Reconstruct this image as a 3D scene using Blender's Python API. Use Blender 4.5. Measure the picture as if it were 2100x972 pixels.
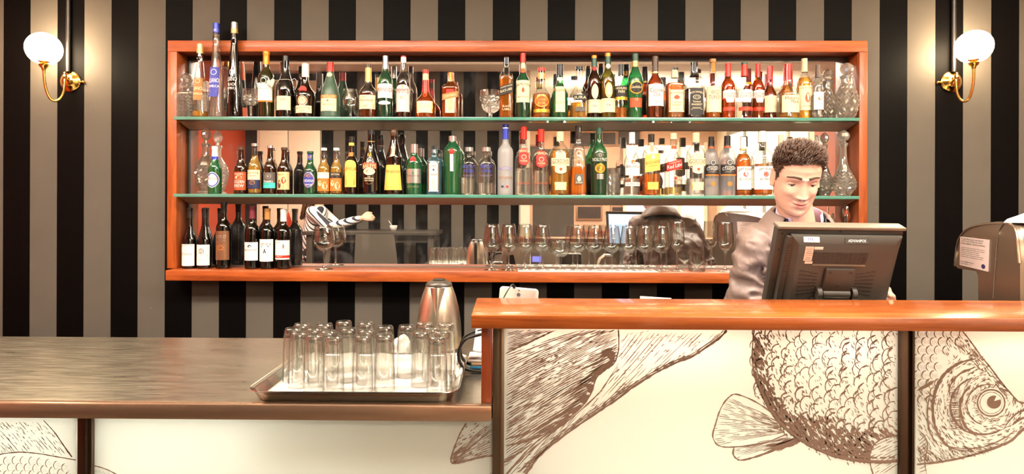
import bpy, bmesh, math, random
from math import sin, cos, pi, sqrt, radians, asin, atan2
from mathutils import Vector, Matrix, Euler
random.seed(7)
SC = bpy.context.scene
COL = SC.collection
for o in list(bpy.data.objects):
    bpy.data.objects.remove(o)

# ------------------------------------------------------------------ camera
FPX, PX0, PY0 = 1250.0, 1025.0, 420.0          # focal length and principal point in the 2100 x 972 frame
CAMZ = 1.352
YAW, ROLL = radians(-0.68), radians(0.20)
_F = Vector((sin(YAW), cos(YAW), 0)); _R = Vector((cos(YAW), -sin(YAW), 0)); _U = Vector((0, 0, 1))
_R2 = _R * cos(ROLL) + _U * sin(ROLL); _U2 = -_R * sin(ROLL) + _U * cos(ROLL)
cam = bpy.data.cameras.new('camera')
cam.lens = 36.0 * FPX / 2100; cam.sensor_width = 36.0; cam.sensor_fit = 'HORIZONTAL'
cam.shift_y = -(486 - PY0) / 2100.0; cam.shift_x = (1050 - PX0) / 2100.0
cam.clip_start = 0.02; cam.clip_end = 60
camo = bpy.data.objects.new('camera', cam); COL.objects.link(camo)
m = Matrix.Identity(4)
for i in range(3):
    m[i][0] = _R2[i]; m[i][1] = _U2[i]; m[i][2] = -_F[i]
m[2][3] = CAMZ
camo.matrix_world = m
SC.camera = camo

def at(px, py, Y):
    """the place on the plane y = Y that the photograph shows at pixel (px, py)"""
    d = _F + _R2 * ((px - PX0) / FPX) - _U2 * ((py - PY0) / FPX)
    t = Y / d.y
    return Vector((d.x * t, Y, CAMZ + d.z * t))

# ------------------------------------------------------------------ world, view, lights
w = bpy.data.worlds.new('room_air'); SC.world = w; w.use_nodes = True
w.node_tree.nodes['Background'].inputs[0].default_value = (1.0, .86, .70, 1)
w.node_tree.nodes['Background'].inputs[1].default_value = 0.3
vs = SC.view_settings
SC.display_settings.display_device = 'sRGB'
vs.view_transform = 'Standard'; vs.look = 'None'; vs.gamma = 1.0; vs.use_curve_mapping = False
vs.exposure = 0.58
SC.cycles.max_bounces = 14; SC.cycles.transparent_max_bounces = 40
SC.cycles.transmission_bounces = 10; SC.cycles.glossy_bounces = 8; SC.cycles.diffuse_bounces = 4
SC.cycles.caustics_reflective = False; SC.cycles.caustics_refractive = False
SC.cycles.sample_clamp_indirect = 4.0
SC.cycles.use_denoising = True

def lamp(name, kind, loc, energy, color, rot=(0, 0, 0), **kw):
    l = bpy.data.lights.new(name, kind); l.energy = energy; l.color = color
    for k, v in kw.items(): setattr(l, k, v)
    o = bpy.data.objects.new(name, l); COL.objects.link(o); o.location = loc; o.rotation_euler = rot
    return o
WARM = (1.0, .945, .84)
# large ceiling light panels of the room (the fixtures themselves are built with the ceiling)
CEIL = 2.83
PANELS = [(-2.2, 1.35, .20), (-.75, 1.35, .20), (.75, 1.35, .20), (2.2, 1.35, .20), (-1.6, .80, .12), (1.7, .80, .12)]      # suspended, drop below the ceiling leaves room for the added uplight
FARP = [(1.25, -1.35, .16), (2.7, -1.35, .16), (.9, -3.0, .2), (2.5, -3.0, .2)]
for i, (x, y, dr) in enumerate(PANELS + FARP):
    e1 = (30, 26, 22)[0 if y > 1 else 1 if y > 0 else 2]
    lamp('ceiling_lamp_down', 'AREA', (x, y, CEIL - dr - .045), e1, WARM, shape='RECTANGLE', size=1.1, size_y=.22)
    lamp('added_ceiling_uplight', 'AREA', (x, y, CEIL - dr + .012), 26 if y > 0 else 22, WARM, rot=(pi, 0, 0), shape='RECTANGLE', size=1.1, size_y=.16)  # upward light added above each fixture to brighten the ceiling
# fluorescent battens in the light boxes behind the frosted counter panels
for (x, y, z, sx, e) in ((-.95, 1.50, .80, .75, 4.2), (-1.55, 1.50, .80, .3, 2.0), (.28, 1.50, 1.03, .55, 3.6), (.80, 1.50, 1.03, .3, 1.6), (1.22, 1.50, 1.03, .32, 3.0),
                         (-.55, 1.50, .45, .9, 2.4), (.45, 1.50, .55, .8, 2.6), (1.15, 1.50, .55, .5, 1.7), (-1.6, 1.5, .45, .5, 1.3)):
    lamp('light_box_batten', 'AREA', (x, y, z), e * 1.5, (1, .99, .93), rot=(radians(-90), 0, 0), shape='RECTANGLE', size=sx, size_y=.05)

# ------------------------------------------------------------------ materials
MATS = {}
def _nt(name):
    mt = bpy.data.materials.new(name); mt.use_nodes = True
    nt = mt.node_tree
    return mt, nt, nt.nodes['Principled BSDF']
def lin(r, g, b):
    f = lambda c: (c / 12.92 if c <= .04045 else ((c + .055) / 1.055) ** 2.4)
    return (f(r / 255), f(g / 255), f(b / 255))
def M(name, col=None, rough=.5, metal=0.0, spec=.5, bump=0, bscale=200, vary=0, vscale=8, stretch=(1, 1, 1), emit=None, estr=1, coat=0, sss=0, trans=0, ior=1.45, rgb=True):
    if name in MATS: return MATS[name]
    if rgb: col = lin(*col)
    mt, nt, b = _nt(name)
    b.inputs['Base Color'].default_value = (*col, 1); b.inputs['Roughness'].default_value = rough
    b.inputs['Metallic'].default_value = metal; b.inputs['Specular IOR Level'].default_value = spec
    b.inputs['Coat Weight'].default_value = coat; b.inputs['Coat Roughness'].default_value = .06
    b.inputs['Transmission Weight'].default_value = trans; b.inputs['IOR'].default_value = ior
    if sss:
        b.inputs['Subsurface Weight'].default_value = sss; b.inputs['Subsurface Radius'].default_value = (.012, .004, .002)
    if emit:
        b.inputs['Emission Color'].default_value = (*lin(*emit), 1); b.inputs['Emission Strength'].default_value = estr
    if vary or bump:
        tc = nt.nodes.new('ShaderNodeTexCoord'); mp = nt.nodes.new('ShaderNodeMapping'); mp.inputs['Scale'].default_value = stretch
        nt.links.new(tc.outputs['Object'], mp.inputs[0])
        if vary:
            n = nt.nodes.new('ShaderNodeTexNoise'); n.inputs['Scale'].default_value = vscale; n.inputs['Detail'].default_value = 6
            r = nt.nodes.new('ShaderNodeMix'); r.data_type = 'RGBA'
            r.inputs['A'].default_value = (*[c * (1 - vary) for c in col], 1); r.inputs['B'].default_value = (*[min(1, c * (1 + vary)) for c in col], 1)
            nt.links.new(mp.outputs[0], n.inputs['Vector']); nt.links.new(n.outputs['Fac'], r.inputs['Factor']); nt.links.new(r.outputs['Result'], b.inputs['Base Color'])
        if bump:
            n2 = nt.nodes.new('ShaderNodeTexNoise'); n2.inputs['Scale'].default_value = bscale; n2.inputs['Detail'].default_value = 4
            bp = nt.nodes.new('ShaderNodeBump'); bp.inputs['Strength'].default_value = bump; bp.inputs['Distance'].default_value = .002
            nt.links.new(mp.outputs[0], n2.inputs['Vector']); nt.links.new(n2.outputs['Fac'], bp.inputs['Height']); nt.links.new(bp.outputs[0], b.inputs['Normal'])
    MATS[name] = mt
    return mt

def wood(name, c1, c2, rough, coat, scale=(3, 40, 40), plank=0):
    mt, nt, b = _nt(name); N, L = nt.nodes.new, nt.links.new
    tc = N('ShaderNodeTexCoord'); mp = N('ShaderNodeMapping'); mp.inputs['Scale'].default_value = scale; L(tc.outputs['Object'], mp.inputs[0])
    n = N('ShaderNodeTexNoise'); n.inputs['Scale'].default_value = 1.0; n.inputs['Detail'].default_value = 8; n.inputs['Distortion'].default_value = 1.2; L(mp.outputs[0], n.inputs['Vector'])
    mp2 = N('ShaderNodeMapping'); mp2.inputs['Scale'].default_value = tuple(s * 7 for s in scale); L(tc.outputs['Object'], mp2.inputs[0])
    n2 = N('ShaderNodeTexNoise'); n2.inputs['Scale'].default_value = 1.0; n2.inputs['Detail'].default_value = 3; L(mp2.outputs[0], n2.inputs['Vector'])
    ad = N('ShaderNodeMath'); ad.operation = 'MULTIPLY_ADD'; ad.inputs[1].default_value = .35; L(n2.outputs['Fac'], ad.inputs[0]); L(n.outputs['Fac'], ad.inputs[2])
    cr = N('ShaderNodeValToRGB'); cr.color_ramp.elements[0].position = .42; cr.color_ramp.elements[1].position = .86
    cr.color_ramp.elements[0].color = (*lin(*c2), 1); cr.color_ramp.elements[1].color = (*lin(*c1), 1)
    L(ad.outputs[0], cr.inputs[0]); L(cr.outputs[0], b.inputs['Base Color'])
    b.inputs['Roughness'].default_value = rough; b.inputs['Coat Weight'].default_value = coat; b.inputs['Coat Roughness'].default_value = .05
    bp = N('ShaderNodeBump'); bp.inputs['Strength'].default_value = .05; bp.inputs['Distance'].default_value = .001; L(n2.outputs['Fac'], bp.inputs['Height']); L(bp.outputs[0], b.inputs['Normal'])
    MATS[name] = mt
    return mt

def thin_glass(name, tint, edge=.45, refl=.07, frost=0.0, body=None, bodyw=0.0):
    """a glass wall: lets light straight through, tinted more where it is seen edge on, with a Schlick reflection"""
    if name in MATS: return MATS[name]
    mt = bpy.data.materials.new(name); mt.use_nodes = True; nt = mt.node_tree; nt.nodes.clear(); N, L = nt.nodes.new, nt.links.new
    out = N('ShaderNodeOutputMaterial'); lw = N('ShaderNodeLayerWeight'); lw.inputs[0].default_value = .5
    p3 = N('ShaderNodeMath'); p3.operation = 'POWER'; p3.inputs[1].default_value = 3.0; L(lw.outputs['Facing'], p3.inputs[0])
    mx = N('ShaderNodeMix'); mx.data_type = 'RGBA'; mx.inputs['A'].default_value = (*tint, 1); mx.inputs['B'].default_value = (*[c * edge for c in tint], 1)
    L(p3.outputs[0], mx.inputs['Factor'])
    tr = N('ShaderNodeBsdfTransparent'); L(mx.outputs['Result'], tr.inputs[0])
    gl = N('ShaderNodeBsdfGlossy'); gl.inputs['Roughness'].default_value = .03 if not frost else .35
    p5 = N('ShaderNodeMath'); p5.operation = 'POWER'; p5.inputs[1].default_value = 4.0; L(lw.outputs['Facing'], p5.inputs[0])
    ma = N('ShaderNodeMath'); ma.operation = 'MULTIPLY_ADD'; ma.inputs[1].default_value = .75; ma.inputs[2].default_value = refl; L(p5.outputs[0], ma.inputs[0])
    base = tr.outputs[0]
    if frost or bodyw:
        df = N('ShaderNodeBsdfDiffuse'); tl = N('ShaderNodeBsdfTranslucent'); bc = body or tint
        df.inputs[0].default_value = (*bc, 1); tl.inputs[0].default_value = (*bc, 1)
        m1 = N('ShaderNodeMixShader'); m1.inputs[0].default_value = .5; L(df.outputs[0], m1.inputs[1]); L(tl.outputs[0], m1.inputs[2])
        m2 = N('ShaderNodeMixShader'); m2.inputs[0].default_value = frost or bodyw; L(tr.outputs[0], m2.inputs[1]); L(m1.outputs[0], m2.inputs[2]); base = m2.outputs[0]
    ms = N('ShaderNodeMixShader'); L(ma.outputs[0], ms.inputs[0]); L(base, ms.inputs[1]); L(gl.outputs[0], ms.inputs[2])
    L(ms.outputs[0], out.inputs[0]); MATS[name] = mt
    return mt

def liquid(name, col, glow=.22):
    """coloured spirit: refracts, with a share of light scattered inside"""
    if name in MATS: return MATS[name]
    mt = bpy.data.materials.new(name); mt.use_nodes = True; nt = mt.node_tree; nt.nodes.clear(); N, L = nt.nodes.new, nt.links.new
    out = N('ShaderNodeOutputMaterial')
    rf = N('ShaderNodeBsdfRefraction'); rf.inputs['Color'].default_value = (*col, 1); rf.inputs['IOR'].default_value = 1.33; rf.inputs['Roughness'].default_value = .0
    tr = N('ShaderNodeBsdfTransparent'); tr.inputs[0].default_value = (*col, 1)
    m0 = N('ShaderNodeMixShader'); m0.inputs[0].default_value = .35; L(rf.outputs[0], m0.inputs[1]); L(tr.outputs[0], m0.inputs[2])
    df = N('ShaderNodeBsdfDiffuse'); df.inputs[0].default_value = (*[c ** 1.2 for c in col], 1)
    m1 = N('ShaderNodeMixShader'); m1.inputs[0].default_value = glow; L(m0.outputs[0], m1.inputs[1]); L(df.outputs[0], m1.inputs[2])
    gl = N('ShaderNodeBsdfGlossy'); gl.inputs['Roughness'].default_value = .05
    lw = N('ShaderNodeLayerWeight'); p5 = N('ShaderNodeMath'); p5.operation = 'POWER'; p5.inputs[1].default_value = 4; L(lw.outputs['Facing'], p5.inputs[0])
    ma = N('ShaderNodeMath'); ma.operation = 'MULTIPLY_ADD'; ma.inputs[1].default_value = .5; ma.inputs[2].default_value = .03; L(p5.outputs[0], ma.inputs[0])
    m2 = N('ShaderNodeMixShader'); L(ma.outputs[0], m2.inputs[0]); L(m1.outputs[0], m2.inputs[1]); L(gl.outputs[0], m2.inputs[2])
    L(m2.outputs[0], out.inputs[0]); MATS[name] = mt
    return mt

def crystal(name):
    mt = bpy.data.materials.new(name); mt.use_nodes = True; nt = mt.node_tree; nt.nodes.clear(); N, L = nt.nodes.new, nt.links.new
    out = N('ShaderNodeOutputMaterial')
    g = N('ShaderNodeBsdfGlass'); g.inputs['IOR'].default_value = 1.5; g.inputs['Roughness'].default_value = 0; g.inputs['Color'].default_value = (1, .98, .95, 1)
    tr = N('ShaderNodeBsdfTransparent'); tr.inputs[0].default_value = (.95, .94, .92, 1)
    df = N('ShaderNodeBsdfTranslucent'); df.inputs[0].default_value = (.95, .93, .9, 1)
    m1 = N('ShaderNodeMixShader'); m1.inputs[0].default_value = .42; L(g.outputs[0], m1.inputs[1]); L(tr.outputs[0], m1.inputs[2])
    m2 = N('ShaderNodeMixShader'); m2.inputs[0].default_value = .38; L(m1.outputs[0], m2.inputs[1]); L(df.outputs[0], m2.inputs[2])
    gg = N('ShaderNodeBsdfGlossy'); gg.inputs['Roughness'].default_value = .04; gg.inputs[0].default_value = (1, .98, .95, 1)
    m3 = N('ShaderNodeMixShader'); m3.inputs[0].default_value = .16; L(m2.outputs[0], m3.inputs[1]); L(gg.outputs[0], m3.inputs[2])
    L(m3.outputs[0], out.inputs[0]); MATS[name] = mt
    return mt

# ------------------------------------------------------------------ mesh helpers
class MB:
    def __init__(s): s.v = []; s.f = []; s.mi = []
    def add(s, v, f, mi=0, T=None):
        o = len(s.v)
        s.v += [tuple(T @ Vector(p)) if T is not None else tuple(p) for p in v]
        s.f += [tuple(i + o for i in q) for q in f]; s.mi += [mi] * len(f)
        return s
    def box(s, c, d, mi=0, bev=0, T=None):
        return s.add(*box(c, d, bev), mi, T)
    def build(s, name, mats, parent=None, ang=40, loc=None, smooth=True):
        me = bpy.data.meshes.new(name); me.from_pydata(s.v, [], s.f)
        if not isinstance(mats, (list, tuple)): mats = [mats]
        for q in mats: me.materials.append(q)
        if len(mats) > 1: me.polygons.foreach_set('material_index', s.mi)
        me.update()
        bm = bmesh.new(); bm.from_mesh(me); bmesh.ops.recalc_face_normals(bm, faces=bm.faces); bm.to_mesh(me); bm.free()
        if smooth:
            me.shade_smooth()
            if ang < 180: me.set_sharp_from_angle(angle=radians(ang))
        else: me.shade_flat()
        o = bpy.data.objects.new(name, me); COL.objects.link(o)
        if parent is not None: o.parent = parent
        if loc is not None: o.location = loc
        return o

def box(c, d, bev=0):
    x, y, z = c; a, b, h = d[0] / 2, d[1] / 2, d[2] / 2
    v = [(x + sx * a, y + sy * b, z + sz * h) for sx in (-1, 1) for sy in (-1, 1) for sz in (-1, 1)]
    f = [(0, 1, 3, 2), (4, 6, 7, 5), (0, 4, 5, 1), (2, 3, 7, 6), (0, 2, 6, 4), (1, 5, 7, 3)]
    if not bev: return v, f
    bm = bmesh.new(); vs_ = [bm.verts.new(p) for p in v]
    for q in f: bm.faces.new([vs_[i] for i in q])
    bmesh.ops.bevel(bm, geom=bm.edges[:], offset=bev, segments=2, affect='EDGES', profile=.5)
    bm.verts.index_update()
    v2 = [tuple(p.co) for p in bm.verts]; f2 = [tuple(p.index for p in q.verts) for q in bm.faces]; bm.free()
    return v2, f2

def lathe(prof, seg=28, n=2.0, ysc=1.0, off=(0, 0, 0)):
    """profile [(r, z)] turned about z; n > 2 squares the section"""
    v, f, rings = [], [], []
    for r, z in prof:
        if r < 1e-6:
            rings.append([len(v)]); v.append((off[0], off[1], off[2] + z)); continue
        ring = []
        for k in range(seg):
            a = 2 * pi * (k + .5) / seg; c, s_ = cos(a), sin(a)
            q = 1.0 if n == 2 else (abs(c) ** n + abs(s_) ** n) ** (-1 / n)
            ring.append(len(v)); v.append((off[0] + r * q * c, off[1] + r * q * s_ * ysc, off[2] + z))
        rings.append(ring)
    for A, B in zip(rings, rings[1:]):
        if len(A) == 1 and len(B) == 1: continue
        for k in range(seg):
            k2 = (k + 1) % seg
            if len(A) == 1: f.append((A[0], B[k2], B[k]))
            elif len(B) == 1: f.append((A[k], A[k2], B[0]))
            else: f.append((A[k], A[k2], B[k2], B[k]))
    return v, f

def tube(pts, rad, seg=10, caps=True):
    pts = [Vector(p) for p in pts]
    if not isinstance(rad, (list, tuple)): rad = [rad] * len(pts)
    v, f = [], []; up = None
    for i, p in enumerate(pts):
        t = (pts[min(i + 1, len(pts) - 1)] - pts[max(i - 1, 0)]).normalized()
        if up is None:
            up = Vector((0, 0, 1)) if abs(t.z) < .9 else Vector((0, 1, 0))
        a = t.cross(up).normalized(); up = a.cross(t).normalized()
        for k in range(seg):
            q = 2 * pi * k / seg
            v.append(tuple(p + (a * cos(q) + up * sin(q)) * rad[i]))
    for i in range(len(pts) - 1):
        for k in range(seg):
            k2 = (k + 1) % seg
            f.append((i * seg + k, i * seg + k2, (i + 1) * seg + k2, (i + 1) * seg + k))
    if caps:
        f.append(tuple(range(seg))[::-1]); f.append(tuple((len(pts) - 1) * seg + k for k in range(seg)))
    return v, f

def loft(rings, closed=True, caps=True):
    n = len(rings[0]); v = [tuple(p) for r in rings for p in r]; f = []
    for i in range(len(rings) - 1):
        for k in range(n if closed else n - 1):
            k2 = (k + 1) % n
            f.append((i * n + k, i * n + k2, (i + 1) * n + k2, (i + 1) * n + k))
    if caps and closed:
        f.append(tuple(range(n))[::-1]); f.append(tuple((len(rings) - 1) * n + k for k in range(n)))
    return v, f

def prism(poly, y0, y1):
    """polygon in x, z extruded along y"""
    n = len(poly); v = [(p[0], y0, p[1]) for p in poly] + [(p[0], y1, p[1]) for p in poly]
    f = [tuple(range(n)), tuple(range(2 * n - 1, n - 1, -1))] + [(i, i + n, (i + 1) % n + n, (i + 1) % n) for i in range(n)]
    return v, f

def spline(pts, k=6):
    pts = [Vector(p) for p in pts]; out = []
    P = [pts[0] * 2 - pts[1]] + pts + [pts[-1] * 2 - pts[-2]]
    for i in range(1, len(P) - 2):
        for j in range(k):
            t = j / k; a, b, c, d = P[i - 1], P[i], P[i + 1], P[i + 2]
            out.append(.5 * ((2 * b) + (c - a) * t + (2 * a - 5 * b + 4 * c - d) * t * t + (3 * b - a - 3 * c + d) * t ** 3))
    out.append(pts[-1])
    return out

def interp(tab, x):
    if x <= tab[0][0]: return tab[0][1]
    for (a, p), (b, q) in zip(tab, tab[1:]):
        if x <= b: return p + (q - p) * (x - a) / max(1e-9, b - a)
    return tab[-1][1]

def hermite(tab, n):
    """monotone cubic through (x, y) sampled at n places, with the given points kept"""
    xs = [p[0] for p in tab]; ys = [p[1] for p in tab]; m_ = len(xs)
    d = [(ys[i + 1] - ys[i]) / max(1e-9, xs[i + 1] - xs[i]) for i in range(m_ - 1)]
    t = [d[0]] + [0 if d[i - 1] * d[i] <= 0 else 2 * d[i - 1] * d[i] / (d[i - 1] + d[i]) for i in range(1, m_ - 1)] + [d[-1]]
    out = []
    for i in range(m_ - 1):
        h = xs[i + 1] - xs[i]; k = max(1, round(n * h / (xs[-1] - xs[0])))
        for j in range(k):
            s = j / k
            out.append((xs[i] + s * h, (2 * s ** 3 - 3 * s * s + 1) * ys[i] + (s ** 3 - 2 * s * s + s) * h * t[i] + (-2 * s ** 3 + 3 * s * s) * ys[i + 1] + (s ** 3 - s * s) * h * t[i + 1]))
    out.append((xs[-1], ys[-1]))
    return out

def empty(name, loc, label=None, cat=None, group=None, rz=0):
    o = bpy.data.objects.new(name, None); COL.objects.link(o); o.location = loc; o.rotation_euler = (0, 0, rz)
    o.empty_display_size = .05
    if label: tag(o, label, cat, group)
    return o
def tag(o, label, cat, group=None):
    o['label'] = label; o['category'] = cat
    if group: o['group'] = group
    return o
def struct(o, label=None, cat=None):
    o['kind'] = 'structure'
    if label: o['label'] = label
    if cat: o['category'] = cat
    return o

_TXT = {}
def text2d(s):
    """flat mesh of a string, its box scaled to 1 high (x from 0 to its width ratio)"""
    if s in _TXT: return _TXT[s]
    cu = bpy.data.curves.new('lettering', 'FONT'); cu.body = s; cu.resolution_u = 2; cu.fill_mode = 'FRONT'
    ob = bpy.data.objects.new('lettering', cu); me = bpy.data.meshes.new_from_object(ob)
    v = [(p.co.x, p.co.y) for p in me.vertices]; f = [tuple(p.vertices) for p in me.polygons]
    bpy.data.objects.remove(ob); bpy.data.curves.remove(cu); bpy.data.meshes.remove(me)
    x0 = min(p[0] for p in v); x1 = max(p[0] for p in v); y0 = min(p[1] for p in v); y1 = max(p[1] for p in v); h = max(1e-6, y1 - y0)
    _TXT[s] = ([((p[0] - x0) / h, (p[1] - y0) / h) for p in v], f, (x1 - x0) / h)
    return _TXT[s]
def put_text(s, xc, zc, h, wid=None, slope=0, arc=0):
    """2-d vertices of a string centred at (xc, zc), h high, optionally stretched to wid"""
    v, f, r = text2d(s); k = (wid / r) if wid else h
    return [(xc + (x - r / 2) * k, zc + (y - .5) * h + slope * (x - r / 2) * k - arc * ((x - r / 2) * 2 / r) ** 2) for x, y in v], f
# ------------------------------------------------------------------ room structure
YM, YW, YF, YSH, YB = 3.0, 2.93, 2.895, 2.83, 2.89      # mirror, wall, frame face, shelf front, bottle line
XL, XR, YBACK, YFAR = -2.97, 3.5, -.77, -4.2

# wallpaper: black and warm grey stripes
_x0 = at(450, 300, YW).x; _x1 = at(1803, 300, YW).x; PER = (_x1 - _x0) / 12
def wallpaper(name, x0, grey, black, per):
    mt, nt, b = _nt(name); N, L = nt.nodes.new, nt.links.new
    g = N('ShaderNodeNewGeometry'); sx = N('ShaderNodeSeparateXYZ'); L(g.outputs['Position'], sx.inputs[0])
    a = N('ShaderNodeMath'); a.operation = 'SUBTRACT'; a.inputs[1].default_value = x0 - 40 * per; L(sx.outputs[0], a.inputs[0])
    d = N('ShaderNodeMath'); d.operation = 'DIVIDE'; d.inputs[1].default_value = per; L(a.outputs[0], d.inputs[0])
    fr = N('ShaderNodeMath'); fr.operation = 'FRACT'; L(d.outputs[0], fr.inputs[0])
    lt = N('ShaderNodeMath'); lt.operation = 'LESS_THAN'; lt.inputs[1].default_value = .5; L(fr.outputs[0], lt.inputs[0])
    n = N('ShaderNodeTexNoise'); n.inputs['Scale'].default_value = 6; n.inputs['Detail'].default_value = 5; L(g.outputs['Position'], n.inputs['Vector'])
    m0 = N('ShaderNodeMix'); m0.data_type = 'RGBA'; m0.inputs['A'].default_value = (*[c * .9 for c in grey], 1); m0.inputs['B'].default_value = (*[c * 1.1 for c in grey], 1); L(n.outputs['Fac'], m0.inputs['Factor'])
    n3 = N('ShaderNodeTexNoise'); n3.inputs['Scale'].default_value = 55; n3.inputs['Detail'].default_value = 2; L(g.outputs['Position'], n3.inputs['Vector'])
    sp = N('ShaderNodeMath'); sp.operation = 'GREATER_THAN'; sp.inputs[1].default_value = .80; L(n3.outputs['Fac'], sp.inputs[0])
    m1 = N('ShaderNodeMix'); m1.data_type = 'RGBA'; L(lt.outputs[0], m1.inputs['Factor']); L(m0.outputs['Result'], m1.inputs['A']); m1.inputs['B'].default_value = (*black, 1)
    m2 = N('ShaderNodeMix'); m2.data_type = 'RGBA'; m2.inputs['B'].default_value = (.2, .19, .17, 1); L(sp.outputs[0], m2.inputs['Factor']); L(m1.outputs['Result'], m2.inputs['A'])
    L(m2.outputs['Result'], b.inputs['Base Color'])
    rg = N('ShaderNodeMath'); rg.operation = 'MULTIPLY_ADD'; rg.inputs[1].default_value = .12; rg.inputs[2].default_value = .42; L(lt.outputs[0], rg.inputs[0]); L(rg.outputs[0], b.inputs['Roughness'])
    b.inputs['Specular IOR Level'].default_value = .06
    n2 = N('ShaderNodeTexNoise'); n2.inputs['Scale'].default_value = 260; L(g.outputs['Position'], n2.inputs['Vector'])
    bp = N('ShaderNodeBump'); bp.inputs['Strength'].default_value = .08; bp.inputs['Distance'].default_value = .002; L(n2.outputs['Fac'], bp.inputs['Height']); L(bp.outputs[0], b.inputs['Normal'])
    return mt
GREY = lin(90, 84, 76)
wp = wallpaper('striped_wallpaper', _x0, GREY, (.0016, .0012, .001), PER)
wp2 = wallpaper('striped_wallpaper_opposite', -2.07, GREY, (.002, .0016, .0014), PER)

# niche opening in the front wall
nx0 = at(343, 300, YF).x; nx1 = at(1779, 300, YF).x; nz1 = at(1050, 83, YF).z; ledge_z = at(1050, 557.5, 2.82).z
nzb = ledge_z - .049
b = MB()
T_ = .12
for (xa, xb, za, zb) in ((XL - .1, nx0 + .02, 0, CEIL), (nx1 - .02, XR + .1, 0, CEIL), (nx0 + .02, nx1 - .02, nz1 - .02, CEIL), (nx0 + .02, nx1 - .02, 0, nzb + .02)):
    b.box(((xa + xb) / 2, YW + T_ / 2, (za + zb) / 2), (xb - xa, T_, zb - za))
b.box(((nx0 + nx1) / 2, YW + T_ + .01, (nzb + nz1) / 2), (nx1 - nx0, .02, nz1 - nzb))
struct(b.build('wall_front', wp, smooth=False), 'black and warm grey vertically striped wall behind the bar', 'wall')

floor_m = M('floor_tiles', (88, 80, 70), .35, vary=.15, vscale=3)
struct(MB().box(((XL + XR) / 2, -.6, -.05), (XR - XL + .4, 7.6, .1)).build('floor', floor_m, smooth=False))
ceil_m = M('ceiling_paint', (226, 214, 196), .8, vary=.02)
b = MB().box(((XL + XR) / 2, -.6, CEIL + .05), (XR - XL + .4, 7.6, .1))
struct(b.build('ceiling', ceil_m, smooth=False))
# bulkhead under the ceiling, seen in the mirror
struct(MB().box(((XL + XR) / 2, -.30, CEIL - .03), (XR - XL, .30, .06)).build('trim_1', ceil_m, smooth=False))
red = M('red_wall_paint', (172, 66, 40), .6, vary=.05)
brown = M('russet_wall_paint', (150, 84, 66), .6, vary=.05)
struct(MB().box((XL - .05, 1.05, CEIL / 2), (.1, 3.9, CEIL)).build('wall_left', red, smooth=False))
struct(MB().box((XR + .05, .98, CEIL / 2), (.1, 4.1, CEIL)).build('wall_right', brown, smooth=False))
paleR = M('cream_wall_paint', (238, 228, 208), .6)
struct(MB().box((XR + .05, -2.65, CEIL / 2), (.1, 3.14, CEIL)).build('wall_extension', paleR, smooth=False))
wnd = struct(MB().box((XR - .012, -2.6, 1.62), (.02, 2.1, 1.7)).build('window_2', M('bright_blind', (246, 240, 228), .7, emit=(255, 244, 226), estr=.6), smooth=False))
for yy in (-3.62, -2.94, -2.26, -1.58):
    MB().box((XR - .03, yy, 1.62), (.03, .06, 1.78)).build('window_frame', M('grey_frame', (150, 142, 130), .5), wnd, smooth=False)
for zz in (.76, 1.9, 2.48):
    MB().box((XR - .032, -2.6, zz), (.03, 2.1, .05)).build('window_rail', M('grey_frame', (150, 142, 130), .5), wnd, smooth=False)
# opposite wall: striped part, then the room opens deeper on the right
struct(MB().box(((-2.07 + .13) / 2, YBACK - .06, CEIL / 2), (2.20, .12, CEIL)).build('wall_back', wp2, smooth=False))
cream = M('cream_cupboard_paint', (232, 214, 186), .45)
struct(MB().box(((XL - 2.07) / 2, YBACK - .16, CEIL / 2), (XL * -1 - 2.07, .1, CEIL)).build('wall_alcove', M('dark_gap', (30, 22, 18), .7), smooth=False))
cab = empty('tall_cupboard', ((XL - 2.07) / 2 + .07, YBACK - .045, 0), 'tall cream cupboard with two plain doors beside the striped wall opposite the bar', 'cupboard')
for xa, xb in ((-.32, -.005), (.005, .36)):
    MB().box(((xa + xb) / 2, .018, 1.37), (xb - xa, .03, 2.70), bev=.003).build('door', cream, cab)
MB().box((.02, -.01, 1.37), (.76, .02, 2.74)).build('carcass', cream, cab)
far_m = M('far_wall_paint', (196, 158, 132), .7, vary=.05)
struct(MB().box(((.13 + XR) / 2, YFAR - .05, CEIL / 2), (XR - .13, .1, CEIL)).build('wall_far', far_m, smooth=False))
struct(MB().box((.18, (YBACK + YFAR) / 2, CEIL / 2), (.1, YBACK - YFAR - .02, CEIL)).build('wall_return', M('pale_paint', (222, 208, 186), .6), smooth=False))
struct(MB().box((.20, YBACK + .01, CEIL / 2), (.10, .1, CEIL)).build('trim_2', M('pale_paint', (222, 208, 186), .6), smooth=False))
struct(MB().box((.62, -2.2, 1.05), (.55, .08, 2.1)).build('trim_3', M('dark_screen', (74, 66, 58), .6), smooth=False))

# ceiling light fixtures
fx = M('fixture_white', (240, 236, 228), .4)
dif = M('lamp_diffuser', (255, 240, 214), .5, emit=(255, 226, 180), estr=3.0)
for i, (x, y, dr) in enumerate(PANELS + FARP):
    n_ = ('first', 'second', 'third', 'fourth', 'fifth', 'sixth', 'seventh', 'eighth', 'ninth', 'tenth')[i]
    e = empty('pendant_lamp', (x, y, CEIL - dr), 'white linear ceiling lamp hung on two rods, %s of the room' % n_, 'lamp', 'linear ceiling lamps')
    hsg = MB()
    for sy in (-1, 1): hsg.box((0, sy * .13, -.02), (1.2, .016, .06))
    for sx in (-1, 1): hsg.box((sx * .592, 0, -.02), (.016, .244, .06))
    hsg.build('housing', fx, e, smooth=False)
    MB().box((0, 0, -.020), (1.16, .23, .02)).build('diffuser', dif, e, smooth=False)
    for sx in (-1, 1): MB().add(*tube([(sx * .592, 0, .01), (sx * .592, 0, dr - .0005)], .005, 8)).build('rod', fx, e)
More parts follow.
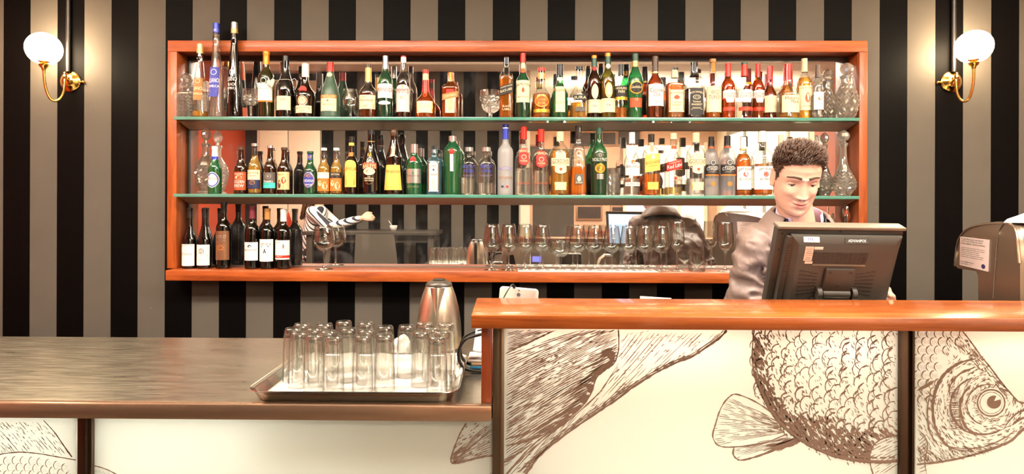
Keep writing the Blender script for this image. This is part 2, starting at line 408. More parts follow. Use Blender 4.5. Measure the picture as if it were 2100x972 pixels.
for i, x in enumerate((-.55, .55, 1.9)):
    e = empty('downlight', (x, -.62, CEIL), 'small round recessed downlight near the striped back wall, number %s from the red wall' % ('one', 'two', 'three')[i], 'downlight', 'recessed downlights')
    MB().add(*lathe([(.05, -.004), (.05, 0), (.035, 0), (.035, -.004), (.05, -.004)], 24)).build('trim_ring', fx, e)
    MB().add(*lathe([(0, -.002), (.034, -.002), (.034, 0), (0, 0)], 24)).build('lens', M('downlight_lens', (255, 246, 230), .4, emit=(255, 240, 214), estr=8), e)

# ------------------------------------------------------------------ display niche
jar = wood('jarrah_frame', (174, 86, 34), (122, 50, 15), .42, .12, (2.5, 30, 30))
jarv = wood('jarrah_upright', (174, 86, 34), (122, 50, 15), .42, .12, (30, 30, 2.5))
jx0 = at(362, 300, YF).x; jx1 = at(1762, 300, YF).x; hz = at(1050, 106, YF).z
nich = empty('display_niche', ((nx0 + nx1) / 2, YF, ledge_z), 'long reddish wooden wall niche with mirror back holding the bottle shelves', 'shelf unit')
nich_loc = Vector(nich.location)
def nb(name, xa, xb, ya, yb, za, zb, mt, bev=.002):
    c = Vector(((xa + xb) / 2, (ya + yb) / 2, (za + zb) / 2)) - nich_loc
    return MB().box(c, (xb - xa, yb - ya, zb - za), bev=bev).build(name, mt, nich)
nb('header', nx0, nx1, YF, YM + .012, hz, nz1, jar)
nb('upright', nx0, jx0, YF, YM + .012, ledge_z, hz - .0005, jarv)
nb('upright', jx1, nx1, YF, YM + .012, ledge_z, hz - .0005, jarv)
nb('ledge', at(339, 560, 2.82).x, at(1784, 560, 2.82).x, 2.82, YM + .012, nzb, ledge_z - .0005, jar, .003)
# mirror: silvered glass with a faint haze
mt, nt, pb = _nt('mirror_glass')
pb.inputs['Base Color'].default_value = (.84, .82, .79, 1); pb.inputs['Metallic'].default_value = 1; pb.inputs['Roughness'].default_value = 0.0
N, L = nt.nodes.new, nt.links.new
df = N('ShaderNodeBsdfDiffuse'); df.inputs[0].default_value = (.75, .72, .68, 1)
tc = N('ShaderNodeTexCoord'); mp = N('ShaderNodeMapping'); mp.inputs['Scale'].default_value = (14, 1, 5); mp.inputs['Rotation'].default_value = (0, .6, 0); L(tc.outputs['Object'], mp.inputs[0])
nz = N('ShaderNodeTexNoise'); nz.inputs['Scale'].default_value = 2; nz.inputs['Detail'].default_value = 8; L(mp.outputs[0], nz.inputs['Vector'])
cr = N('ShaderNodeValToRGB'); cr.color_ramp.elements[0].position = .5; cr.color_ramp.elements[0].color = (.012, .012, .012, 1); cr.color_ramp.elements[1].position = .8; cr.color_ramp.elements[1].color = (.07, .07, .07, 1)
L(nz.outputs['Fac'], cr.inputs[0])
ms = N('ShaderNodeMixShader'); L(cr.outputs[0], ms.inputs[0]); L(pb.outputs[0], ms.inputs[1]); L(df.outputs[0], ms.inputs[2]); L(ms.outputs[0], nt.nodes['Material Output'].inputs[0])
MIR = mt
mo = nb('mirror', jx0 + .001, jx1 - .001, YM, YM + .006, ledge_z, hz - .001, MIR, 0)
dk = M('mirror_edge_strip', (48, 36, 30), .35)
nb('mirror_strip', jx0 + .001, jx1 - .001, YM - .008, YM - .0005, hz - .02, hz - .001, dk, 0)
nb('mirror_strip', jx0 + .001, jx0 + .010, YM - .008, YM - .0005, ledge_z, hz - .021, dk, 0)
nb('mirror_strip', jx1 - .010, jx1 - .001, YM - .008, YM - .0005, ledge_z, hz - .021, dk, 0)
nb('mirror_strip', jx0 + .011, jx1 - .011, YM - .008, YM - .0005, ledge_z, ledge_z + .007, M('steel_bead', (170, 160, 150), .3, .9), 0)

# glass shelves on sloping steel rails
gtop = thin_glass('shelf_glass', (.80, .93, .87), .35, .10)
gedge = M('shelf_glass_edge', (78, 132, 116), .08, spec=.8, vary=.25, vscale=14, stretch=(1, .1, 6))
steel = M('satin_steel', (206, 188, 168), .42, .45, vary=.08, vscale=3, stretch=(1, 30, 30))
SZ = []
for k, (yl, lab) in enumerate(((240.2, 'long upper glass shelf with green edge and steel rail carrying spirits'), (399.6, 'long lower glass shelf with green edge and steel rail carrying beers and spirits'))):
    z = at(1050, yl, YSH).z; SZ.append(z); th = .0145
    xa, xb = at(356, 240, YSH).x, at(1763, 240, YSH).x
    xa2, xb2 = jx0 + .002, jx1 - .002
    e = empty('glass_shelf', ((xa + xb) / 2, YSH, z - th), lab, 'shelf'); o_ = Vector(e.location)
    gm = MB()
    # pane: full depth between the uprights, its front nosing running past them
    gm.box(Vector(((xa2 + xb2) / 2, (YF + .002 + YM - .009) / 2, z - th / 2)) - o_, (xb2 - xa2, YM - .009 - YF - .002, th))
    gm.box(Vector(((xa + xb) / 2, (YSH + .004 + YF - .002) / 2, z - th / 2)) - o_, (xb - xa, YF - .002 - YSH - .004, th))
    gm.build('pane', gtop, e, smooth=False)
    MB().box(Vector(((xa + xb) / 2, YSH + .002, z - th / 2)) - o_, (xb - xa, .0036, th), bev=.001).build('polished_edge', gedge, e)
    zr1 = z - th; drop = (.020 if k == 0 else .030)
    zb = at(1050, 267.5 if k == 0 else 420.5, YM - .01).z
    ra, rb = jx0 + .012, jx1 - .012
    rl = [Vector((p[0], p[1], p[2])) - o_ for p in ((ra, YF + .004, zr1 - .0005), (ra, YM - .010, zb), (ra, YM - .012, zb + .004), (ra, YM - .012, zr1 - .0005))]
    rr = [p + Vector((rb - ra, 0, 0)) for p in rl]
    MB().add(*loft([rl, rr])).build('steel_rail', steel, e, smooth=False)
    for i in range(7):
        x = xa + (xb - xa) * (i + .5) / 7
        MB().add(*lathe([(0, 0), (.006, 0), (.006, .003), (0, .003)], 12, off=tuple(Vector((x, YF + .03, zr1 - .0035)) - o_))).build('shelf_stud', steel, e)

# ------------------------------------------------------------------ wall sconces
brass = M('polished_brass', (214, 168, 88), .16, 1.0)
opal = M('opal_globe', (255, 246, 232), .25, emit=(255, 226, 184), estr=62.0)
pipe_m = M('black_conduit', (24, 20, 17), .3, spec=.6)
def sconce(rose_px, globe_px, side, label):
    R0 = at(rose_px[0], rose_px[1], YW); G = at(globe_px[0], globe_px[1], 2.80)
    e = empty('wall_sconce', R0, label, 'wall lamp', 'globe wall lamps'); o_ = Vector(e.location)
    rot = Matrix.Rotation(radians(90), 4, 'X')
    MB().add(*lathe([(0, 0), (.049, 0), (.050, .004), (.046, .008), (.040, .010), (.032, .020), (.018, .028), (0, .030)], 36), T=rot).build('wall_rose', brass, e)
    g = G - o_
    kx = side * .024
    MB().add(*lathe([(0, -.01), (.008, -.008), (.009, 0), (.011, .004), (.009, .010), (.006, .016), (.0085, .021), (.005, .027), (0, .029)], 14, off=tuple(at(rose_px[0] + side * 11.5, rose_px[1] - 8, 2.884) - o_))).build('finial', brass, e)
    MB().add(*lathe([(0, 0), (.005, 0), (.005, .012), (.0075, .015), (.0075, .022), (0, .024)], 12), T=Matrix.Translation((-side * .048, -.006, -.004)) @ Matrix.Rotation(radians(-90 * side), 4, 'Y')).build('thumb_screw', brass, e)
    cup_z = g.z - .098
    k_ = abs(globe_px[0] - rose_px[0]) / 55.0
    pts = [at(rose_px[0] + side * dx * k_, rose_px[1] + dy, Y_) - o_ for dx, dy, Y_ in ((2, 0, 2.915), (11, -5, 2.885), (12.5, 8, 2.875), (15, 23, 2.863), (23, 36, 2.848), (33, 40, 2.833), (43, 34, 2.820), (50, 18, 2.810), (54, -2, 2.803))] + [Vector((g.x, g.y, cup_z))]
    pts = [tuple(q_) for q_ in spline(pts, 6)]
    MB().add(*tube(pts, .0058, 12)).build('arm', brass, e)
    MB().add(*lathe([(0, -.004), (.008, -.002), (.010, .008), (.018, .016), (.021, .026), (.016, .034), (.020, .036), (.034, .044), (.042, .049), (.0435, .062), (.041, .062), (.040, .051), (.02, .045), (0, .045)], 32, off=(g.x, g.y, cup_z))).build('gallery', brass, e)
    for k in range(3):
        a = 2 * pi * k / 3 + .4
        MB().add(*tube([(g.x + cos(a) * .041, g.y + sin(a) * .041, cup_z + .056), (g.x + cos(a) * .054, g.y + sin(a) * .054, cup_z + .056)], .003, 8)).build('gallery_screw', brass, e)
    r = .0735; a0 = asin(.039 / r)
    MB().add(*lathe([(sin(a0 + (pi - a0) * i / 24) * r, -cos(a0 + (pi - a0) * i / 24) * r) for i in range(24)] + [(0, r)], 40, off=tuple(g))).build('globe', opal, e)
    lz = MB().add(*tube([tuple(Vector((R0.x + side * .004, YW - .012, R0.z + .045))), (R0.x + side * .004, YW - .012, CEIL - .001)], .011, 14)).build('conduit_pipe', pipe_m)
    return lz
p1 = sconce((145, 167), (90, 100), -1, 'brass wall lamp with glowing white globe at the left end of the wall')
tag(p1, 'black painted vertical conduit pipe above the left brass wall lamp', 'pipe', 'conduit pipes')
p2 = sconce((1950, 168), (1997, 96), 1, 'brass wall lamp with glowing white globe at the right end of the wall')
tag(p2, 'black painted vertical conduit pipe above the right brass wall lamp', 'pipe', 'conduit pipes')

# ------------------------------------------------------------------ counters
YC, YP = 1.366, 1.40                        # steel counter front edge, panel face
CZ = CAMZ - .452
brush = None
mt, nt, pb = _nt('brushed_steel_top'); N, L = nt.nodes.new, nt.links.new
pb.inputs['Metallic'].default_value = 1.0
tc = N('ShaderNodeTexCoord'); mp = N('ShaderNodeMapping'); mp.inputs['Scale'].default_value = (4, 34, 1); mp.inputs['Rotation'].default_value = (0, 0, -.28); L(tc.outputs['Object'], mp.inputs[0])
n1 = N('ShaderNodeTexNoise'); n1.inputs['Scale'].default_value = 3; n1.inputs['Detail'].default_value = 8; L(mp.outputs[0], n1.inputs['Vector'])
mp2 = N('ShaderNodeMapping'); mp2.inputs['Scale'].default_value = (14, 190, 1); mp2.inputs['Rotation'].default_value = (0, 0, -.34); L(tc.outputs['Object'], mp2.inputs[0])
n2 = N('ShaderNodeTexNoise'); n2.inputs['Scale'].default_value = 3; n2.inputs['Detail'].default_value = 4; L(mp2.outputs[0], n2.inputs['Vector'])
cr = N('ShaderNodeMapRange'); cr.inputs[3].default_value = .20; cr.inputs[4].default_value = .46; L(n1.outputs['Fac'], cr.inputs[0]); L(cr.outputs[0], pb.inputs['Roughness'])
mx = N('ShaderNodeMix'); mx.data_type = 'RGBA'; mx.inputs['A'].default_value = (.38, .345, .275, 1); mx.inputs['B'].default_value = (.72, .67, .55, 1); L(n2.outputs['Fac'], mx.inputs['Factor']); L(mx.outputs['Result'], pb.inputs['Base Color'])
bp = N('ShaderNodeBump'); bp.inputs['Strength'].default_value = .06; bp.inputs['Distance'].default_value = .001; L(n2.outputs['Fac'], bp.inputs['Height']); L(bp.outputs[0], pb.inputs['Normal'])
STEEL_TOP = mt
xs1 = at(1008, 850, YC).x
XLc = XL + .012
ct = empty('steel_counter', ((XL + xs1) / 2, 1.7, 0), 'brushed stainless steel counter top at left carrying the tray of glasses', 'counter'); o_ = Vector(ct.location)
MB().box(Vector(((XLc + xs1) / 2, (YC + .02 + 2.045) / 2, CZ - .002)) - o_, (xs1 - XLc, 2.045 - YC - .02, .004)).build('worktop', STEEL_TOP, ct, smooth=False)
MB().box(Vector(((XLc + xs1) / 2, YC + .01, CZ - .0175)) - o_, (xs1 - XLc, .02, .035), bev=.003).build('front_edge', M('steel_edge', (178, 142, 116), .26, .80, vary=.15, vscale=2, stretch=(1, 1, 20)), ct)
MB().box(Vector(((XL + xs1) / 2, 1.72, CZ - .0205)) - o_, (xs1 - XL - .03, .64, .032)).build('core_board', M('core_board', (70, 60, 52), .7), ct, smooth=False)
# cupboards under the counter (behind, seen only in the mirror)
MB().box(Vector(((XL + xs1) / 2, 1.86, .41)) - o_, (xs1 - XL - .02, .36, .82)).build('base_cabinet', M('dark_laminate', (42, 36, 32), .5), ct, smooth=False)
wk = empty('work_counter', ((xs1 + XR) / 2, 1.8, 0), 'steel work counter hidden behind the raised wooden bar top', 'counter'); o_ = Vector(wk.location)
MB().box(Vector(((xs1 + XR) / 2 + .012, 1.80, CZ - .0175)) - o_, (XR - xs1 - .03, .49, .035), bev=.002).build('worktop', STEEL_TOP, wk)
MB().box(Vector(((xs1 + XR) / 2 + .012, 1.88, .43)) - o_, (XR - xs1 - .04, .32, .86)).build('base_cabinet', M('dark_laminate', (42, 36, 32), .5), wk, smooth=False)

# raised wooden bar top
BZ = at(1500, 649.5, 1.33).z
bt_m = wood('bar_top_wood', (172, 90, 38), (120, 54, 18), .26, .4, (1.6, 14, 26))
bxl = at(966, 660, 1.33).x
bt = empty('countertop', ((bxl + XR) / 2, 1.455, BZ - .0295), 'long varnished reddish wooden bar top above the fish panels', 'bar top'); o_ = Vector(bt.location)
MB().box(Vector(((bxl + XR) / 2, 1.455, BZ - .01475)) - o_, (XR - bxl, .25, .0295), bev=.0025).build('slab', bt_m, bt)
ex0, ex1 = at(987, 740, 1.385).x, at(1008.5, 740, 1.385).x
MB().box(Vector(((ex0 + ex1) / 2, 1.47, (CZ + BZ - .0295) / 2)) - o_, (ex1 - ex0, .17, BZ - .0295 - CZ - .001), bev=.002).build('end_panel', wood('end_panel_wood', (150, 70, 36), (112, 46, 22), .3, .3, (26, 14, 2)), bt)

# counter front: posts and frosted glass panels with printed fish
bf = empty('bar_counter', (0, YP, 0), 'frosted backlit glass bar front printed with brown engraved fish between steel posts', 'bar front'); bfo = Vector(bf.location)
post_m = M('post_steel', (128, 106, 84), .3, .85, vary=.2, vscale=3, stretch=(8, 8, .6))
post_d = M('post_dark_steel', (74, 56, 42), .3, .8, vary=.2, vscale=3, stretch=(8, 8, .6))
def post(xa, xb, ztop, m1):
    a = at(xa, 800, YP - .012).x; b_ = at(xb, 800, YP - .012).x; q = MB()
    q.box(Vector(((a + b_) / 2, YP + .02, ztop / 2)) - bfo, (b_ - a, .06, ztop - .002), bev=.002)
    w_ = (b_ - a)
    q.box(Vector((a + w_ * .72, YP - .014, ztop / 2)) - bfo, (w_ * .12, .008, ztop - .004))
    return q.build('post', m1, bf)
ZB, ZS = BZ - .0295, CZ - .036
post(1010, 1034, ZB - .001, post_m); post(1848, 1878, ZB - .001, post_d); post(157, 187, ZS - .002, post_d)
tlm = bpy.data.materials.new('frosted_glass'); tlm.use_nodes = True; nt = tlm.node_tree; nt.nodes.clear(); N, L = nt.nodes.new, nt.links.new
out = N('ShaderNodeOutputMaterial'); d1 = N('ShaderNodeBsdfDiffuse'); d1.inputs[0].default_value = (.86, .87, .82, 1); t1 = N('ShaderNodeBsdfTranslucent'); t1.inputs[0].default_value = (.92, .94, .88, 1)
m1 = N('ShaderNodeMixShader'); m1.inputs[0].default_value = .5; L(d1.outputs[0], m1.inputs[1]); L(t1.outputs[0], m1.inputs[2])
g1 = N('ShaderNodeBsdfGlossy'); g1.inputs['Roughness'].default_value = .12; m2 = N('ShaderNodeMixShader'); m2.inputs[0].default_value = .04; L(m1.outputs[0], m2.inputs[1]); L(g1.outputs[0], m2.inputs[2]); L(m2.outputs[0], out.inputs[0])
PANEL_X = []
def panel(xa, xb, ztop):
    a = xa if xa < -1.9 or xa > 1.9 else xa
    c = Vector(((xa + xb) / 2, YP + .004, (ztop + .1) / 2)) - bfo
    return MB().box(c, (xb - xa, .008, ztop - .1)).build('glass_panel', tlm, bf, smooth=False)
px = lambda x: at(x, 800, YP).x
P_FAR = panel(-2.95, px(157), ZS - .003)
P_LEFT = panel(px(187), px(1010), ZS - .003)
P_MID = panel(px(1034), px(1848), ZB - .002)
P_RIGHT = panel(px(1878), 3.4, ZB - .002)
MB().box(Vector(((-2.95 + 3.4) / 2, YP + .01, .05)) - bfo, (6.3, .04, .098)).build('kickboard', M('kickboard', (40, 34, 30), .5), bf, smooth=False)
# light box back and top boards
lb = M('light_box_white', (236, 228, 206), .7)
MB().box(Vector((-1.5, YP + .19, .43)) - bfo, (2.9, .012, .85)).build('light_box_back', lb, bf, smooth=False)
MB().box(Vector((1.75, YP + .125, .55)) - bfo, (3.4, .012, 1.05)).build('light_box_back', lb, bf, smooth=False)
# ------------------------------------------------------------------ bottles
PROF = {
 'bordeaux': [(0, .93), (.012, 1), (.58, 1), (.65, .93), (.70, .66), (.75, .43), (.80, .38), (.955, .37), (.96, .42), (.985, .42), (1, .39)],
 'burgundy': [(0, .93), (.012, 1), (.40, 1), (.48, .94), (.58, .70), (.68, .47), (.76, .38), (.955, .36), (.96, .41), (.985, .41), (1, .38)],
 'cone': [(0, .95), (.01, 1), (.25, .88), (.46, .73), (.70, .50), (.79, .41), (.81, .44), (.90, .40), (1, .38)],
 'beer': [(0, .93), (.015, 1), (.50, 1), (.58, .93), (.66, .66), (.74, .48), (.94, .40), (.95, .46), (1, .45)],
 'spirit': [(0, .94), (.012, 1), (.56, 1), (.62, .95), (.68, .76), (.73, .50), (.78, .40), (.96, .36), (1, .36)],
 'tallneck': [(0, .94), (.012, 1), (.50, 1), (.56, .96), (.62, .78), (.67, .52), (.72, .40), (.96, .36), (1, .36)],
 'square': [(0, .95), (.012, 1), (.66, 1), (.70, .96), (.73, .75), (.76, .48), (.80, .40), (.97, .37), (1, .37)],
 'squarelong': [(0, .95), (.012, 1), (.66, 1), (.72, .90), (.78, .62), (.82, .44), (.86, .40), (1, .40)],
 'maker': [(0, .95), (.015, 1), (.44, 1), (.50, .92), (.57, .66), (.64, .46), (.72, .40), (1, .38)],
 'bened': [(0, .84), (.02, .88), (.25, .92), (.40, 1), (.46, .95), (.53, .66), (.60, .44), (.70, .34), (1, .32)],
 'marnier': [(0, .9), (.02, 1), (.28, 1), (.36, .92), (.44, .68), (.50, .42), (.60, .33), (.80, .28), (1, .28)],
 'cognac': [(0, .95), (.02, 1), (.40, .98), (.52, .86), (.65, .60), (.78, .40), (.85, .34), (1, .34)],
 'hennessy': [(0, .95), (.02, 1), (.46, 1), (.52, .92), (.58, .6), (.63, .42), (.67, .36), (1, .33)],
 'absolut': [(0, .96), (.02, 1), (.62, 1), (.70, .93), (.76, .62), (.79, .43), (.88, .41), (.89, .47), (1, .47)],
 'monk': [(0, .95), (.015, 1), (.42, .88), (.46, .82), (.54, .88), (.65, .64), (.75, .45), (.80, .38), (.83, .34), (.93, .40), (.97, .33), (1, .05)],
 'cream': [(0, .93), (.015, 1), (.44, 1), (.55, .84), (.68, .52), (.78, .37), (1, .34)],
 'tanq': [(0, .92), (.015, .93), (.5, 1), (.62, 1), (.70, .86), (.76, .55), (.80, .42), (1, .42)],
 'ten': [(0, .80), (.02, .85), (.35, .90), (.60, 1), (.75, .98), (.83, .75), (.88, .48), (.91, .40), (1, .40)],
 'goose': [(0, .96), (.012, 1), (.58, 1), (.65, .92), (.70, .58), (.74, .42), (.85, .38), (1, .38)],
 'noilly': [(0, .90), (.01, .92), (.45, 1), (.62, 1), (.70, .80), (.78, .45), (.84, .36), (1, .34)],
 'stolen': [(0, 1), (.012, 1), (.40, .88), (.66, .72), (.70, .66), (.73, .46), (.78, .38), (1, .36)],
 'triangle': [(0, .80), (.012, .84), (.30, .88), (.55, 1), (.62, .94), (.72, .60), (.78, .44), (.82, .38), (1, .38)],
 'gordon': [(0, .95), (.012, 1), (.62, 1), (.70, .93), (.77, .66), (.81, .42), (.85, .36), (1, .36)],
 'onion': [(0, .95), (.012, 1), (.40, 1), (.48, .94), (.58, .62), (.66, .44), (.74, .38), (1, .36)],
}
G = {
 'clear': thin_glass('clear_glass', (.95, .96, .94), .38, .09),
 'green': thin_glass('green_glass', (.16, .50, .26), .30, .08, bodyw=.16, body=(.10, .42, .20)),
 'emerald': thin_glass('emerald_glass', (.10, .52, .24), .30, .08, bodyw=.30, body=(.06, .40, .16)),
 'frostgreen': thin_glass('frosted_green_glass', (.25, .42, .30), .4, .05, frost=.7, body=(.14, .26, .17)),
 'olive': thin_glass('olive_glass', (.42, .42, .12), .22, .08, bodyw=.10, body=(.25, .26, .06)),
 'wine': thin_glass('dark_wine_glass', (.13, .13, .035), .12, .07, bodyw=.12, body=(.02, .02, .008)),
 'brown': thin_glass('brown_beer_glass', (.34, .12, .02), .25, .08, bodyw=.18, body=(.16, .05, .008)),
 'dark': thin_glass('black_glass', (.03, .02, .015), .2, .07, bodyw=.7, body=(.012, .008, .006)),
 'darkbrown': thin_glass('dark_brown_glass', (.16, .06, .015), .2, .07, bodyw=.35, body=(.05, .018, .005)),
 'amberglass': thin_glass('amber_glass', (.78, .34, .05), .4, .08, bodyw=.16, body=(.5, .18, .02)),
 'blue': thin_glass('pale_blue_glass', (.50, .80, .90), .35, .09, bodyw=.14, body=(.35, .62, .72)),
 'frost': thin_glass('frosted_glass_bottle', (.92, .91, .90), .6, .04, frost=.6, body=(.80, .78, .76)),
 'milky': thin_glass('lightly_frosted_glass', (.92, .92, .92), .5, .06, frost=.25, body=(.75, .75, .75)),
}
LQ = {
 'amber': liquid('amber_spirit', (.95, .42, .06)), 'gold': liquid('golden_spirit', (1.0, .62, .14)), 'whisky': liquid('whisky', (.90, .36, .05)),
 'darkamber': liquid('dark_amber_spirit', (.55, .15, .02), .12), 'cola': liquid('dark_liqueur', (.10, .03, .012), .3), 'water': liquid('clear_spirit', (.97, .97, .96), .02),
 'greenwater': liquid('clear_spirit_in_green', (.30, .70, .40), .1), 'wine': liquid('red_wine', (.02, .006, .008), .5), 'beer': liquid('lager', (.98, .66, .14), .25), 'orange': liquid('orange_spirit', (1, .36, .03), .3),
 'bluewater': liquid('spirit_in_blue', (.35, .70, .85), .1), 'pale': liquid('pale_spirit', (.98, .84, .50), .1),
}
def paper(name, c, r=.55, metal=0): return M('paper_' + name, c, r, metal)
PA = {'white': paper('white', (240, 234, 226)), 'cream': paper('cream', (238, 218, 178)), 'black': paper('black', (28, 24, 22)), 'blue': paper('blue', (52, 58, 150)), 'brownlab': paper('brown', (150, 104, 50)),
      'orange': paper('orange', (214, 116, 44)), 'red': paper('red', (196, 40, 30)), 'gold': paper('gold', (214, 160, 60), .35, .6), 'yellow': paper('yellow', (240, 196, 90)), 'teal': paper('teal', (70, 208, 190)),
      'grey': paper('grey', (84, 78, 72)), 'silver': paper('silver', (190, 186, 180), .3, .8), 'maroon': paper('maroon', (110, 34, 48)), 'tan': paper('tan', (176, 120, 62)), 'pink': paper('pink', (236, 214, 204)),
      'copper': paper('copper', (132, 92, 66), .4, .5), 'rust': paper('rust', (170, 74, 34)), 'navy': paper('navy', (30, 36, 74)), 'peach': paper('peach', (240, 190, 140)), 'green': paper('green', (40, 110, 66)), 'ltblue': paper('light_blue', (150, 184, 196)),
      'frostprint': paper('pale_violet', (120, 110, 170)), 'dkgreen': paper('dark_green', (24, 44, 36)), 'cork': paper('cork', (170, 120, 70)), 'wax': M('red_wax', (206, 34, 26), .25, coat=.4), 'orangecap': M('orange_capsule', (232, 140, 40), .3, .2),
      'redcap': M('red_capsule', (206, 44, 32), .3, .2), 'blackcap': M('black_capsule', (26, 23, 21), .3), 'whitecap': M('white_capsule', (236, 230, 222), .35), 'goldcap': M('gold_capsule', (226, 186, 106), .3, .5), 'silvercap': M('silver_capsule', (200, 198, 192), .25, .8),
      'bluecap': M('blue_capsule', (50, 64, 168), .3, .2), 'creamcap': M('cream_capsule', (236, 214, 164), .4), 'browncap': M('brown_capsule', (74, 50, 34), .35), 'greencap': M('green_capsule', (40, 74, 58), .35), 'clearcap': M('pale_tan_capsule', (206, 176, 120), .3, .4)}

class Sect:
    """outer surface of a bottle: profile in metres, section exponent, depth ratio"""
    def __init__(s, prof, n, ysc): s.p = prof; s.n = n; s.y = ysc
    def r(s, z): return interp([(p[1], p[0]) for p in s.p], z)
    def pt(s, x, z, eps):
        r = s.r(z) + eps; x = max(-r * .995, min(r * .995, x))
        return (x, -((r ** s.n - abs(x) ** s.n) ** (1 / s.n)) * s.y - (eps if s.n > 2 else 0), z)

def patch(S, shape, xw, z0, z1, eps, slope=0, xc=0):
    """curved label on the front of a section"""
    nu, nv = 14, 8
    if shape in ('oval', 'round'):
        v = [S.pt(xc, (z0 + z1) / 2, eps)]; f = []; K, R_ = 28, 4
        for j in range(1, R_ + 1):
            for k in range(K):
                a = 2 * pi * k / K; v.append(S.pt(xc + xw * cos(a) * j / R_, (z0 + z1) / 2 + (z1 - z0) / 2 * sin(a) * j / R_, eps))
        f += [(0, 1 + k, 1 + (k + 1) % K) for k in range(K)]
        for j in range(R_ - 1):
            for k in range(K):
                k2 = (k + 1) % K; f.append((1 + j * K + k, 1 + (j + 1) * K + k, 1 + (j + 1) * K + k2, 1 + j * K + k2))
        return v, f
    v, f = [], []
    for j in range(nv + 1):
        t = j / nv
        for i in range(nu + 1):
            s_ = -1 + 2 * i / nu; q = sin(s_ * 1.25) / sin(1.25); top, bot = z1, z0
            if shape == 'arch': top = z1 - (z1 - z0) * .22 * (1 - sqrt(max(0, 1 - (s_ * .98) ** 2))) - 0 * s_
            if shape == 'shield': bot = z0 + (z1 - z0) * .28 * abs(s_) ** 1.6
            if shape == 'badge': bot = z0 + (z1 - z0) * .34 * (abs(s_) > .45); top = z1 - (z1 - z0) * .10 * s_ * s_
            if shape == 'taper': q *= 1 - .22 * t
            if shape == 'heart': bot = z0 + (z1 - z0) * .8 * abs(s_); top = z1 - (z1 - z0) * .35 * (abs(abs(s_) - .5) * 2) ** 2
            v.append(S.pt(xc + q * xw, bot + (top - bot) * t + slope * q * xw, eps))
    for j in range(nv):
        for i in range(nu):
            a = j * (nu + 1) + i; f.append((a, a + 1, a + nu + 2, a + nu + 1))
    return v, f

def bottle(x, top, w, kind, glass, label, caps, labs=(), liq=None, fy=None, n=2, ysc=1.0, Y=None, zs=None, name='spirit_bottle', cat='bottle', group=None, extra=None, rz=0):
    """x, top, w: centre, top edge and widest part of the bottle in the photograph; label and cap heights likewise"""
    Y = YB if Y is None else Y
    p = at(x, 300, Y); s = Y / FPX * cos(YAW) ** 0
    H = at(x, top, Y).z - zs; R = w * .5 * s * .97
    Z = lambda y: max(.0005, min(H, at(x, y, Y).z - zs))
    prof = [(r * R, z * H) for z, r in hermite(PROF[kind], 34)]
    e = empty(name, (p.x, Y, zs), label, cat, group)
    S = Sect(prof, n, ysc)
    gp = [(0, 0)] + prof + [(0, H)]
    MB().add(*lathe(gp, 32 if n == 2 else 40, n, ysc)).build('glass', G[glass], e, ang=55)
    if liq:
        fz = Z(fy) if fy else H * .72
        lp = [(max(.002, r * .925 - .0004), z) for r, z in prof if .006 < z < fz]
        r_ = S.r(fz) * .925 - .0004
        lp = [(0, .006), (lp[0][0] * .9, .006)] + lp + [(max(.002, r_), fz), (0, fz)]
        MB().add(*lathe(lp, 28 if n == 2 else 36, n, ysc)).build('liquid', LQ[liq], e, ang=50)
    for (y0, y1, mt) in caps:
        za, zb = Z(y1), Z(y0); zb = H + .0012 if y0 <= top + .5 else zb
        zz = [za + (zb - za) * i / 7 for i in range(8)]; grow = .0010
        cp = [(S.r(za) - .0004, za)] + [(S.r(min(q, H)) + grow, q) for q in zz]
        if zb >= H: cp += [(S.r(H) * .85, zb + .0006), (0, zb + .0006)]
        else: cp += [(S.r(zb) - .0004, zb)]
        nm = 'cap' if zb >= H else 'neck_band'
        MB().add(*lathe(cp, 28, 2 if n < 3 or S.r(za) < R * .75 else n, 1 if S.r(za) < R * .75 else ysc)).build(nm, PA[mt], e, ang=60)
    for k, lb_ in enumerate(labs):
        y0, y1, fr, mt, shape, texts = lb_[:6]; slope = lb_[6] if len(lb_) > 6 else 0; xc = (lb_[7] * R if len(lb_) > 7 else 0)
        za, zb = Z(y1), Z(y0)
        rr = min(S.r(za), S.r(zb), S.r((za + zb) / 2)) if shape not in ('taper',) else S.r(za)
        eps = .0006 + k * .00035
        lo = None
        if mt:
            v, f = patch(S, shape, fr * rr, za, zb, eps, slope, xc)
            lo = MB().add(v, f).build('label', PA[mt], e, ang=180)
        tb, tm = MB(), []
        for tx in texts:
            st, yc, hp, wp_, tmat = tx[:5]; arc = tx[5] * s if len(tx) > 5 else 0
            if st in SHAPES: v2, f2 = SHAPES[st](wp_ * s, hp * s); v2 = [(a + xc + (tx[6] * s if len(tx) > 6 else 0), b_ + Z(yc)) for a, b_ in v2]
            else: v2, f2 = put_text(st, xc + (tx[6] * s if len(tx) > 6 else 0), Z(yc), hp * s, wp_ * s if wp_ else None, slope, arc)
            if tmat not in tm: tm.append(tmat)
            tb.add([S.pt(a, b_, eps + .0004) for a, b_ in v2], f2, tm.index(tmat))
        if tm: tb.build('lettering', [PA[t] for t in tm], lo or e, ang=180)
    if extra: extra(e, S, Z, s)
    if rz: e.rotation_euler.z = rz
    return e
def _disc(w_, h_):
    K = 20; return [(cos(2 * pi * k / K) * w_ / 2, sin(2 * pi * k / K) * h_ / 2) for k in range(K)], [tuple(range(K))]
def _ring(w_, h_):
    K = 24; v = [(cos(2 * pi * k / K) * w_ / 2 * q, sin(2 * pi * k / K) * h_ / 2 * q) for q in (1, .84) for k in range(K)]
    return v, [(k, (k + 1) % K, (k + 1) % K + K, k + K) for k in range(K)]
def _bar(w_, h_): return [(-w_ / 2, -h_ / 2), (w_ / 2, -h_ / 2), (w_ / 2, h_ / 2), (-w_ / 2, h_ / 2)], [(0, 1, 2, 3)]
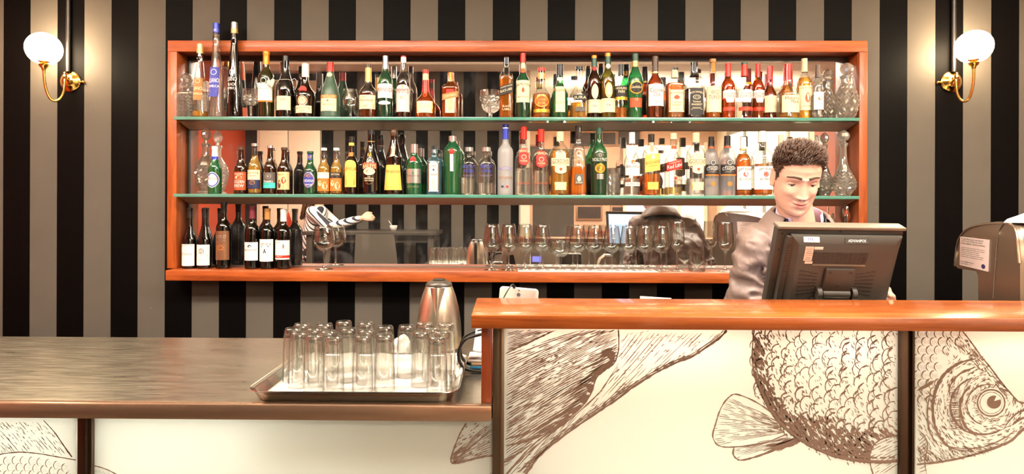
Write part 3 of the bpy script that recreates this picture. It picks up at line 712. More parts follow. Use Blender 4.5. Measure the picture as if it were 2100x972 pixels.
def _lines(w_, h_):
    v, f = [], []; r = random.Random(int(w_ * 1e6)); n_ = max(2, int(h_ / .0042))
    for i in range(n_):
        y = h_ / 2 - (i + .5) * h_ / n_; q = w_ * r.uniform(.55, 1) / 2; o = len(v)
        v += [(-q, y - .0006), (q, y - .0006), (q, y + .0006), (-q, y + .0006)]; f.append((o, o + 1, o + 2, o + 3))
    return v, f
def _specks(w_, h_):
    v, f = [], []; r = random.Random(int(w_ * 1e5) + 3)
    for i in range(40):
        x, y, q = r.uniform(-.5, .5) * w_, r.uniform(-.5, .5) * h_, r.uniform(.0006, .0016); o = len(v); a = r.random() * 6
        v += [(x + cos(a + 2 * pi * k / 5) * q, y + sin(a + 2 * pi * k / 5) * q * .7) for k in range(5)]; f.append(tuple(range(o, o + 5)))
    return v, f
def _frame(w_, h_):
    t = min(w_, h_) * .07; v = []
    for q in (0, t): v += [(-w_ / 2 + q, -h_ / 2 + q), (w_ / 2 - q, -h_ / 2 + q), (w_ / 2 - q, h_ / 2 - q), (-w_ / 2 + q, h_ / 2 - q)]
    return v, [(k, (k + 1) % 4, (k + 1) % 4 + 4, k + 4) for k in range(4)]
def _tree(w_, h_):
    v, f = [], []
    def seg(x0, y0, x1, y1, t):
        o = len(v); dx, dy = x1 - x0, y1 - y0; l = sqrt(dx * dx + dy * dy); nx, ny = -dy / l * t, dx / l * t
        v.extend([(x0 - nx, y0 - ny), (x1 - nx * .5, y1 - ny * .5), (x1 + nx * .5, y1 + ny * .5), (x0 + nx, y0 + ny)]); f.append((o, o + 1, o + 2, o + 3))
    seg(-.1 * w_, -.5 * h_, 0, -.15 * h_, .05 * w_); seg(.1 * w_, -.5 * h_, 0, -.15 * h_, .05 * w_)
    for a in (-1, 1):
        seg(0, -.15 * h_, a * .3 * w_, .15 * h_, .04 * w_); seg(a * .3 * w_, .15 * h_, a * .5 * w_, .45 * h_, .025 * w_); seg(a * .3 * w_, .15 * h_, a * .15 * w_, .5 * h_, .02 * w_); seg(a * .2 * w_, .05 * h_, a * .5 * w_, .15 * h_, .02 * w_)
    return v, f
def _pear(w_, h_):
    K = 24; v = []
    for k in range(K):
        a = 2 * pi * k / K; q = 1 - .35 * max(0, sin(a)) ; v.append((cos(a) * w_ / 2 * q, sin(a) * h_ / 2))
    return v, [tuple(range(K))]
SHAPES = {'@disc': _disc, '@ring': _ring, '@bar': _bar, '@lines': _lines, '@specks': _specks, '@frame': _frame, '@tree': _tree, '@pear': _pear}

Z1, Z2, Z3 = SZ[0], SZ[1], ledge_z - .0004
G1, G2, G3 = 'spirit bottles on the upper glass shelf', 'bottles on the lower glass shelf', 'wine bottles on the wooden ledge'
def T(*a, **k): return bottle(*a, zs=Z1, group=G1, **k)
def Mi(*a, **k): return bottle(*a, zs=Z2, group=G2, **k)
def B(*a, **k): return bottle(*a, zs=Z3, group=G3, Y=2.92, name='wine_bottle', **k)

def string_tag(e, S, Z, s):
    z = Z(165); r = S.r(z)
    ring = [(cos(2 * pi * k / 16) * (r + .001), sin(2 * pi * k / 16) * (r + .001), z + .001 * sin(k * 2)) for k in range(17)]
    MB().add(*tube(ring, .0009, 6)).build('string', PA['white'], e)
    MB().add(*tube(spline([(r, -.006, z), (r + .018, -.012, z + .006), (r + .028, -.012, z - .008), (r + .026, -.012, z - .02)], 5), .0008, 6)).build('string', PA['white'], e)
    MB().add(*tube(spline([(-r, -.006, z), (-r - .015, -.016, z - .002), (-r - .02, -.046, z - .006)], 5), .0008, 6)).build('string', PA['white'], e)
    hv = [(0, -.024), (-.017, -.002), (-.019, .008), (-.012, .014), (-.004, .012), (0, .008), (.005, .012), (.013, .014), (.019, .008), (.016, -.002)]
    t_ = MB().add(*prism([(a, b_) for a, b_ in hv], -.001, .001), T=Matrix.Translation((-r - .022, -.050, z - .018)) @ Matrix.Rotation(-.25, 4, 'Y')).build('heart_tag', PA['cream'], e, smooth=False)
def red_seal(yc, rp, mt='red'):
    def f(e, S, Z, s):
        z = Z(yc); q = S.pt(0, z, 0)
        MB().add(*lathe([(0, .003), (rp * s * .7, .0028), (rp * s, .001), (rp * s, -.002), (0, -.002)], 20), T=Matrix.Translation(q) @ Matrix.Rotation(radians(90), 4, 'X')).build('seal', PA[mt], e)
    return f

# ---- upper shelf, left to right
T(410, 91.6, 32, 'cone', 'clear', 'tapering clear bottle with brown label and dregs of gold liqueur', [(91.6, 100, 'clearcap'), (100, 110, 'goldcap')],
  [(162, 207, .9, 'brownlab', 'rect', [('@ring', 168, 9, 9, 'cream'), ('LIANO', 183, 7, 18, 'cream'), ('VANILLA', 194, 4, 19, 'cream'), ('@bar', 200, 1, 20, 'cream')])], 'gold', 229, Y=2.868)
T(443, 49, 34, 'cone', 'clear', 'tallest tapering clear bottle with blue label and blue cap at the left', [(49, 68, 'bluecap')],
  [(60, 68, .9, None, 'rect', [('DIO', 63, 5, 12, 'white')]), (139.5, 200.6, .9, 'blue', 'rect', [('@ring', 150, 12, 12, 'white'), ('LLIANO', 167, 9, 20, 'white'), ('SAMBUCA', 179, 5, 21, 'white'), ('@lines', 188, 9, 18, 'white'), ('@bar', 195, 1, 22, 'white')])], 'water', 75, Y=2.868)
T(480, 47, 33, 'cone', 'dark', 'tall tapering black bottle with silver cap and white lettering', [(47, 59, 'silvercap'), (59, 69, 'goldcap')],
  [(140, 205, .9, None, 'rect', [('@ring', 150, 12, 10, 'white'), ('LIANO', 164, 9, 19, 'white'), ('BLACK', 175, 6, 16, 'white'), ('SAMBUCA', 183, 5, 19, 'white'), ('@lines', 191, 9, 20, 'white'), ('@bar', 198, 1, 26, 'white')])], Y=2.868)
T(545.5, 107, 33, 'bordeaux', 'olive', 'green white wine bottle with orange capsule and white label on the upper shelf', [(107, 133, 'orangecap')],
  [(172, 208, .94, 'white', 'rect', [('@disc', 168, 16, 15, 'dkgreen'), ('@ring', 168, 12, 12, 'silver'), ('GRAVITY', 184, 3, 18, 'grey'), ('@lines', 194, 10, 18, 'grey')]), (208, 211, .94, 'orange', 'rect', [])], 'cola', 212, name='wine_bottle')
T(585.6, 116, 38, 'cream', 'dark', 'dark bottle with white string and heart shaped card tag around its neck', [(116, 126, 'blackcap')],
  [(199.5, 228, .78, 'cream', 'rect', [('Vok', 206, 6, 12, 'rust'), ('@bar', 212, 4, 22, 'grey'), ('@lines', 221, 8, 20, 'grey')])], extra=string_tag)
T(626, 131.6, 44, 'bened', 'darkbrown', 'dark amber squat bottle with white wax neck, red seal and round label', [(131.6, 159, 'whitecap')],
  [(199, 220, .5, 'cream', 'round', [('@ring', 209, 18, 18, 'rust'), ('@specks', 209, 8, 8, 'brownlab')]), (219, 234, .86, 'cream', 'rect', [('BENEDICTINE', 224, 4, 28, 'brownlab'), ('DOM', 230, 4, 9, 'red')])], 'darkamber', 160, extra=red_seal(187, 8))
T(677, 129, 40, 'cognac', 'frostgreen', 'frosted green sloping brandy bottle with red cap and orange topped label', [(129, 147.5, 'redcap')],
  [(150, 159, .8, 'cream', 'round', [('@ring', 154, 5, 5, 'gold')]), (197, 230, .84, 'cream', 'rect', [('@disc', 209, 5, 4, 'brownlab'), ('NAPOLEON', 217, 4, 20, 'brownlab'), ('@lines', 224, 5, 18, 'tan')]), (197, 204, .84, 'orange', 'rect', [('CHATILLON', 200.5, 5, 27, 'cream')])])
T(755, 133.7, 37, 'hennessy', 'clear', 'cognac bottle with gold wrapped neck and cream script label beside the brandy snifter', [(133.7, 140, 'browncap'), (140, 168, 'goldcap')],
  [(197.5, 226, .92, 'cream', 'rect', [('JAs', 202, 4, 12, 'brownlab', 0, -5), ('Hennessy', 208.5, 6, 25, 'browncap'), ('Cognac', 220, 5, 14, 'brownlab', 0, -4), ('@specks', 214, 20, 4, 'brownlab', 0, 13)])], 'darkamber', 190, n=2.4)
T(790, 116, 32, 'spirit', 'green', 'dark green bottle with tall silver capsule and white label lettered in red', [(116, 142, 'silvercap')],
  [(174, 203, .97, 'white', 'rect', [('@ring', 179, 5, 5, 'red'), ('PERNOD', 186.5, 8, 30, 'red'), ('@lines', 196, 7, 18, 'pink')]), (209, 217, .8, 'white', 'oval', [('@bar', 213, 3, 18, 'navy')])], 'cola', 200)
T(827, 116, 30, 'spirit', 'clear', 'clear bottle of dark liqueur with white cap and pale label lettered in red', [(116, 118, 'redcap'), (118, 130, 'whitecap')],
  [(176, 231, .94, 'pink', 'arch', [("PIMM'S", 188.5, 10, 24, 'red'), ('@disc', 180, 5, 3, 'gold'), ('No1', 202, 7, 9, 'brownlab'), ('@bar', 217, .8, 26, 'brownlab'), ('@lines', 224, 7, 18, 'tan')])], 'cola', 171)
T(872.5, 144, 43, 'marnier', 'amberglass', 'squat round amber liqueur bottle with red ribbon and red cap', [(144, 152, 'redcap'), (152, 165, 'creamcap'), (165, 190, 'redcap')],
  [(189, 202, .55, 'red', 'shield', [('@ring', 196, 9, 9, 'gold')]), (210, 234, .80, 'cream', 'rect', [('@bar', 220, 12, 28, 'rust'), ('@frame', 222, 22, 33, 'gold')]), (214, 228, .7, None, 'rect', [('Grand Marnier', 220, 5, 27, 'cream')])], 'amber', 180)
T(924, 150, 36, 'square', 'amberglass', 'square orange brown liqueur bottle with orange cap and diagonal ribbon', [(150, 168, 'orangecap')],
  [(186, 196, .45, 'red', 'shield', []), (200, 234, .55, 'cream', 'rect', [('@lines', 218, 24, 16, 'tan')]), (193, 205, .92, 'tan', 'rect', [('COINTREAU', 199, 5, 24, 'cream')], .22)], 'amber', 180, n=5)
T(1038, 119, 28.5, 'squarelong', 'clear', 'square amber whisky bottle with slanted black label beside the saucer glass', [(119, 133, 'blackcap')],
  [(176, 195, .97, 'black', 'rect', [('JOHNNIE WALKER', 180, 3.4, 24, 'cream'), ('BLACK LABEL', 187, 5, 24, 'cream'), ('@bar', 192, 1, 25, 'gold')], .28), (217, 228, .7, None, 'rect', [('BLACK', 220, 4, 15, 'cream'), ('LABEL', 226, 4, 15, 'cream')])], 'whisky', 157, n=5)
T(1072, 110.6, 31.5, 'tallneck', 'green', 'green whiskey bottle with red cap and big cream label', [(110.6, 129, 'redcap')],
  [(130, 146, .75, 'cream', 'rect', []), (141, 151, .9, 'red', 'oval', [('@ring', 146, 6, 6, 'gold')]), (167, 212, .96, 'cream', 'rect', [('JAMESON', 176, 7, 28, 'black', 2), ('@pear', 187, 11, 6, 'rust'), ('@bar', 192, 1.5, 12, 'black'), ('IRISH WHISKEY', 201, 2.6, 22, 'black'), ('@lines', 207, 5, 18, 'tan')])], 'cola', 214)
T(1110, 140, 38, 'maker', 'clear', 'amber whisky bottle with red cap, gold neck and red oval label', [(140, 147, 'redcap'), (150, 163, 'goldcap')],
  [(197, 223, .82, 'rust', 'oval', [('@ring', 210, 24, 29, 'gold'), ('CHIVAS', 207, 5, 20, 'gold'), ('REGAL', 214, 5, 16, 'gold')]), (226, 233, .9, 'gold', 'rect', [('@bar', 229.5, 1, 24, 'rust')])], 'whisky', 193)
T(1147.6, 133, 34.5, 'maker', 'green', 'green whisky bottle with black cap and large cream script label', [(133, 156, 'blackcap')],
  [(160, 166, .9, 'pink', 'rect', []), (179, 232, .94, 'cream', 'rect', [('Ballantine', 186, 8, 26, 'brownlab'), ('@specks', 200, 12, 11, 'tan'), ('FINEST', 213, 3.5, 18, 'tan'), ('@lines', 223, 7, 22, 'tan')])], 'greenwater', 172)
T(1187.6, 137.6, 39, 'maker', 'clear', 'nearly empty clear round whisky bottle with black label strip and black cap', [(137.6, 143.5, 'blackcap')],
  [(185, 199, .9, None, 'rect', [('ISLE OF', 188, 3, 14, 'grey')]), (197, 209, .72, 'black', 'rect', [('JURA', 203.5, 7.5, 25, 'cream')]), (222, 231, .55, 'grey', 'rect', [('@lines', 226, 5, 15, 'cream')])], 'gold', 212)
T(1218, 115, 29, 'spirit', 'darkbrown', 'dark brown whisky bottle with orange stopper and two cream labels, left of a matching pair', [(115, 120, 'orangecap'), (120, 138, 'greencap')],
  [(135, 146, .8, 'red', 'round', []), (175, 205, .5, 'cream', 'oval', []), (206, 233, .96, 'cream', 'rect', [('LAGAVULIN', 210, 2.4, 20, 'tan'), ('16', 219, 5, 7, 'red'), ('@lines', 228, 5, 18, 'tan')])])
T(1246, 110, 31, 'spirit', 'olive', 'olive whisky bottle with orange stopper and two cream labels, right of a matching pair', [(110, 116.5, 'orangecap'), (116.5, 132, 'greencap')],
  [(131, 142, .8, 'pink', 'round', []), (172, 203, .5, 'cream', 'oval', [('@ring', 187, 28, 12, 'gold')]), (204, 232, .96, 'cream', 'rect', [('LAGAVULIN', 208, 2.6, 24, 'tan'), ('16', 217, 5, 7, 'red'), ('@lines', 226, 5, 20, 'tan')])], 'gold', 160)
T(1272.5, 133.4, 28, 'spirit', 'clear', 'clear whisky bottle with black label and amber band beside the bright green bottle', [(133.4, 155, 'blackcap')],
  [(178, 200, .95, 'black', 'rect', [('HIGHLAND', 183, 5, 23, 'cream'), ('PARK', 190, 5.5, 14, 'cream'), ('@bar', 196, .8, 20, 'gold')]), (200.5, 207, .95, 'gold', 'rect', [])], 'whisky', 222)
T(1302, 111.5, 34, 'triangle', 'emerald', 'bright green three sided whisky bottle with round black label', [(111.5, 126, 'greencap'), (126, 138, 'goldcap')],
  [(125, 137, .7, 'yellow', 'rect', [('@disc', 131, 4, 4, 'brownlab')]), (168, 196, .86, 'black', 'round', [('@ring', 182, 26, 27, 'gold'), ('Glenfiddich', 181, 5.5, 23, 'cream'), ('@lines', 188, 6, 16, 'silver')]), (203, 222, .85, 'rust', 'rect', [('12', 206, 4, 6, 'cream'), ('@lines', 214, 9, 18, 'cream')])], 'greenwater', 160)
T(1343, 116.7, 36, 'tallneck', 'clear', 'dark amber whisky bottle with tall black capsule and white script label', [(116.7, 148, 'browncap'), (148, 151, 'goldcap')],
  [(175, 219.5, .9, 'white', 'rect', [('Canadian', 187, 8, 26, 'black'), ('Club', 196, 8, 14, 'black'), ('@lines', 205, 4, 22, 'tan'), ('1858', 211, 3, 9, 'rust')])], 'darkamber', 152)
T(1383, 140, 35, 'square', 'clear', 'square honey coloured whiskey bottle with black cap and white label', [(140, 144.5, 'blackcap'), (144.5, 160, 'creamcap')],
  [(187, 232, .9, 'cream', 'rect', [('JACK DANIELS', 193, 4.5, 29, 'browncap', 2), ('@pear', 202, 9, 12, 'rust'), ('Tennessee', 212, 3.5, 18, 'brownlab'), ('WHISKEY', 218, 4, 20, 'brownlab'), ('@lines', 226, 6, 14, 'tan'), ('@frame', 209, 42, 29, 'tan')])], 'whisky', 172, n=5)
T(1423, 128.4, 36, 'square', 'clear', 'square clear whiskey bottle with black cap and ornate black label', [(128.4, 132, 'blackcap'), (132.5, 157, 'blackcap')],
  [(184, 238, .9, 'black', 'rect', [('JACK DANIELS', 192, 5, 28, 'cream', 3), ('@ring', 202, 9, 15, 'cream'), ('@ring', 202, 4, 8, 'cream'), ('Tennessee', 211, 4, 16, 'cream'), ('WHISKEY', 217, 4, 22, 'cream'), ('@lines', 225, 6, 24, 'cream'), ('@frame', 211, 52, 31, 'silver')])], 'cola', 183, n=5)
T(1461, 122, 35, 'spirit', 'clear', 'clear bourbon bottle with cork stopper, orange neck strip and cream label', [(122, 128, 'cork')],
  [(129, 150, .6, 'orange', 'rect', []), (179, 232, .9, 'cream', 'rect', [('WILD', 192, 8, 17, 'browncap'), ('TURKEY', 202, 8, 24, 'browncap'), ('@lines', 214, 8, 22, 'tan'), ('@bar', 228, 6, 10, 'orange', 0, -8)])], 'whisky', 227)
SO = lambda yy: [(186, 212, .9, 'white', 'badge', [('SOUTHERN', 194, 4.5, 23, 'red'), ('COMFORT', 200, 5.5, 25, 'red')]), (221, 229, .9, 'red', 'arch', [('@specks', 225, 6, 24, 'gold')])]
T(1492.5, 131, 29, 'spirit', 'amberglass', 'amber liqueur bottle with red wax neck and white badge label, leftmost of three alike', [(131, 158, 'redcap')], SO(0), 'whisky', 165)
T(1526, 129, 33, 'spirit', 'clear', 'empty clear liqueur bottle with red wax neck and white badge label, middle of three alike', [(129, 133, 'greencap'), (133, 157, 'redcap')], SO(0))
T(1553.5, 131.5, 26, 'spirit', 'amberglass', 'amber liqueur bottle with red wax neck and white badge label, rightmost of three alike', [(131.5, 158, 'redcap')], SO(0), 'whisky', 165, Y=2.945)
def drips(e, S, Z, s):
    r = random.Random(5); q = MB()
    for k in range(9):
        a = 2 * pi * k / 9 + r.random() * .3; z0, z1 = Z(163), Z(r.uniform(170, 181)); n_ = 5
        q.add(*tube([((S.r(z0 + (z1 - z0) * i / n_) + .0004) * cos(a), (S.r(z0 + (z1 - z0) * i / n_) + .0004) * sin(a), z0 + (z1 - z0) * i / n_) for i in range(n_ + 1)], [.0022, .002, .0017, .0016, .0018, .0012], 7))
    o = q.build('wax_drips', PA['wax'], e); o['kind'] = 'stuff'
MK = [(198, 233, .92, 'cream', 'rect', [("Maker's", 204, 6.5, 27, 'browncap'), ('Mark', 211, 6.5, 16, 'browncap', 0, 5), ('@lines', 221, 9, 24, 'tan')])]
T(1578, 137, 29, 'maker', 'clear', 'dark bourbon bottle dipped in red wax with faint cream label, left of two waxed bottles', [(137, 164, 'wax')], [(198, 232, .92, 'cream', 'rect', [('@specks', 212, 22, 22, 'tan')])], 'darkamber', 178, Y=2.94, extra=drips)
T(1616, 132.6, 40, 'maker', 'clear', 'bourbon bottle dipped in dripping red wax with square cream label, right of two waxed bottles', [(132.6, 164, 'wax')], MK, 'gold', 233, n=2.6, extra=drips)
T(1649, 121, 30, 'spirit', 'clear', 'gold rum bottle with tall cream cap and pictorial cream label', [(121, 148, 'creamcap'), (133, 136, 'goldcap')],
  [(178, 228, .93, 'cream', 'rect', [('Captain Morgan', 182, 4.5, 25, 'brownlab', 1), ('@pear', 202, 20, 10, 'rust'), ('@specks', 202, 26, 14, 'browncap'), ('RUM', 220, 3.5, 14, 'brownlab')])], 'gold', 160, Y=2.905)
T(1676, 134, 23, 'spirit', 'clear', 'slim clear bottle with brown cap and small orange fruit picture', [(134, 159, 'browncap')],
  [(190, 226, .9, 'white', 'rect', [('@disc', 204, 7, 8, 'orange'), ('@specks', 199, 8, 14, 'green'), ('@lines', 217, 8, 12, 'tan')])], 'water', 195, Y=2.862)

# ---- lower shelf
Mi(441, 301, 27, 'beer', 'emerald', 'green beer bottle with white oval label and white neck foil', [(301, 308, 'whitecap'), (306, 321, 'whitecap'), (321, 327, 'bluecap')],
   [(353, 385, .92, 'white', 'oval', [('@ring', 369, 29, 23, 'blue'), ('PERONI', 367, 6, 21, 'rust'), ('@bar', 374, 1, 14, 'gold'), ('@bar', 378, 2.5, 15, 'navy'), ('@specks', 359, 5, 16, 'navy')])], 'greenwater', 330, name='beer_bottle', Y=2.866)
def beer(x, top, w, lab, labs, glass='brown', cap='browncap', liq='cola', **k):
    return Mi(x, top, w, 'beer', glass, lab, [(top, top + 5, cap)], labs, liq, k.pop('fy', top + 12), name='beer_bottle', **k)
beer(494.5, 302.6, 27, 'brown beer bottle with rust and white cartoon lettered label', [(353, 390, .95, 'rust', 'rect', [("Monteith's", 357, 3.5, 17, 'white'), ('@pear', 364, 8, 14, 'cream'), ('GOLDEN', 373, 6, 21, 'white'), ('BREW', 381, 6, 20, 'white'), ('@lines', 387, 4, 18, 'peach')])])
beer(522.6, 295, 28, 'clear bottle of golden lager with cream and dark label and silver crown cap', [(349, 369, .95, 'cream', 'rect', [('Corona', 354, 6, 22, 'navy'), ('Extra', 360.5, 4, 14, 'navy'), ('@lines', 366, 3, 18, 'gold')]), (369, 387, .95, 'navy', 'rect', [('@specks', 374, 8, 12, 'gold'), ('@ring', 375, 9, 11, 'gold'), ('@bar', 384, 1.5, 22, 'frostprint')])], 'clear', 'silvercap', 'beer', fy=320)
beer(554.4, 299, 27, 'brown beer bottle with charcoal and turquoise label', [(354, 375, .95, 'grey', 'rect', [('@ring', 362, 11, 12, 'silver'), ('@disc', 362, 5, 5, 'silver'), ("Monteith's", 372, 4.5, 19, 'white')]), (375, 386, .95, 'teal', 'rect', [('PILSNER', 378, 3.5, 13, 'green', 0, -3)])], cap='silvercap')
beer(583, 303, 27, 'brown beer bottle with peach label showing a dark figure', [(353, 389, .95, 'peach', 'rect', [("Monteith's", 358, 3.5, 14, 'rust', 0, -3), ('@pear', 370, 14, 9, 'red', 0, 3), ('@pear', 378, 18, 7, 'browncap', 0, -6), ('@specks', 382, 10, 18, 'browncap')])])
beer(636.5, 311, 28, 'green beer bottle with blue oval label showing a gold lion, shortest beer', [(352, 386, .88, 'blue', 'oval', [('@ring', 369, 32, 23, 'silver'), ('@specks', 361, 7, 14, 'gold'), ('@pear', 361, 6, 9, 'gold'), ('INDIANA', 371, 5.5, 20, 'white'), ('PREMIUM', 379, 3, 13, 'white')]), (317, 328, .85, 'blue', 'rect', [('@specks', 322, 5, 7, 'gold')])], 'green', 'greencap', 'greenwater', fy=330)
CID = lambda m_, d: [(354, 366, .95, m_, 'rect', [('ASTON', 358, 4, 17, d), ('@lines', 363, 3, 14, d)]), (366, 392, .95, 'orange', 'rect', [('@pear', 376, 12, 8, 'cream', 0, -5), ('@pear', 381, 15, 10, 'cream', 0, 5), ('@bar', 389, 2, 17, 'cream')])]
beer(664.5, 304, 26, 'golden cider bottle with white topped orange pear label', CID('white', 'brownlab'), 'clear', 'whitecap', 'beer', fy=327)
beer(690, 304, 26, 'golden cider bottle with black topped orange pear label', CID('black', 'cream'), 'clear', 'whitecap', 'beer', fy=327)
Mi(721, 281, 29, 'tallneck', 'darkbrown', 'dark brown liqueur bottle with yellow arched label and orange neck band', [(281, 293, 'blackcap'), (293, 299, 'yellow')],
   [(313, 321, .86, 'orange', 'rect', []), (329, 384, .93, 'yellow', 'arch', [('KAHLUA', 346, 8, 25, 'rust', 2), ('@bar', 357, 8, 14, 'cream'), ('@frame', 368, 24, 18, 'gold'), ('@lines', 372, 14, 14, 'tan')])])
Mi(761, 267, 39, 'cream', 'dark', 'black cream liqueur bottle with arched red and cream label', [(267, 276, 'blackcap'), (290, 291, 'goldcap')],
   [(313, 322, .6, None, 'rect', [('RA', 318, 7, 9, 'gold')]), (334, 347, .78, 'rust', 'arch', [('BAILEYS', 341, 8, 26, 'cream', 2)]), (345, 360, .62, 'cream', 'oval', [('@pear', 352, 6, 14, 'tan')]), (362, 382, .7, None, 'rect', [('THE', 363, 2.5, 6, 'cream'), ('ORIGINAL', 366.5, 3.5, 20, 'cream'), ('IRISH CREAM', 371, 3, 18, 'cream'), ('@lines', 377, 4, 16, 'tan')])])
Mi(808, 262, 40, 'monk', 'darkbrown', 'brown robe shaped hazelnut liqueur bottle with gold label', [(262, 279, 'browncap')],
   [(301, 321, .42, 'creamcap', 'rect', [('F', 311, 13, 8, 'rust')]), (339, 390, .93, 'yellow', 'taper', [('Frangelico', 353, 9, 28, 'browncap'), ('@lines', 366, 12, 20, 'tan'), ('@lines', 378, 8, 22, 'tan'), ('@specks', 384, 7, 22, 'tan')])])
Mi(849.4, 296.5, 34, 'tanq', 'emerald', 'green ribbed gin bottle with silver cap, round red seal and white label', [(296.5, 314, 'silvercap')],
   [(347, 376, .93, 'silver', 'rect', [('@disc', 356, 4, 4, 'green'), ('Tanqueray', 361, 6, 26, 'grey'), ('@bar', 348, 1.3, 31, 'dkgreen'), ('@bar', 374.5, 1.3, 31, 'dkgreen')]), (380, 386, .8, None, 'rect', [('LONDON DRY GIN', 383, 3.5, 24, 'silver')])], 'greenwater', 325, extra=red_seal(328, 6.2))
Mi(891, 300, 31.5, 'square', 'blue', 'square pale blue gin bottle with tall arched label', [(300, 307, 'blackcap'), (307, 314, 'silvercap')],
   [(332, 393, .66, 'white', 'arch', [('BOMBAY', 341, 4, 14, 'grey', 1.5), ('@ring', 349, 9, 8, 'ltblue'), ('@disc', 349, 5, 4, 'grey'), ('SAPPHIRE', 359, 4, 15, 'grey', -1.5), ('@lines', 378, 22, 11, 'tan'), ('@frame', 363, 56, 20, 'brownlab')])], 'bluewater', 335, n=4)
Mi(928, 280, 38, 'ten', 'emerald', 'tall green faceted gin bottle with narrow white strip and red seal', [(280, 290, 'silvercap')],
   [(317, 352, .2, 'white', 'rect', [('T', 322, 4, 3, 'green'), ('E', 330, 4, 3, 'green'), ('N', 338, 4, 3, 'green'), ('@lines', 347, 5, 4, 'green')])], 'greenwater', 356, extra=red_seal(312, 5.5))
for x, w, l in ((962, 35, 'clear round shouldered vodka bottle with blue lettering, left of two alike'), (997.6, 37, 'clear round shouldered vodka bottle with blue lettering, right of two alike')):
    Mi(x, 303, w, 'absolut', 'clear', l, [(303, 311, 'silvercap')], [(333, 366, .9, None, 'rect', [('ABSOLUT', 342, 7, 26, 'bluecap'), ('VODKA', 351.5, 7, 21, 'bluecap'), ('@lines', 361, 5, 27, 'frostprint')])], 'water', 364 if x < 980 else 375)
Mi(1036.6, 256, 33, 'goose', 'frost', 'tall frosted white vodka bottle with blue capsule', [(256, 262, 'bluecap'), (262, 264, 'whitecap'), (264, 286, 'bluecap')],
   [(338, 352, .9, None, 'rect', [('@pear', 346, 6, 27, 'frostprint'), ('@bar', 347, 2.5, 29, 'frostprint')]), (360, 370, .9, None, 'rect', [('GREY GOOSE', 365, 5, 28, 'tan'), ('VODKA', 371, 2.5, 16, 'silver')]), (380, 387, .9, None, 'rect', [('@bar', 383, 4, 5, 'navy', 0, -6), ('@bar', 383, 4, 5, 'red', 0, 4)])])
for x, t, d, l in ((1074, 260.6, 0, 'clear vodka bottle with red capsule and red shield, taller of two alike'), (1109.5, 266, 5, 'clear vodka bottle with red capsule and red shield, shorter of two alike')):
    Mi(x, t, 36, 'tallneck', 'clear', l, [(t, t + 25, 'redcap')], [(305 + d, 315 + d, .9, 'red', 'arch', [('SMIRNOFF', 310 + d, 6, 29, 'cream', 1.5)]), (315 + d, 340 + d, .7, 'red', 'shield', [('@ring', 323 + d, 9, 10, 'cream'), ('VODKA', 331 + d, 4, 15, 'cream'), ('@lines', 335 + d, 3, 10, 'cream')]), (372, 381, .9, None, 'rect', [('TRIPLE DISTILLED', 376, 4, 26, 'rust')])], 'water', 345 + d)
GO = [(314, 328, .55, 'cream', 'arch', [('@ring', 321, 9, 9, 'gold')]), (325, 341, .95, 'cream', 'rect', [("GORDON'S", 332, 9, 32, 'browncap'), ('LONDON DRY GIN', 338, 2.2, 22, 'brownlab'), ('@bar', 326, 1, 36, 'red'), ('@bar', 340.5, 1, 36, 'red')]), (341, 357, .6, 'cream', 'shield', [('@disc', 348, 6, 6, 'rust')]), (374, 390, .62, 'creamcap', 'rect', [('@lines', 382, 8, 18, 'tan'), ('@frame', 382, 15, 24, 'gold')])]
Mi(1148.6, 271, 40, 'gordon', 'clear', 'gold liquor bottle with cream cap and cream and yellow label beside the square orange one', [(271, 290, 'creamcap')], GO, 'gold', 309)
Mi(1186, 259, 35, 'stolen', 'clear', 'tapering square bottle half full of orange spirit with black cap and small black label', [(259, 284, 'blackcap')],
   [(310, 326, .7, None, 'rect', [('@ring', 316, 12, 10, 'silver')]), (358, 378, .55, 'grey', 'rect', [('@pear', 367, 11, 8, 'cream'), ('STOLEN', 375, 3, 13, 'cream')])], 'orange', 343, n=4)
Mi(1228.6, 263, 34, 'noilly', 'green', 'dark green vermouth bottle with white lettering and gold crest', [(263, 276, 'greencap')],
   [(314, 324, .5, 'grey', 'round', [('@ring', 319, 6, 6, 'cream')]), (324, 332, .9, None, 'rect', [('NOILLY PRAT', 328, 7, 29, 'white')]), (336, 356, .62, 'gold', 'round', [('@disc', 346, 13, 13, 'browncap'), ('@ring', 346, 9, 9, 'gold')]), (357, 368, .42, 'silver', 'rect', [('@lines', 362, 7, 10, 'grey')])], 'cola', 330)
Mi(1296, 272, 33, 'tallneck', 'clear', 'clear white rum bottle with white capsule and white label', [(272, 295, 'whitecap')],
   [(333, 360, .93, 'white', 'arch', [('@disc', 333, 9, 9, 'rust'), ('@ring', 333, 7, 7, 'gold'), ('BACARDI', 342, 6, 26, 'browncap'), ('@bar', 354, 2, 14, 'rust')]), (374, 382, .93, 'white', 'rect', [('SUPERIOR', 378, 4, 24, 'browncap')])], 'water', 366)
Mi(1335.6, 276, 35, 'gordon', 'clear', 'square amber rum bottle with black cap and slanted yellow label', [(276, 291, 'blackcap')],
   [(317, 352, .94, 'yellow', 'rect', [('@pear', 323, 10, 7, 'cream'), ('BUNDABERG', 334, 6.5, 28, 'brownlab'), ('ORIGINAL', 341, 3, 18, 'brownlab')], .16), (374, 389, .65, 'yellow', 'rect', [('@frame', 381, 13, 22, 'gold'), ('RUM', 381, 4, 12, 'gold')])], 'whisky', 357, n=3.2)
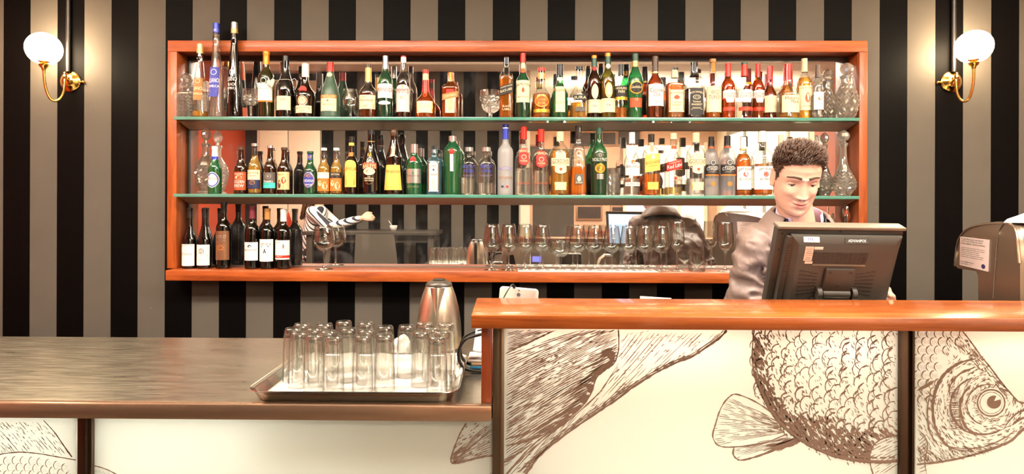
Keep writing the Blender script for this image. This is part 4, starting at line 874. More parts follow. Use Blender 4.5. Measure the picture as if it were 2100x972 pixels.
Mi(1381, 274, 36, 'tallneck', 'clear', 'clear whisky bottle with gold cap and slanted red label', [(274, 286, 'creamcap')],
   [(299, 306, .8, 'rust', 'rect', []), (330, 349, .95, 'red', 'rect', [('JOHNNIE WALKER', 334, 2.6, 24, 'cream'), ('Red Label', 340.5, 8, 30, 'white'), ('@bar', 348, 1, 32, 'gold')], .26), (364, 376, .6, None, 'rect', [('@pear', 366, 8, 6, 'red')])], 'pale', 384)
Mi(1427, 273, 38, 'gordon', 'clear', 'clear gin bottle with cream cap and cream and yellow label beside the silver vodkas', [(273, 292, 'creamcap')], GO, 'water', 366)
for x, t, w, l in ((1458.5, 281, 29, 'clear vodka bottle with black cap and black banded label, left of two alike'), (1491.5, 279.5, 33, 'clear vodka bottle with black cap and black banded label, right of two alike')):
    Mi(x, t, w, 'gordon', 'milky', l, [(t, t + 20, 'blackcap'), (t + 20, t + 24, 'rust')], [(328, 340, .5, 'grey', 'round', [('@ring', 334, 10, 10, 'white')]), (338, 358, .95, 'black', 'rect', [('РУССКИЙ', 342, 4, 18, 'white'), ('СТАНДАРТ', 347.5, 7, w * .8, 'white'), ('ORIGINAL', 353, 3, 18, 'silver')]), (358, 361, .95, 'orange', 'rect', []), (373, 382, .3, 'orange', 'round', [])])
JB = [(342, 389, .94, 'white', 'rect', [('JIM BEAM', 348, 7, 26, 'black', 2), ('@disc', 358, 10, 10, 'red'), ('@ring', 358, 6, 6, 'cream'), ('BOURBON', 368, 5, 22, 'black'), ('@lines', 379, 12, 22, 'silver')])]
Mi(1524, 282, 32, 'spirit', 'clear', 'full amber bourbon bottle with white capsule and white rosette label', [(282, 305, 'whitecap'), (305, 308, 'goldcap')], JB, 'whisky', 316)
Mi(1562.7, 270, 42, 'spirit', 'clear', 'larger nearly empty bourbon bottle with white capsule and white rosette label', [(270, 292, 'whitecap')], JB, 'whisky', 386, n=2.4)
Mi(1602, 277, 30, 'spirit', 'clear', 'clear bottle with ridged cream cap mostly hidden behind the bartender', [(277, 300, 'creamcap')], [(345, 385, .9, 'cream', 'rect', [])], 'gold', 330)
Mi(1664, 271, 30, 'spirit', 'darkbrown', 'dark red bottle with cream cap hidden behind the bartender head', [(271, 295, 'creamcap')], [(345, 385, .9, 'cream', 'rect', [])])

# ---- wooden ledge
B(389.7, 426.7, 29.5, 'burgundy', 'wine', 'leftmost dark wine bottle with plain white label on the ledge', [(426.7, 447, 'blackcap')], [(500, 544, .92, 'white', 'rect', [('LANEWAY', 503, 3, 22, 'brownlab'), ('@specks', 511, 5, 16, 'frostprint'), ('SYRAH', 520, 5, 20, 'tan'), ('@lines', 533, 12, 18, 'silver')])], 'wine', 470)
B(420.5, 427.8, 30, 'burgundy', 'wine', 'dark wine bottle with floral label around a letter D', [(427.8, 447, 'blackcap')], [(501, 543, .92, 'white', 'rect', [('@specks', 506, 8, 24, 'brownlab'), ('@specks', 515, 12, 23, 'gold'), ('@specks', 522, 8, 24, 'green'), ('@ring', 514, 11, 11, 'browncap'), ('D', 514, 7, 5, 'browncap'), ('DELTA', 531, 3, 14, 'silver'), ('@lines', 537, 4, 14, 'silver')])], 'wine', 470)
B(459.6, 415, 31, 'bordeaux', 'wine', 'tallest dark wine bottle with brown metallic label', [(415, 436, 'blackcap')], [(473, 532, .94, 'copper', 'rect', [('CHILD', 484, 6, 20, 'silver'), ('@specks', 491, 10, 18, 'silver'), ('@ring', 507, 10, 12, 'orange'), ('@specks', 507, 14, 20, 'orange'), ('@bar', 528, 3, 26, 'black')])], 'wine', 463)
B(518, 423, 30, 'bordeaux', 'wine', 'dark wine bottle with maroon capsule and white label', [(423, 448, 'maroon')], [(496, 533, .95, 'white', 'rect', [('@pear', 504, 6, 8, 'black'), ('Sandalwood', 511, 5, 24, 'grey'), ('@lines', 522, 10, 22, 'silver')])], 'wine', 462)
B(549, 428, 30.5, 'bordeaux', 'wine', 'dark wine bottle with tan capsule and tree drawing on its white label', [(428, 450, 'tan')], [(490, 535, .95, 'white', 'rect', [('@tree', 508, 20, 22, 'black'), ('SCAPEGRACE', 499, 3, 22, 'black', 1), ('@lines', 527, 6, 18, 'silver')])], 'wine', 470)
B(582, 429, 32, 'bordeaux', 'wine', 'dark wine bottle with white capsule and red striped white label', [(429, 454, 'whitecap')], [(492, 531, .95, 'white', 'rect', [('ROSIE', 496, 3, 10, 'brownlab', 0, -6), ('@specks', 506, 14, 24, 'grey'), ('@pear', 504, 10, 4, 'silver', 0, 5)]), (522.5, 528, .955, 'red', 'rect', [('MERLOT', 525, 2.6, 12, 'cream', 0, -3)])], 'wine', 470)
# ------------------------------------------------------------------ crystal decanters and cut glasses
CRY = crystal('cut_crystal')
CLR = G['clear']
DEC = {
 'tear': [(0, .82), (.03, .85), (.05, .6), (.12, .75), (.22, .93), (.32, 1), (.40, .93), (.47, .78), (.53, .52), (.58, .36), (.69, .33), (.73, .46), (.745, .40)],
 'globe': [(0, .52), (.02, .6), (.05, .62), (.09, .85), (.17, 1), (.25, .90), (.33, .68), (.42, .46), (.5, .33), (.62, .26), (.74, .25), (.79, .36), (.805, .30)],
 'flat': [(0, .55), (.02, .65), (.1, .86), (.22, .98), (.3, 1), (.42, .94), (.52, .76), (.59, .57), (.64, .51), (.70, .5), (.755, .62), (.77, .52)],
 'cube': [(0, .96), (.02, 1), (.50, 1), (.55, .96), (.58, .7), (.60, .5), (.66, .48), (.70, .62), (.715, .55)],
}
STOP = {'tear': [(.745, .2), (.79, .18), (.82, .36), (.87, .47), (.92, .40), (.97, .16), (1, 0)], 'globe': [(.805, .2), (.835, .2), (.855, .38), (.90, .50), (.95, .42), (.985, .2), (1, 0)],
        'flat': [(.77, .26), (.79, .28), (.83, .52), (.88, .62), (.94, .52), (.98, .25), (1, 0)], 'cube': [(.715, .3), (.74, .3), (.78, .62), (.85, .80), (.93, .66), (.98, .3), (1, 0)]}
def cut(prof, z0, z1, seg=13, rows=13, depth=.11, n=2):
    """diamond cut surface: facets alternate proud and recessed between z0 and z1, plain elsewhere"""
    H = prof[-1][1]; zs = []
    pr = prof
    v, f = [], []; rings = []
    zz = [p[1] for p in pr if p[1] < z0] + [z0 + (z1 - z0) * i / rows for i in range(rows + 1)] + [p[1] for p in pr if p[1] > z1]
    tab = [(p[1], p[0]) for p in pr]
    for i, z in enumerate(zz):
        r = interp(tab, z); ins = z0 <= z <= z1; ring = []
        for k in range(seg * 2):
            a = pi * k / seg; q = 1.0
            if n > 2: q = (abs(cos(a)) ** n + abs(sin(a)) ** n) ** (-1 / n)
            if ins: q *= 1 + depth * (1 if (k + i) % 2 else -1) * .5
            ring.append(len(v)); v.append((r * q * cos(a), r * q * sin(a), z))
        rings.append(ring)
    for A, Bq in zip(rings, rings[1:]):
        for k in range(seg * 2):
            k2 = (k + 1) % (seg * 2)
            f += [(A[k], A[k2], Bq[k2]), (A[k], Bq[k2], Bq[k])] if k % 2 else [(A[k], A[k2], Bq[k]), (A[k2], Bq[k2], Bq[k])]
    f.append(tuple(rings[0])[::-1]); f.append(tuple(rings[-1]))
    return v, f
def decanter(x, top, w, kind, label, zs, z0=.06, z1=.45, Y=YB, grp='crystal decanters', n=2):
    p = at(x, 300, Y); s = Y / FPX; H = at(x, top, Y).z - zs; R = w * .5 * s
    e = empty('crystal_decanter', (p.x, Y, zs), label, 'decanter', grp)
    prof = [(r * R, z * H) for z, r in hermite(DEC[kind], 30)]
    v, f = cut(prof, z0 * H, z1 * H, n=n)
    MB().add(v, f).build('cut_body', CRY, e, smooth=False)
    inn = [(max(.002, r * .80), z) for r, z in prof if z > .05 * H]
    MB().add(*lathe([(0, inn[0][1])] + inn, 24)).build('hollow', CLR, e)
    sp = [(r * R, z * H) for z, r in STOP[kind]]
    v, f = lathe([(0, sp[0][1])] + sp, 12)
    MB().add(v, f).build('stopper', CRY, e, smooth=False)
    return e
decanter(382.5, 149, 30, 'cube', 'square diamond cut crystal decanter with ball stopper at the left end of the upper shelf', Z1, .03, .50, n=6, Y=2.905)
decanter(1697, 141, 34, 'flat', 'smaller round cut crystal decanter, second from the right on the upper shelf', Z1, .04, .58, Y=2.952)
decanter(1736, 128, 42, 'flat', 'larger round lattice cut crystal decanter at the right end of the upper shelf', Z1, .04, .58, Y=2.88)
decanter(422.6, 258.5, 42, 'tear', 'slender cut crystal decanter with pointed stopper at the left end of the lower shelf', Z2, .09, .42, Y=2.94)
decanter(1691, 271.6, 34, 'globe', 'long necked crystal decanter with ball stopper just right of the bartender head', Z2, .04, .36, Y=2.955)
decanter(1730, 266.7, 47, 'globe', 'bulbous long necked crystal decanter at the right end of the lower shelf', Z2, .04, .36, Y=2.884)

def wall_glass(prof_o, th, zb):
    """open vessel profile: outside up, over the rim, inside down to zb"""
    top = prof_o[-1]
    inn = [(max(0, r - th), z) for r, z in reversed(prof_o) if z > zb]
    return [(0, prof_o[0][1])] + prof_o + [(top[0] - th * .5, top[1] + .0008)] + inn + [(0, zb)]
def stem_glass(x, top, w, kind, label, zs, Y, grp, cutg=False, base=None):
    p = at(x, 300, Y); s = Y / FPX; H = at(x, top, Y).z - zs; R = w * .5 * s
    shapes = {
     'wine': ([(0, .90), (.004, .92), (.012, .80), (.03, .25), (.06, .13), (.2, .10), (.34, .11), (.385, .2)], [(.40, .30), (.44, .62), (.50, .88), (.57, 1), (.66, 1), (.80, .90), (1, .76)]),
     'flute': ([(0, 1.0), (.004, 1.02), (.012, .9), (.03, .25), (.06, .15), (.2, .12), (.36, .13), (.40, .22)], [(.42, .34), (.48, .70), (.56, .95), (.65, 1), (.8, .96), (1, .88)]),
     'large': ([(0, .80), (.004, .82), (.012, .7), (.03, .2), (.06, .10), (.2, .08), (.38, .09), (.42, .16)], [(.44, .30), (.50, .66), (.58, .92), (.66, 1), (.78, .96), (1, .78)]),
     'coupe': ([(0, .62), (.01, .64), (.03, .5), (.06, .2), (.12, .15), (.3, .14), (.42, .18)], [(.46, .35), (.52, .66), (.62, .90), (.75, 1), (1, .98)]),
     'snifter': ([(0, .66), (.01, .68), (.03, .55), (.06, .2), (.12, .12), (.2, .13), (.25, .25)], [(.28, .42), (.36, .78), (.48, .98), (.6, 1), (.8, .88), (1, .70)]),
    }
    st, bw = shapes[kind]
    e = empty('wine_glass' if kind in ('wine', 'large') else {'flute': 'flute_glass', 'coupe': 'saucer_glass', 'snifter': 'brandy_snifter'}[kind], (p.x, Y, zs), label, 'glass', grp)
    sp = [(r * R, z * H) for z, r in st]; sp = [(0, 0)] + sp + [(0, sp[-1][1] + .002)]
    MB().add(*lathe(sp, 24)).build('stem', CRY if cutg else STEM, e, ang=70)
    bo = [(r * R, z * H) for z, r in hermite(bw, 12)]
    if cutg:
        v, f = cut(bo, bw[0][0] * H, bw[-2][0] * H * 1.05, 11, 7, .10)
        MB().add(v, f[:-1]).build('bowl', CRY, e, smooth=False)
    else:
        MB().add(*lathe(wall_glass([(r, z) for r, z in bo], .0014, bo[0][1] + .0015), 32)).build('bowl', CLR, e, ang=70)
    return e
STEM = thin_glass('stem_glass_clear', (.90, .91, .90), .25, .16)
stem_glass(514, 184, 35, 'coupe', 'cut crystal saucer glass beside the black tapering bottle', Z1, YB, 'glasses on the upper shelf', True)
stem_glass(718, 183, 36, 'snifter', 'clear balloon brandy glass between green brandy bottle and cognac bottle', Z1, YB, 'glasses on the upper shelf')
stem_glass(1004, 186, 40, 'coupe', 'cut crystal saucer glass standing alone before the slanted black label bottle', Z1, YB, 'glasses on the upper shelf', True)
YL = 2.90
stem_glass(665, 464, 46, 'large', 'single large wine glass beside the dark wine bottles on the ledge', Z3, YL, 'stemmed glasses on the ledge')
ORD = ['first', 'second', 'third', 'fourth', 'fifth', 'sixth', 'seventh', 'eighth', 'ninth', 'tenth']
for i, x in enumerate((1009, 1044, 1079, 1113.5, 1185, 1220.6, 1256, 1290, 1323, 1357)):
    stem_glass(x, 462 if i < 4 else 464, 35, 'wine', 'clear wine glass on the ledge, %s from the left in the long row' % ORD[i], Z3 if i < 2 else Z3 + .0015, YL, 'stemmed glasses on the ledge')
stem_glass(1150, 495, 40, 'coupe', 'crystal saucer glass in the middle of the wine glass row', Z3 + .0015, YL, 'stemmed glasses on the ledge', False)
stem_glass(1389.5, 455, 29, 'flute', 'tall narrow glass at the right end of the wine glass row beside the tumblers', Z3, YL, 'stemmed glasses on the ledge')
stem_glass(1488, 456, 33, 'flute', 'tall narrow glass partly behind the bartender shoulder', Z3, YL, 'stemmed glasses on the ledge')
liner = MB().box((0, 0, .00075), (at(1345, 550, YL).x - at(1062, 550, YL).x, .12, .0015)).build('bar_cloth', M('white_cloth', (240, 234, 226), .8, bump=.3, bscale=400), loc=((at(1345, 550, YL).x + at(1062, 550, YL).x) / 2, YL - .005, Z3))
tag(liner, 'thin white cloth lying under the row of wine glasses', 'cloth')
def tumbler(x, top, w, label, zs, Y, cutg=False):
    p = at(x, 300, Y); s = Y / FPX; H = at(x, top, Y).z - zs; R = w * .5 * s
    e = empty('tumbler', (p.x, Y, zs), label, 'glass', 'tumblers')
    if cutg:
        v, f = cut([(R * .84, 0), (R * .86, .004), (R, H)], .004, H * .8, 10, 7, .10); MB().add(v, f[:-1]).build('bowl', CRY, e, smooth=False)
        MB().add(*lathe([(0, .012), (R * .78, .012), (R * .9, H)], 24)).build('hollow', CLR, e)
    else:
        MB().add(*lathe(wall_glass([(R * .92, 0), (R * .95, .003), (R, H * .5), (R, H)], .0022, .012), 32)).build('bowl', CLR, e, ang=50)
        MB().add(*lathe([(0, .001), (R * .9, .001), (R * .91, .010), (0, .010)], 24)).build('thick_base', CRY, e)
tumbler(1430, 520, 34, 'clear straight sided tumbler on the ledge right of the tall narrow glass', Z3, YL)
tumbler(1259, 345, 29, 'cut crystal tumbler between green vermouth and white rum on the lower shelf', Z2, YB, True)

# cutlery jar at the right end of the ledge
sil = M('cutlery_steel', (214, 208, 198), .16, 1)
jx = at(1724, 500, 2.90)
jr = empty('cutlery_jar', (jx.x, 2.90, Z3), 'steel cylinder holding cutlery at the right end of the ledge behind the screen', 'jar')
MB().add(*lathe([(0, .001), (.038, .001), (.040, .003), (.040, .13), (.038, .13), (.038, .004), (0, .004)], 28)).build('can', M('brushed_can', (170, 164, 156), .3, .9), jr)
rr = random.Random(11)
for k, (a, l, kd) in enumerate(((-2.9, .26, 'spoon'), (-2.0, .235, 'fork'), (-1.1, .27, 'spoon'), (-.2, .23, 'fork'), (.7, .30, 'spoon'), (1.6, .25, 'fork'), (2.5, .25, 'spoon'))):
    b0 = Vector((cos(a) * .020, sin(a) * .020, .012)); d = Vector((cos(a) * .10, sin(a) * .06, 1)).normalized()
    tip = b0 + d * l; e = empty(kd, (jx.x, 2.90, Z3), 'silver %s standing in the cutlery jar, %s clockwise' % (kd, ORD[k]), 'cutlery', 'cutlery in the jar')
    MB().add(*tube([b0, b0 + d * (l * .5), b0 + d * (l - .05)], [.0035, .0025, .0018], 8)).build('handle', sil, e)
    T_ = Matrix.Translation(b0 + d * (l - .025)) @ d.to_track_quat('Z', 'Y').to_matrix().to_4x4()
    if kd == 'spoon':
        v, f = lathe([(0, -.030), (.008, -.024), (.014, -.010), (.0165, .004), (.013, .020), (.006, .028), (0, .030)], 16); v = [(p[0], p[1] * .16 + .004 * (1 - (p[0] / .017) ** 2), p[2]) for p in v]
        MB().add(v, f, T=T_).build('bowl', sil, e)
    else:
        q = MB().box((0, 0, -.018), (.016, .002, .022), bev=.0008)
        for t in (-.0063, -.0021, .0021, .0063): q.box((t, 0, .010), (.002, .0018, .036))
        q.build('tines', sil, e)

# ------------------------------------------------------------------ tray of upturned glasses
trz = CZ
tx0, tx1 = -.595, -.108; ty0, ty1 = 1.372, 1.735; tcx, tcy = (tx0 + tx1) / 2, (ty0 + ty1) / 2
tr = empty('serving_tray', (tcx, tcy, trz + .0002), 'rectangular stainless steel tray full of upturned glasses on the steel counter', 'tray')
def rrect(hx, hy, r, z, k=6):
    out = []
    for cx, cy, a0 in ((hx - r, hy - r, 0), (-hx + r, hy - r, 90), (-hx + r, -hy + r, 180), (hx - r, -hy + r, 270)):
        for i in range(k + 1):
            a = radians(a0 + 90 * i / k); out.append((cx + r * cos(a), cy + r * sin(a), z))
    return out
hx, hy = (tx1 - tx0) / 2, (ty1 - ty0) / 2
rings = [rrect(hx - .022, hy - .022, .03, .0008), rrect(hx - .018, hy - .018, .032, .002), rrect(hx - .008, hy - .008, .036, .022), rrect(hx - .002, hy - .002, .038, .0275), rrect(hx, hy, .04, .028), rrect(hx, hy, .04, .0262), rrect(hx - .0035, hy - .0035, .038, .0262),
         rrect(hx - .010, hy - .010, .036, .021), rrect(hx - .020, hy - .020, .032, .0008), rrect(hx - .024, hy - .024, .03, .0)]
inner = [rrect(hx - .022, hy - .022, .03, .0016), rrect(hx - .0195, hy - .0195, .032, .0024), rrect(hx - .0095, hy - .0095, .036, .0222), rrect(hx - .003, hy - .003, .038, .0278), rrect(hx, hy, .04, .0285), rrect(hx + .0004, hy + .0004, .04, .0268), rrect(hx - .0012, hy - .0012, .039, .0265), rrect(hx - .008, hy - .008, .036, .0212), rrect(hx - .018, hy - .018, .032, .0012), rrect(hx - .022, hy - .022, .03, 0)]
v, f = loft(inner); MB().add(v, f).build('pan', M('tray_steel', (226, 226, 226), .16, 1.0), tr, ang=50)
pap = M('tissue_paper', (222, 210, 200), .8, bump=.5, bscale=60)
n_ = 16; hx2, hy2 = hx - .032, hy - .032; pm = MB(); v, f = [], []
for lay in (0, 1):
    for j in range(n_ + 1):
        for i in range(n_ + 1):
            yy = -hy2 + (2 * hy2 + .030) * j / n_; up = max(0, yy - hy2); v.append((-hx2 + 2 * hx2 * i / n_, min(yy, hy2) + up * .28, .0002 + lay * .0012 + up * (.86 + .22 * sin(i * 1.7)) + .0012 * lay * (sin(i * 2.3 + j) > .3) * (j > 12)))
K = (n_ + 1) ** 2
for j in range(n_):
    for i in range(n_):
        a = j * (n_ + 1) + i; f += [(a, a + 1, a + n_ + 2, a + n_ + 1), (a + K, a + K + n_ + 1, a + K + n_ + 2, a + K + 1)]
tag(pm.add(v, f).build('paper_liner', pap, loc=(tcx, tcy, trz + .0018)), 'white paper sheet lining the steel tray under the upturned glasses', 'paper')
GH = .133; gz = trz + .0036
tops = [(612, 670, 'back'), (659, 670, 'back'), (698, 665, 'back'), (744.5, 667, 'back'), (786, 673.5, 'back'), (830, 672, 'back'), (867, 667, 'back'), (914, 668.5, 'back'),
        (580, 678, 'middle'), (634, 678, 'middle'), (672, 682, 'middle'), (710, 679, 'middle'), (745, 680, 'middle'), (883, 675, 'middle'),
        (609.7, 685, 'front'), (643.5, 689, 'front'), (683, 691.6, 'front'), (744.5, 690, 'front'), (786, 689, 'front'), (863, 683, 'front'), (896, 691.6, 'front'), (924, 682, 'front')]
hh = CAMZ - gz - GH; pos = []
for x, y, row in tops:
    d = hh * FPX / (y - 419.5); p = at(x, y, d); pos.append([p.x, 1.42 + (d - 1.42) * 1.18])
RM = .0258
for it in range(200):
    for i in range(len(pos)):
        for j in range(i):
            dx, dy = pos[i][0] - pos[j][0], pos[i][1] - pos[j][1]; d = sqrt(dx * dx + dy * dy) + 1e-6
            if d < 2 * RM + .0006:
                q = (2 * RM + .0006 - d) / 2; pos[i][0] += dx / d * q * .4; pos[j][0] -= dx / d * q * .4; pos[i][1] += dy / d * q * 1.2; pos[j][1] -= dy / d * q * 1.2
        pos[i][0] = max(tx0 + .052, min(tx1 - .052, pos[i][0])); pos[i][1] = max(ty0 + .053, min(ty1 - .053, pos[i][1]))
HB = thin_glass('highball_glass', (.975, .98, .97), .50, .12)
def highball_mesh():
    # mouth down: thin rim at the bottom, thick fluted base on top
    q = MB(); seg = 40; v, f = [], []
    po = [(.0252, 0), (.0250, .03), (.0243, .07), (.0230, .105), (.0222, .122), (.0208, .130), (.0185, .133)]
    rings = []
    for r, z in po:
        ring = []
        for k in range(seg):
            a = 2 * pi * k / seg; fl = 1 - .028 * (k % 4 == 0) * min(1, max(0, (z - .02) / .05)) * (z < .125)
            ring.append(len(v)); v.append((r * fl * cos(a), r * fl * sin(a), z))
        rings.append(ring)
    for A, B_ in zip(rings, rings[1:]):
        for k in range(seg): f.append((A[k], A[(k + 1) % seg], B_[(k + 1) % seg], B_[k]))
    q.add(v, f)
    q.add(*lathe([(.0240, .0002), (.0236, .03), (.0226, .07), (.0208, .105), (.019, .114), (.010, .117), (0, .1175)], seg))
    q.add(*lathe([(.0252, 0), (.0246, -.0006), (.0240, .0002)], seg))
    q.add(*lathe([(.0185, .133), (.015, .1322), (.009, .1295), (0, .1288)], seg))
    return q
hb0 = highball_mesh().build('wall', HB, ang=60)
hbb = MB().add(*lathe([(0, .1182), (.0185, .1165), (.0198, .121), (.0188, .1275), (.014, .1285), (0, .1275)], 28)).build('thick_base', STEM)
for k, ((x, y, row), (gx, gy)) in enumerate(zip(tops, pos)):
    idx = [t[2] for t in tops[:k]].count(row)
    e = empty('highball_glass', (gx, gy, gz + .0006), 'upturned clear highball glass on the tray, %s from the left in the %s row' % (ORD[idx], row), 'glass', 'upturned glasses on the tray', rz=k * .7)
    if k == 0: a, b_ = hb0, hbb
    else:
        a, b_ = hb0.copy(), hbb.copy(); COL.objects.link(a); COL.objects.link(b_)
    a.parent = e; b_.parent = e
# crumpled white cloth behind the tray
def blob(name, c, sx, sy, sz, mt, seed, label, cat):
    r = random.Random(seed); bm = bmesh.new(); bmesh.ops.create_icosphere(bm, subdivisions=4, radius=1)
    from mathutils import noise
    for q in bm.verts:
        p = q.co.copy(); k = 1 + .35 * noise.noise(p * 1.6 + Vector((seed, 0, 0))) + .12 * noise.noise(p * 5)
        q.co = Vector((p.x * sx * k, p.y * sy * k, max(-.2, p.z) * sz * k))
    z0 = min(q.co.z for q in bm.verts)
    for q in bm.verts: q.co.z -= z0
    me = bpy.data.meshes.new(name); bm.to_mesh(me); bm.free(); me.materials.append(mt); me.shade_smooth()
    o = bpy.data.objects.new(name, me); COL.objects.link(o); o.location = c; tag(o, label, cat); return o
blob('cleaning_cloth', (at(826, 740, 1.80).x - .01, 1.825, CZ + .0003), .034, .03, .045, pap, 3, 'crumpled white cloth on the steel counter behind the tray', 'cloth')

# ------------------------------------------------------------------ kettle
kx = at(900, 650, 1.86)
kt = empty('kettle', (kx.x, 1.86, CZ + .0002), 'brushed steel electric kettle with dark lid behind the tray of glasses', 'kettle')
KS = .95
ksteel = M('kettle_steel', (204, 194, 174), .30, 1, vary=.06, vscale=4, stretch=(30, 30, 1))
kp = [(.066, .018), (.0685, .03), (.069, .06), (.066, .10), (.060, .14), (.051, .175), (.043, .197), (.040, .203)]
MB().add(*lathe([(0, .017)] + kp + [(0, .204)], 48)).build('body', ksteel, kt, ang=50)
MB().add(*lathe([(0, 0), (.070, 0), (.071, .008), (.067, .0165), (0, .0165)], 48)).build('base', M('kettle_plastic', (70, 62, 54), .35), kt)
MB().add(*lathe([(.0405, .204), (.041, .207), (.036, .2155), (.024, .221), (0, .2225)], 40)).build('lid', M('kettle_lid', (66, 58, 50), .3), kt)
MB().add(*lathe([(.018, .2218), (.0195, .2235), (.017, .225), (.010, .2253), (0, .2253)], 28)).build('lid_button', M('kettle_button', (52, 46, 40), .3), kt)
# v-shaped pouring spout facing the room
sv, sf = [], []
for i in range(9):
    t = i / 8; z = .115 + .087 * t; r = interp([(p[1], p[0]) for p in kp], z); wd = .0005 + .022 * t; pr = .016 * t ** 1.3
    for k in range(7):
        u = -1 + 2 * k / 6; sv.append((u * wd, -(sqrt(max(0, (r + .0006) ** 2 - (u * wd) ** 2)) + pr * (1 - u * u)), z + .003 * t * (1 - u * u)))
for i in range(8):
    for k in range(6): a = i * 7 + k; sf.append((a, a + 1, a + 8, a + 7))
MB().add(sv, sf).build('spout', ksteel, kt, ang=60)
MB().add(*tube(spline([(0, .040, .200), (0, .075, .205), (0, .105, .185), (0, .108, .12), (0, .095, .06), (0, .064, .045)], 6), .011, 12)).build('handle', M('kettle_plastic', (70, 62, 54), .35), kt)

# ------------------------------------------------------------------ paper stand, tablet
bk = empty('letter_stand', (at(975, 750, 1.66).x, 1.66, CZ + .0002), 'dark bent wire stand holding papers beside the wooden end panel', 'stand')
wire = M('dark_wire', (46, 40, 36), .3, .6)
for y in (-.03, .03):
    pts = spline([(.05, y, .108), (.012, y, .104), (-.028, y, .088), (-.044, y, .052), (-.034, y, .020), (-.004, y, .007), (.05, y, .005)], 8)
    MB().add(*tube(pts, .0045, 10)).build('wire_loop', wire, bk)
MB().add(*tube([(.035, -.03, .0055), (.035, .03, .0055)], .0035, 8)).build('cross_wire', wire, bk)
bx = Vector(bk.location)
stk = [((.02, 0, .0145), (.066, .05, .008), (52, 128, 170), 'blue covered notepad lowest in the paper stack by the wooden end panel', 'notepad'), ((.022, 0, .0235), (.062, .05, .009), (196, 160, 120), 'tan notepad above the blue one in the paper stack by the wooden end panel', 'notepad'),
       ((.016, 0, .032), (.070, .05, .007), (226, 210, 196), 'pale envelope bundle above the notepads in the paper stack', 'envelope')]
for c, d, col, lab, cat in stk:
    o = MB().box((0, 0, 0), d, bev=.001).build(cat if cat != 'notepad' else 'notepad', M('paper_%d' % col[0], col, .7), loc=tuple(bx + Vector(c))); tag(o, lab, cat, 'stationery on the wire stand')
o = MB()
for k in range(6): o.box((.002 * (k % 3), .002 * (k % 2), .0015 * k), (.066, .05, .0012), T=Matrix.Rotation(.05 * (k - 3), 4, 'Z'))
o = o.build('receipt_stack', M('receipt_paper', (236, 224, 216), .8), loc=tuple(bx + Vector((.016, 0, .0375)))); o['kind'] = 'thing'; tag(o, 'loose pile of white receipts on top of the paper stack', 'receipts', 'stationery on the wire stand')
o = MB().box((0, 0, .04), (.052, .0012, .075), T=Matrix.Rotation(-.25, 4, 'X') @ Matrix.Rotation(.12, 4, 'Y')).build('letter', M('letter_white', (240, 232, 226), .8), loc=tuple(bx + Vector((.018, .012, .046)))); tag(o, 'white letter leaning upright in the wire stand', 'letter', 'stationery on the wire stand')

tbp = at(1060, 600, 1.70)
tb = empty('tablet', (tbp.x, 1.70, CZ), 'small white tablet seen from behind propped up above the bar top', 'tablet')
Tt = Matrix.Translation((0, 0, .185)) @ Matrix.Rotation(radians(3.2), 4, 'Y') @ Matrix.Rotation(radians(-14), 4, 'X')
th = at(1060, 592, 1.70).z - CZ
white = M('tablet_white', (226, 206, 192), .35)
rr_ = rrect(.054, .088, .010, 0)
v, f = loft([[(p[0], -.004, p[1]) for p in rrect(.052, .086, .009, 0)], [(p[0], -.0025, p[1]) for p in rr_], [(p[0], .004, p[1]) for p in rr_]])
Tt = Matrix.Translation((0, 0, th - .083)) @ Matrix.Rotation(radians(4.5), 4, 'Y') @ Matrix.Rotation(radians(8), 4, 'X')
MB().add(v, f, T=Tt).build('case', white, tb, ang=35)
MB().add(*lathe([(0, .0012), (.0045, .0012), (.005, 0), (0, 0)], 16), T=Tt @ Matrix.Translation((-.001, -.004, .070)) @ Matrix.Rotation(radians(90), 4, 'X')).build('camera_lens', M('lens_black', (16, 14, 14), .1), tb)
MB().add(*lathe([(0, .001), (.0022, .001), (.0022, 0), (0, 0)], 12), T=Tt @ Matrix.Translation((-.001, -.004, .082)) @ Matrix.Rotation(radians(90), 4, 'X')).build('sensor', M('lens_black', (16, 14, 14), .1), tb)
cb = MB().add(*tube([Tt @ Vector(p) for p in spline([(-.016, -.002, .086), (-.016, -.003, .096), (-.022, -.008, .097), (-.034, -.016, .078), (-.044, -.02, .05), (-.05, -.02, 0)], 7)], .0017, 8)).build('cable', pipe_m, tb)
MB().box((-.015, -.001, .088), (.008, .006, .011), T=Tt, bev=.001).build('plug', pipe_m, tb)
MB().add(*prism([(-.04, 0), (.04, 0), (.02, .10), (-.02, .10)], .005, .02)).build('stand', pipe_m, tb, smooth=False)

o = MB().box((0, 0, .06), (.085, .002, .12), T=Matrix.Rotation(radians(4), 4, 'X') @ Matrix.Rotation(radians(2), 4, 'Y')).build('menu_card', M('letter_white', (240, 232, 226), .8), loc=(at(1340, 606, 1.68).x, 1.68, CZ))
o.scale.z = (at(1340, 608, 1.68).z - CZ) / .12
tag(o, 'white card whose top edge just shows above the bar top', 'card')

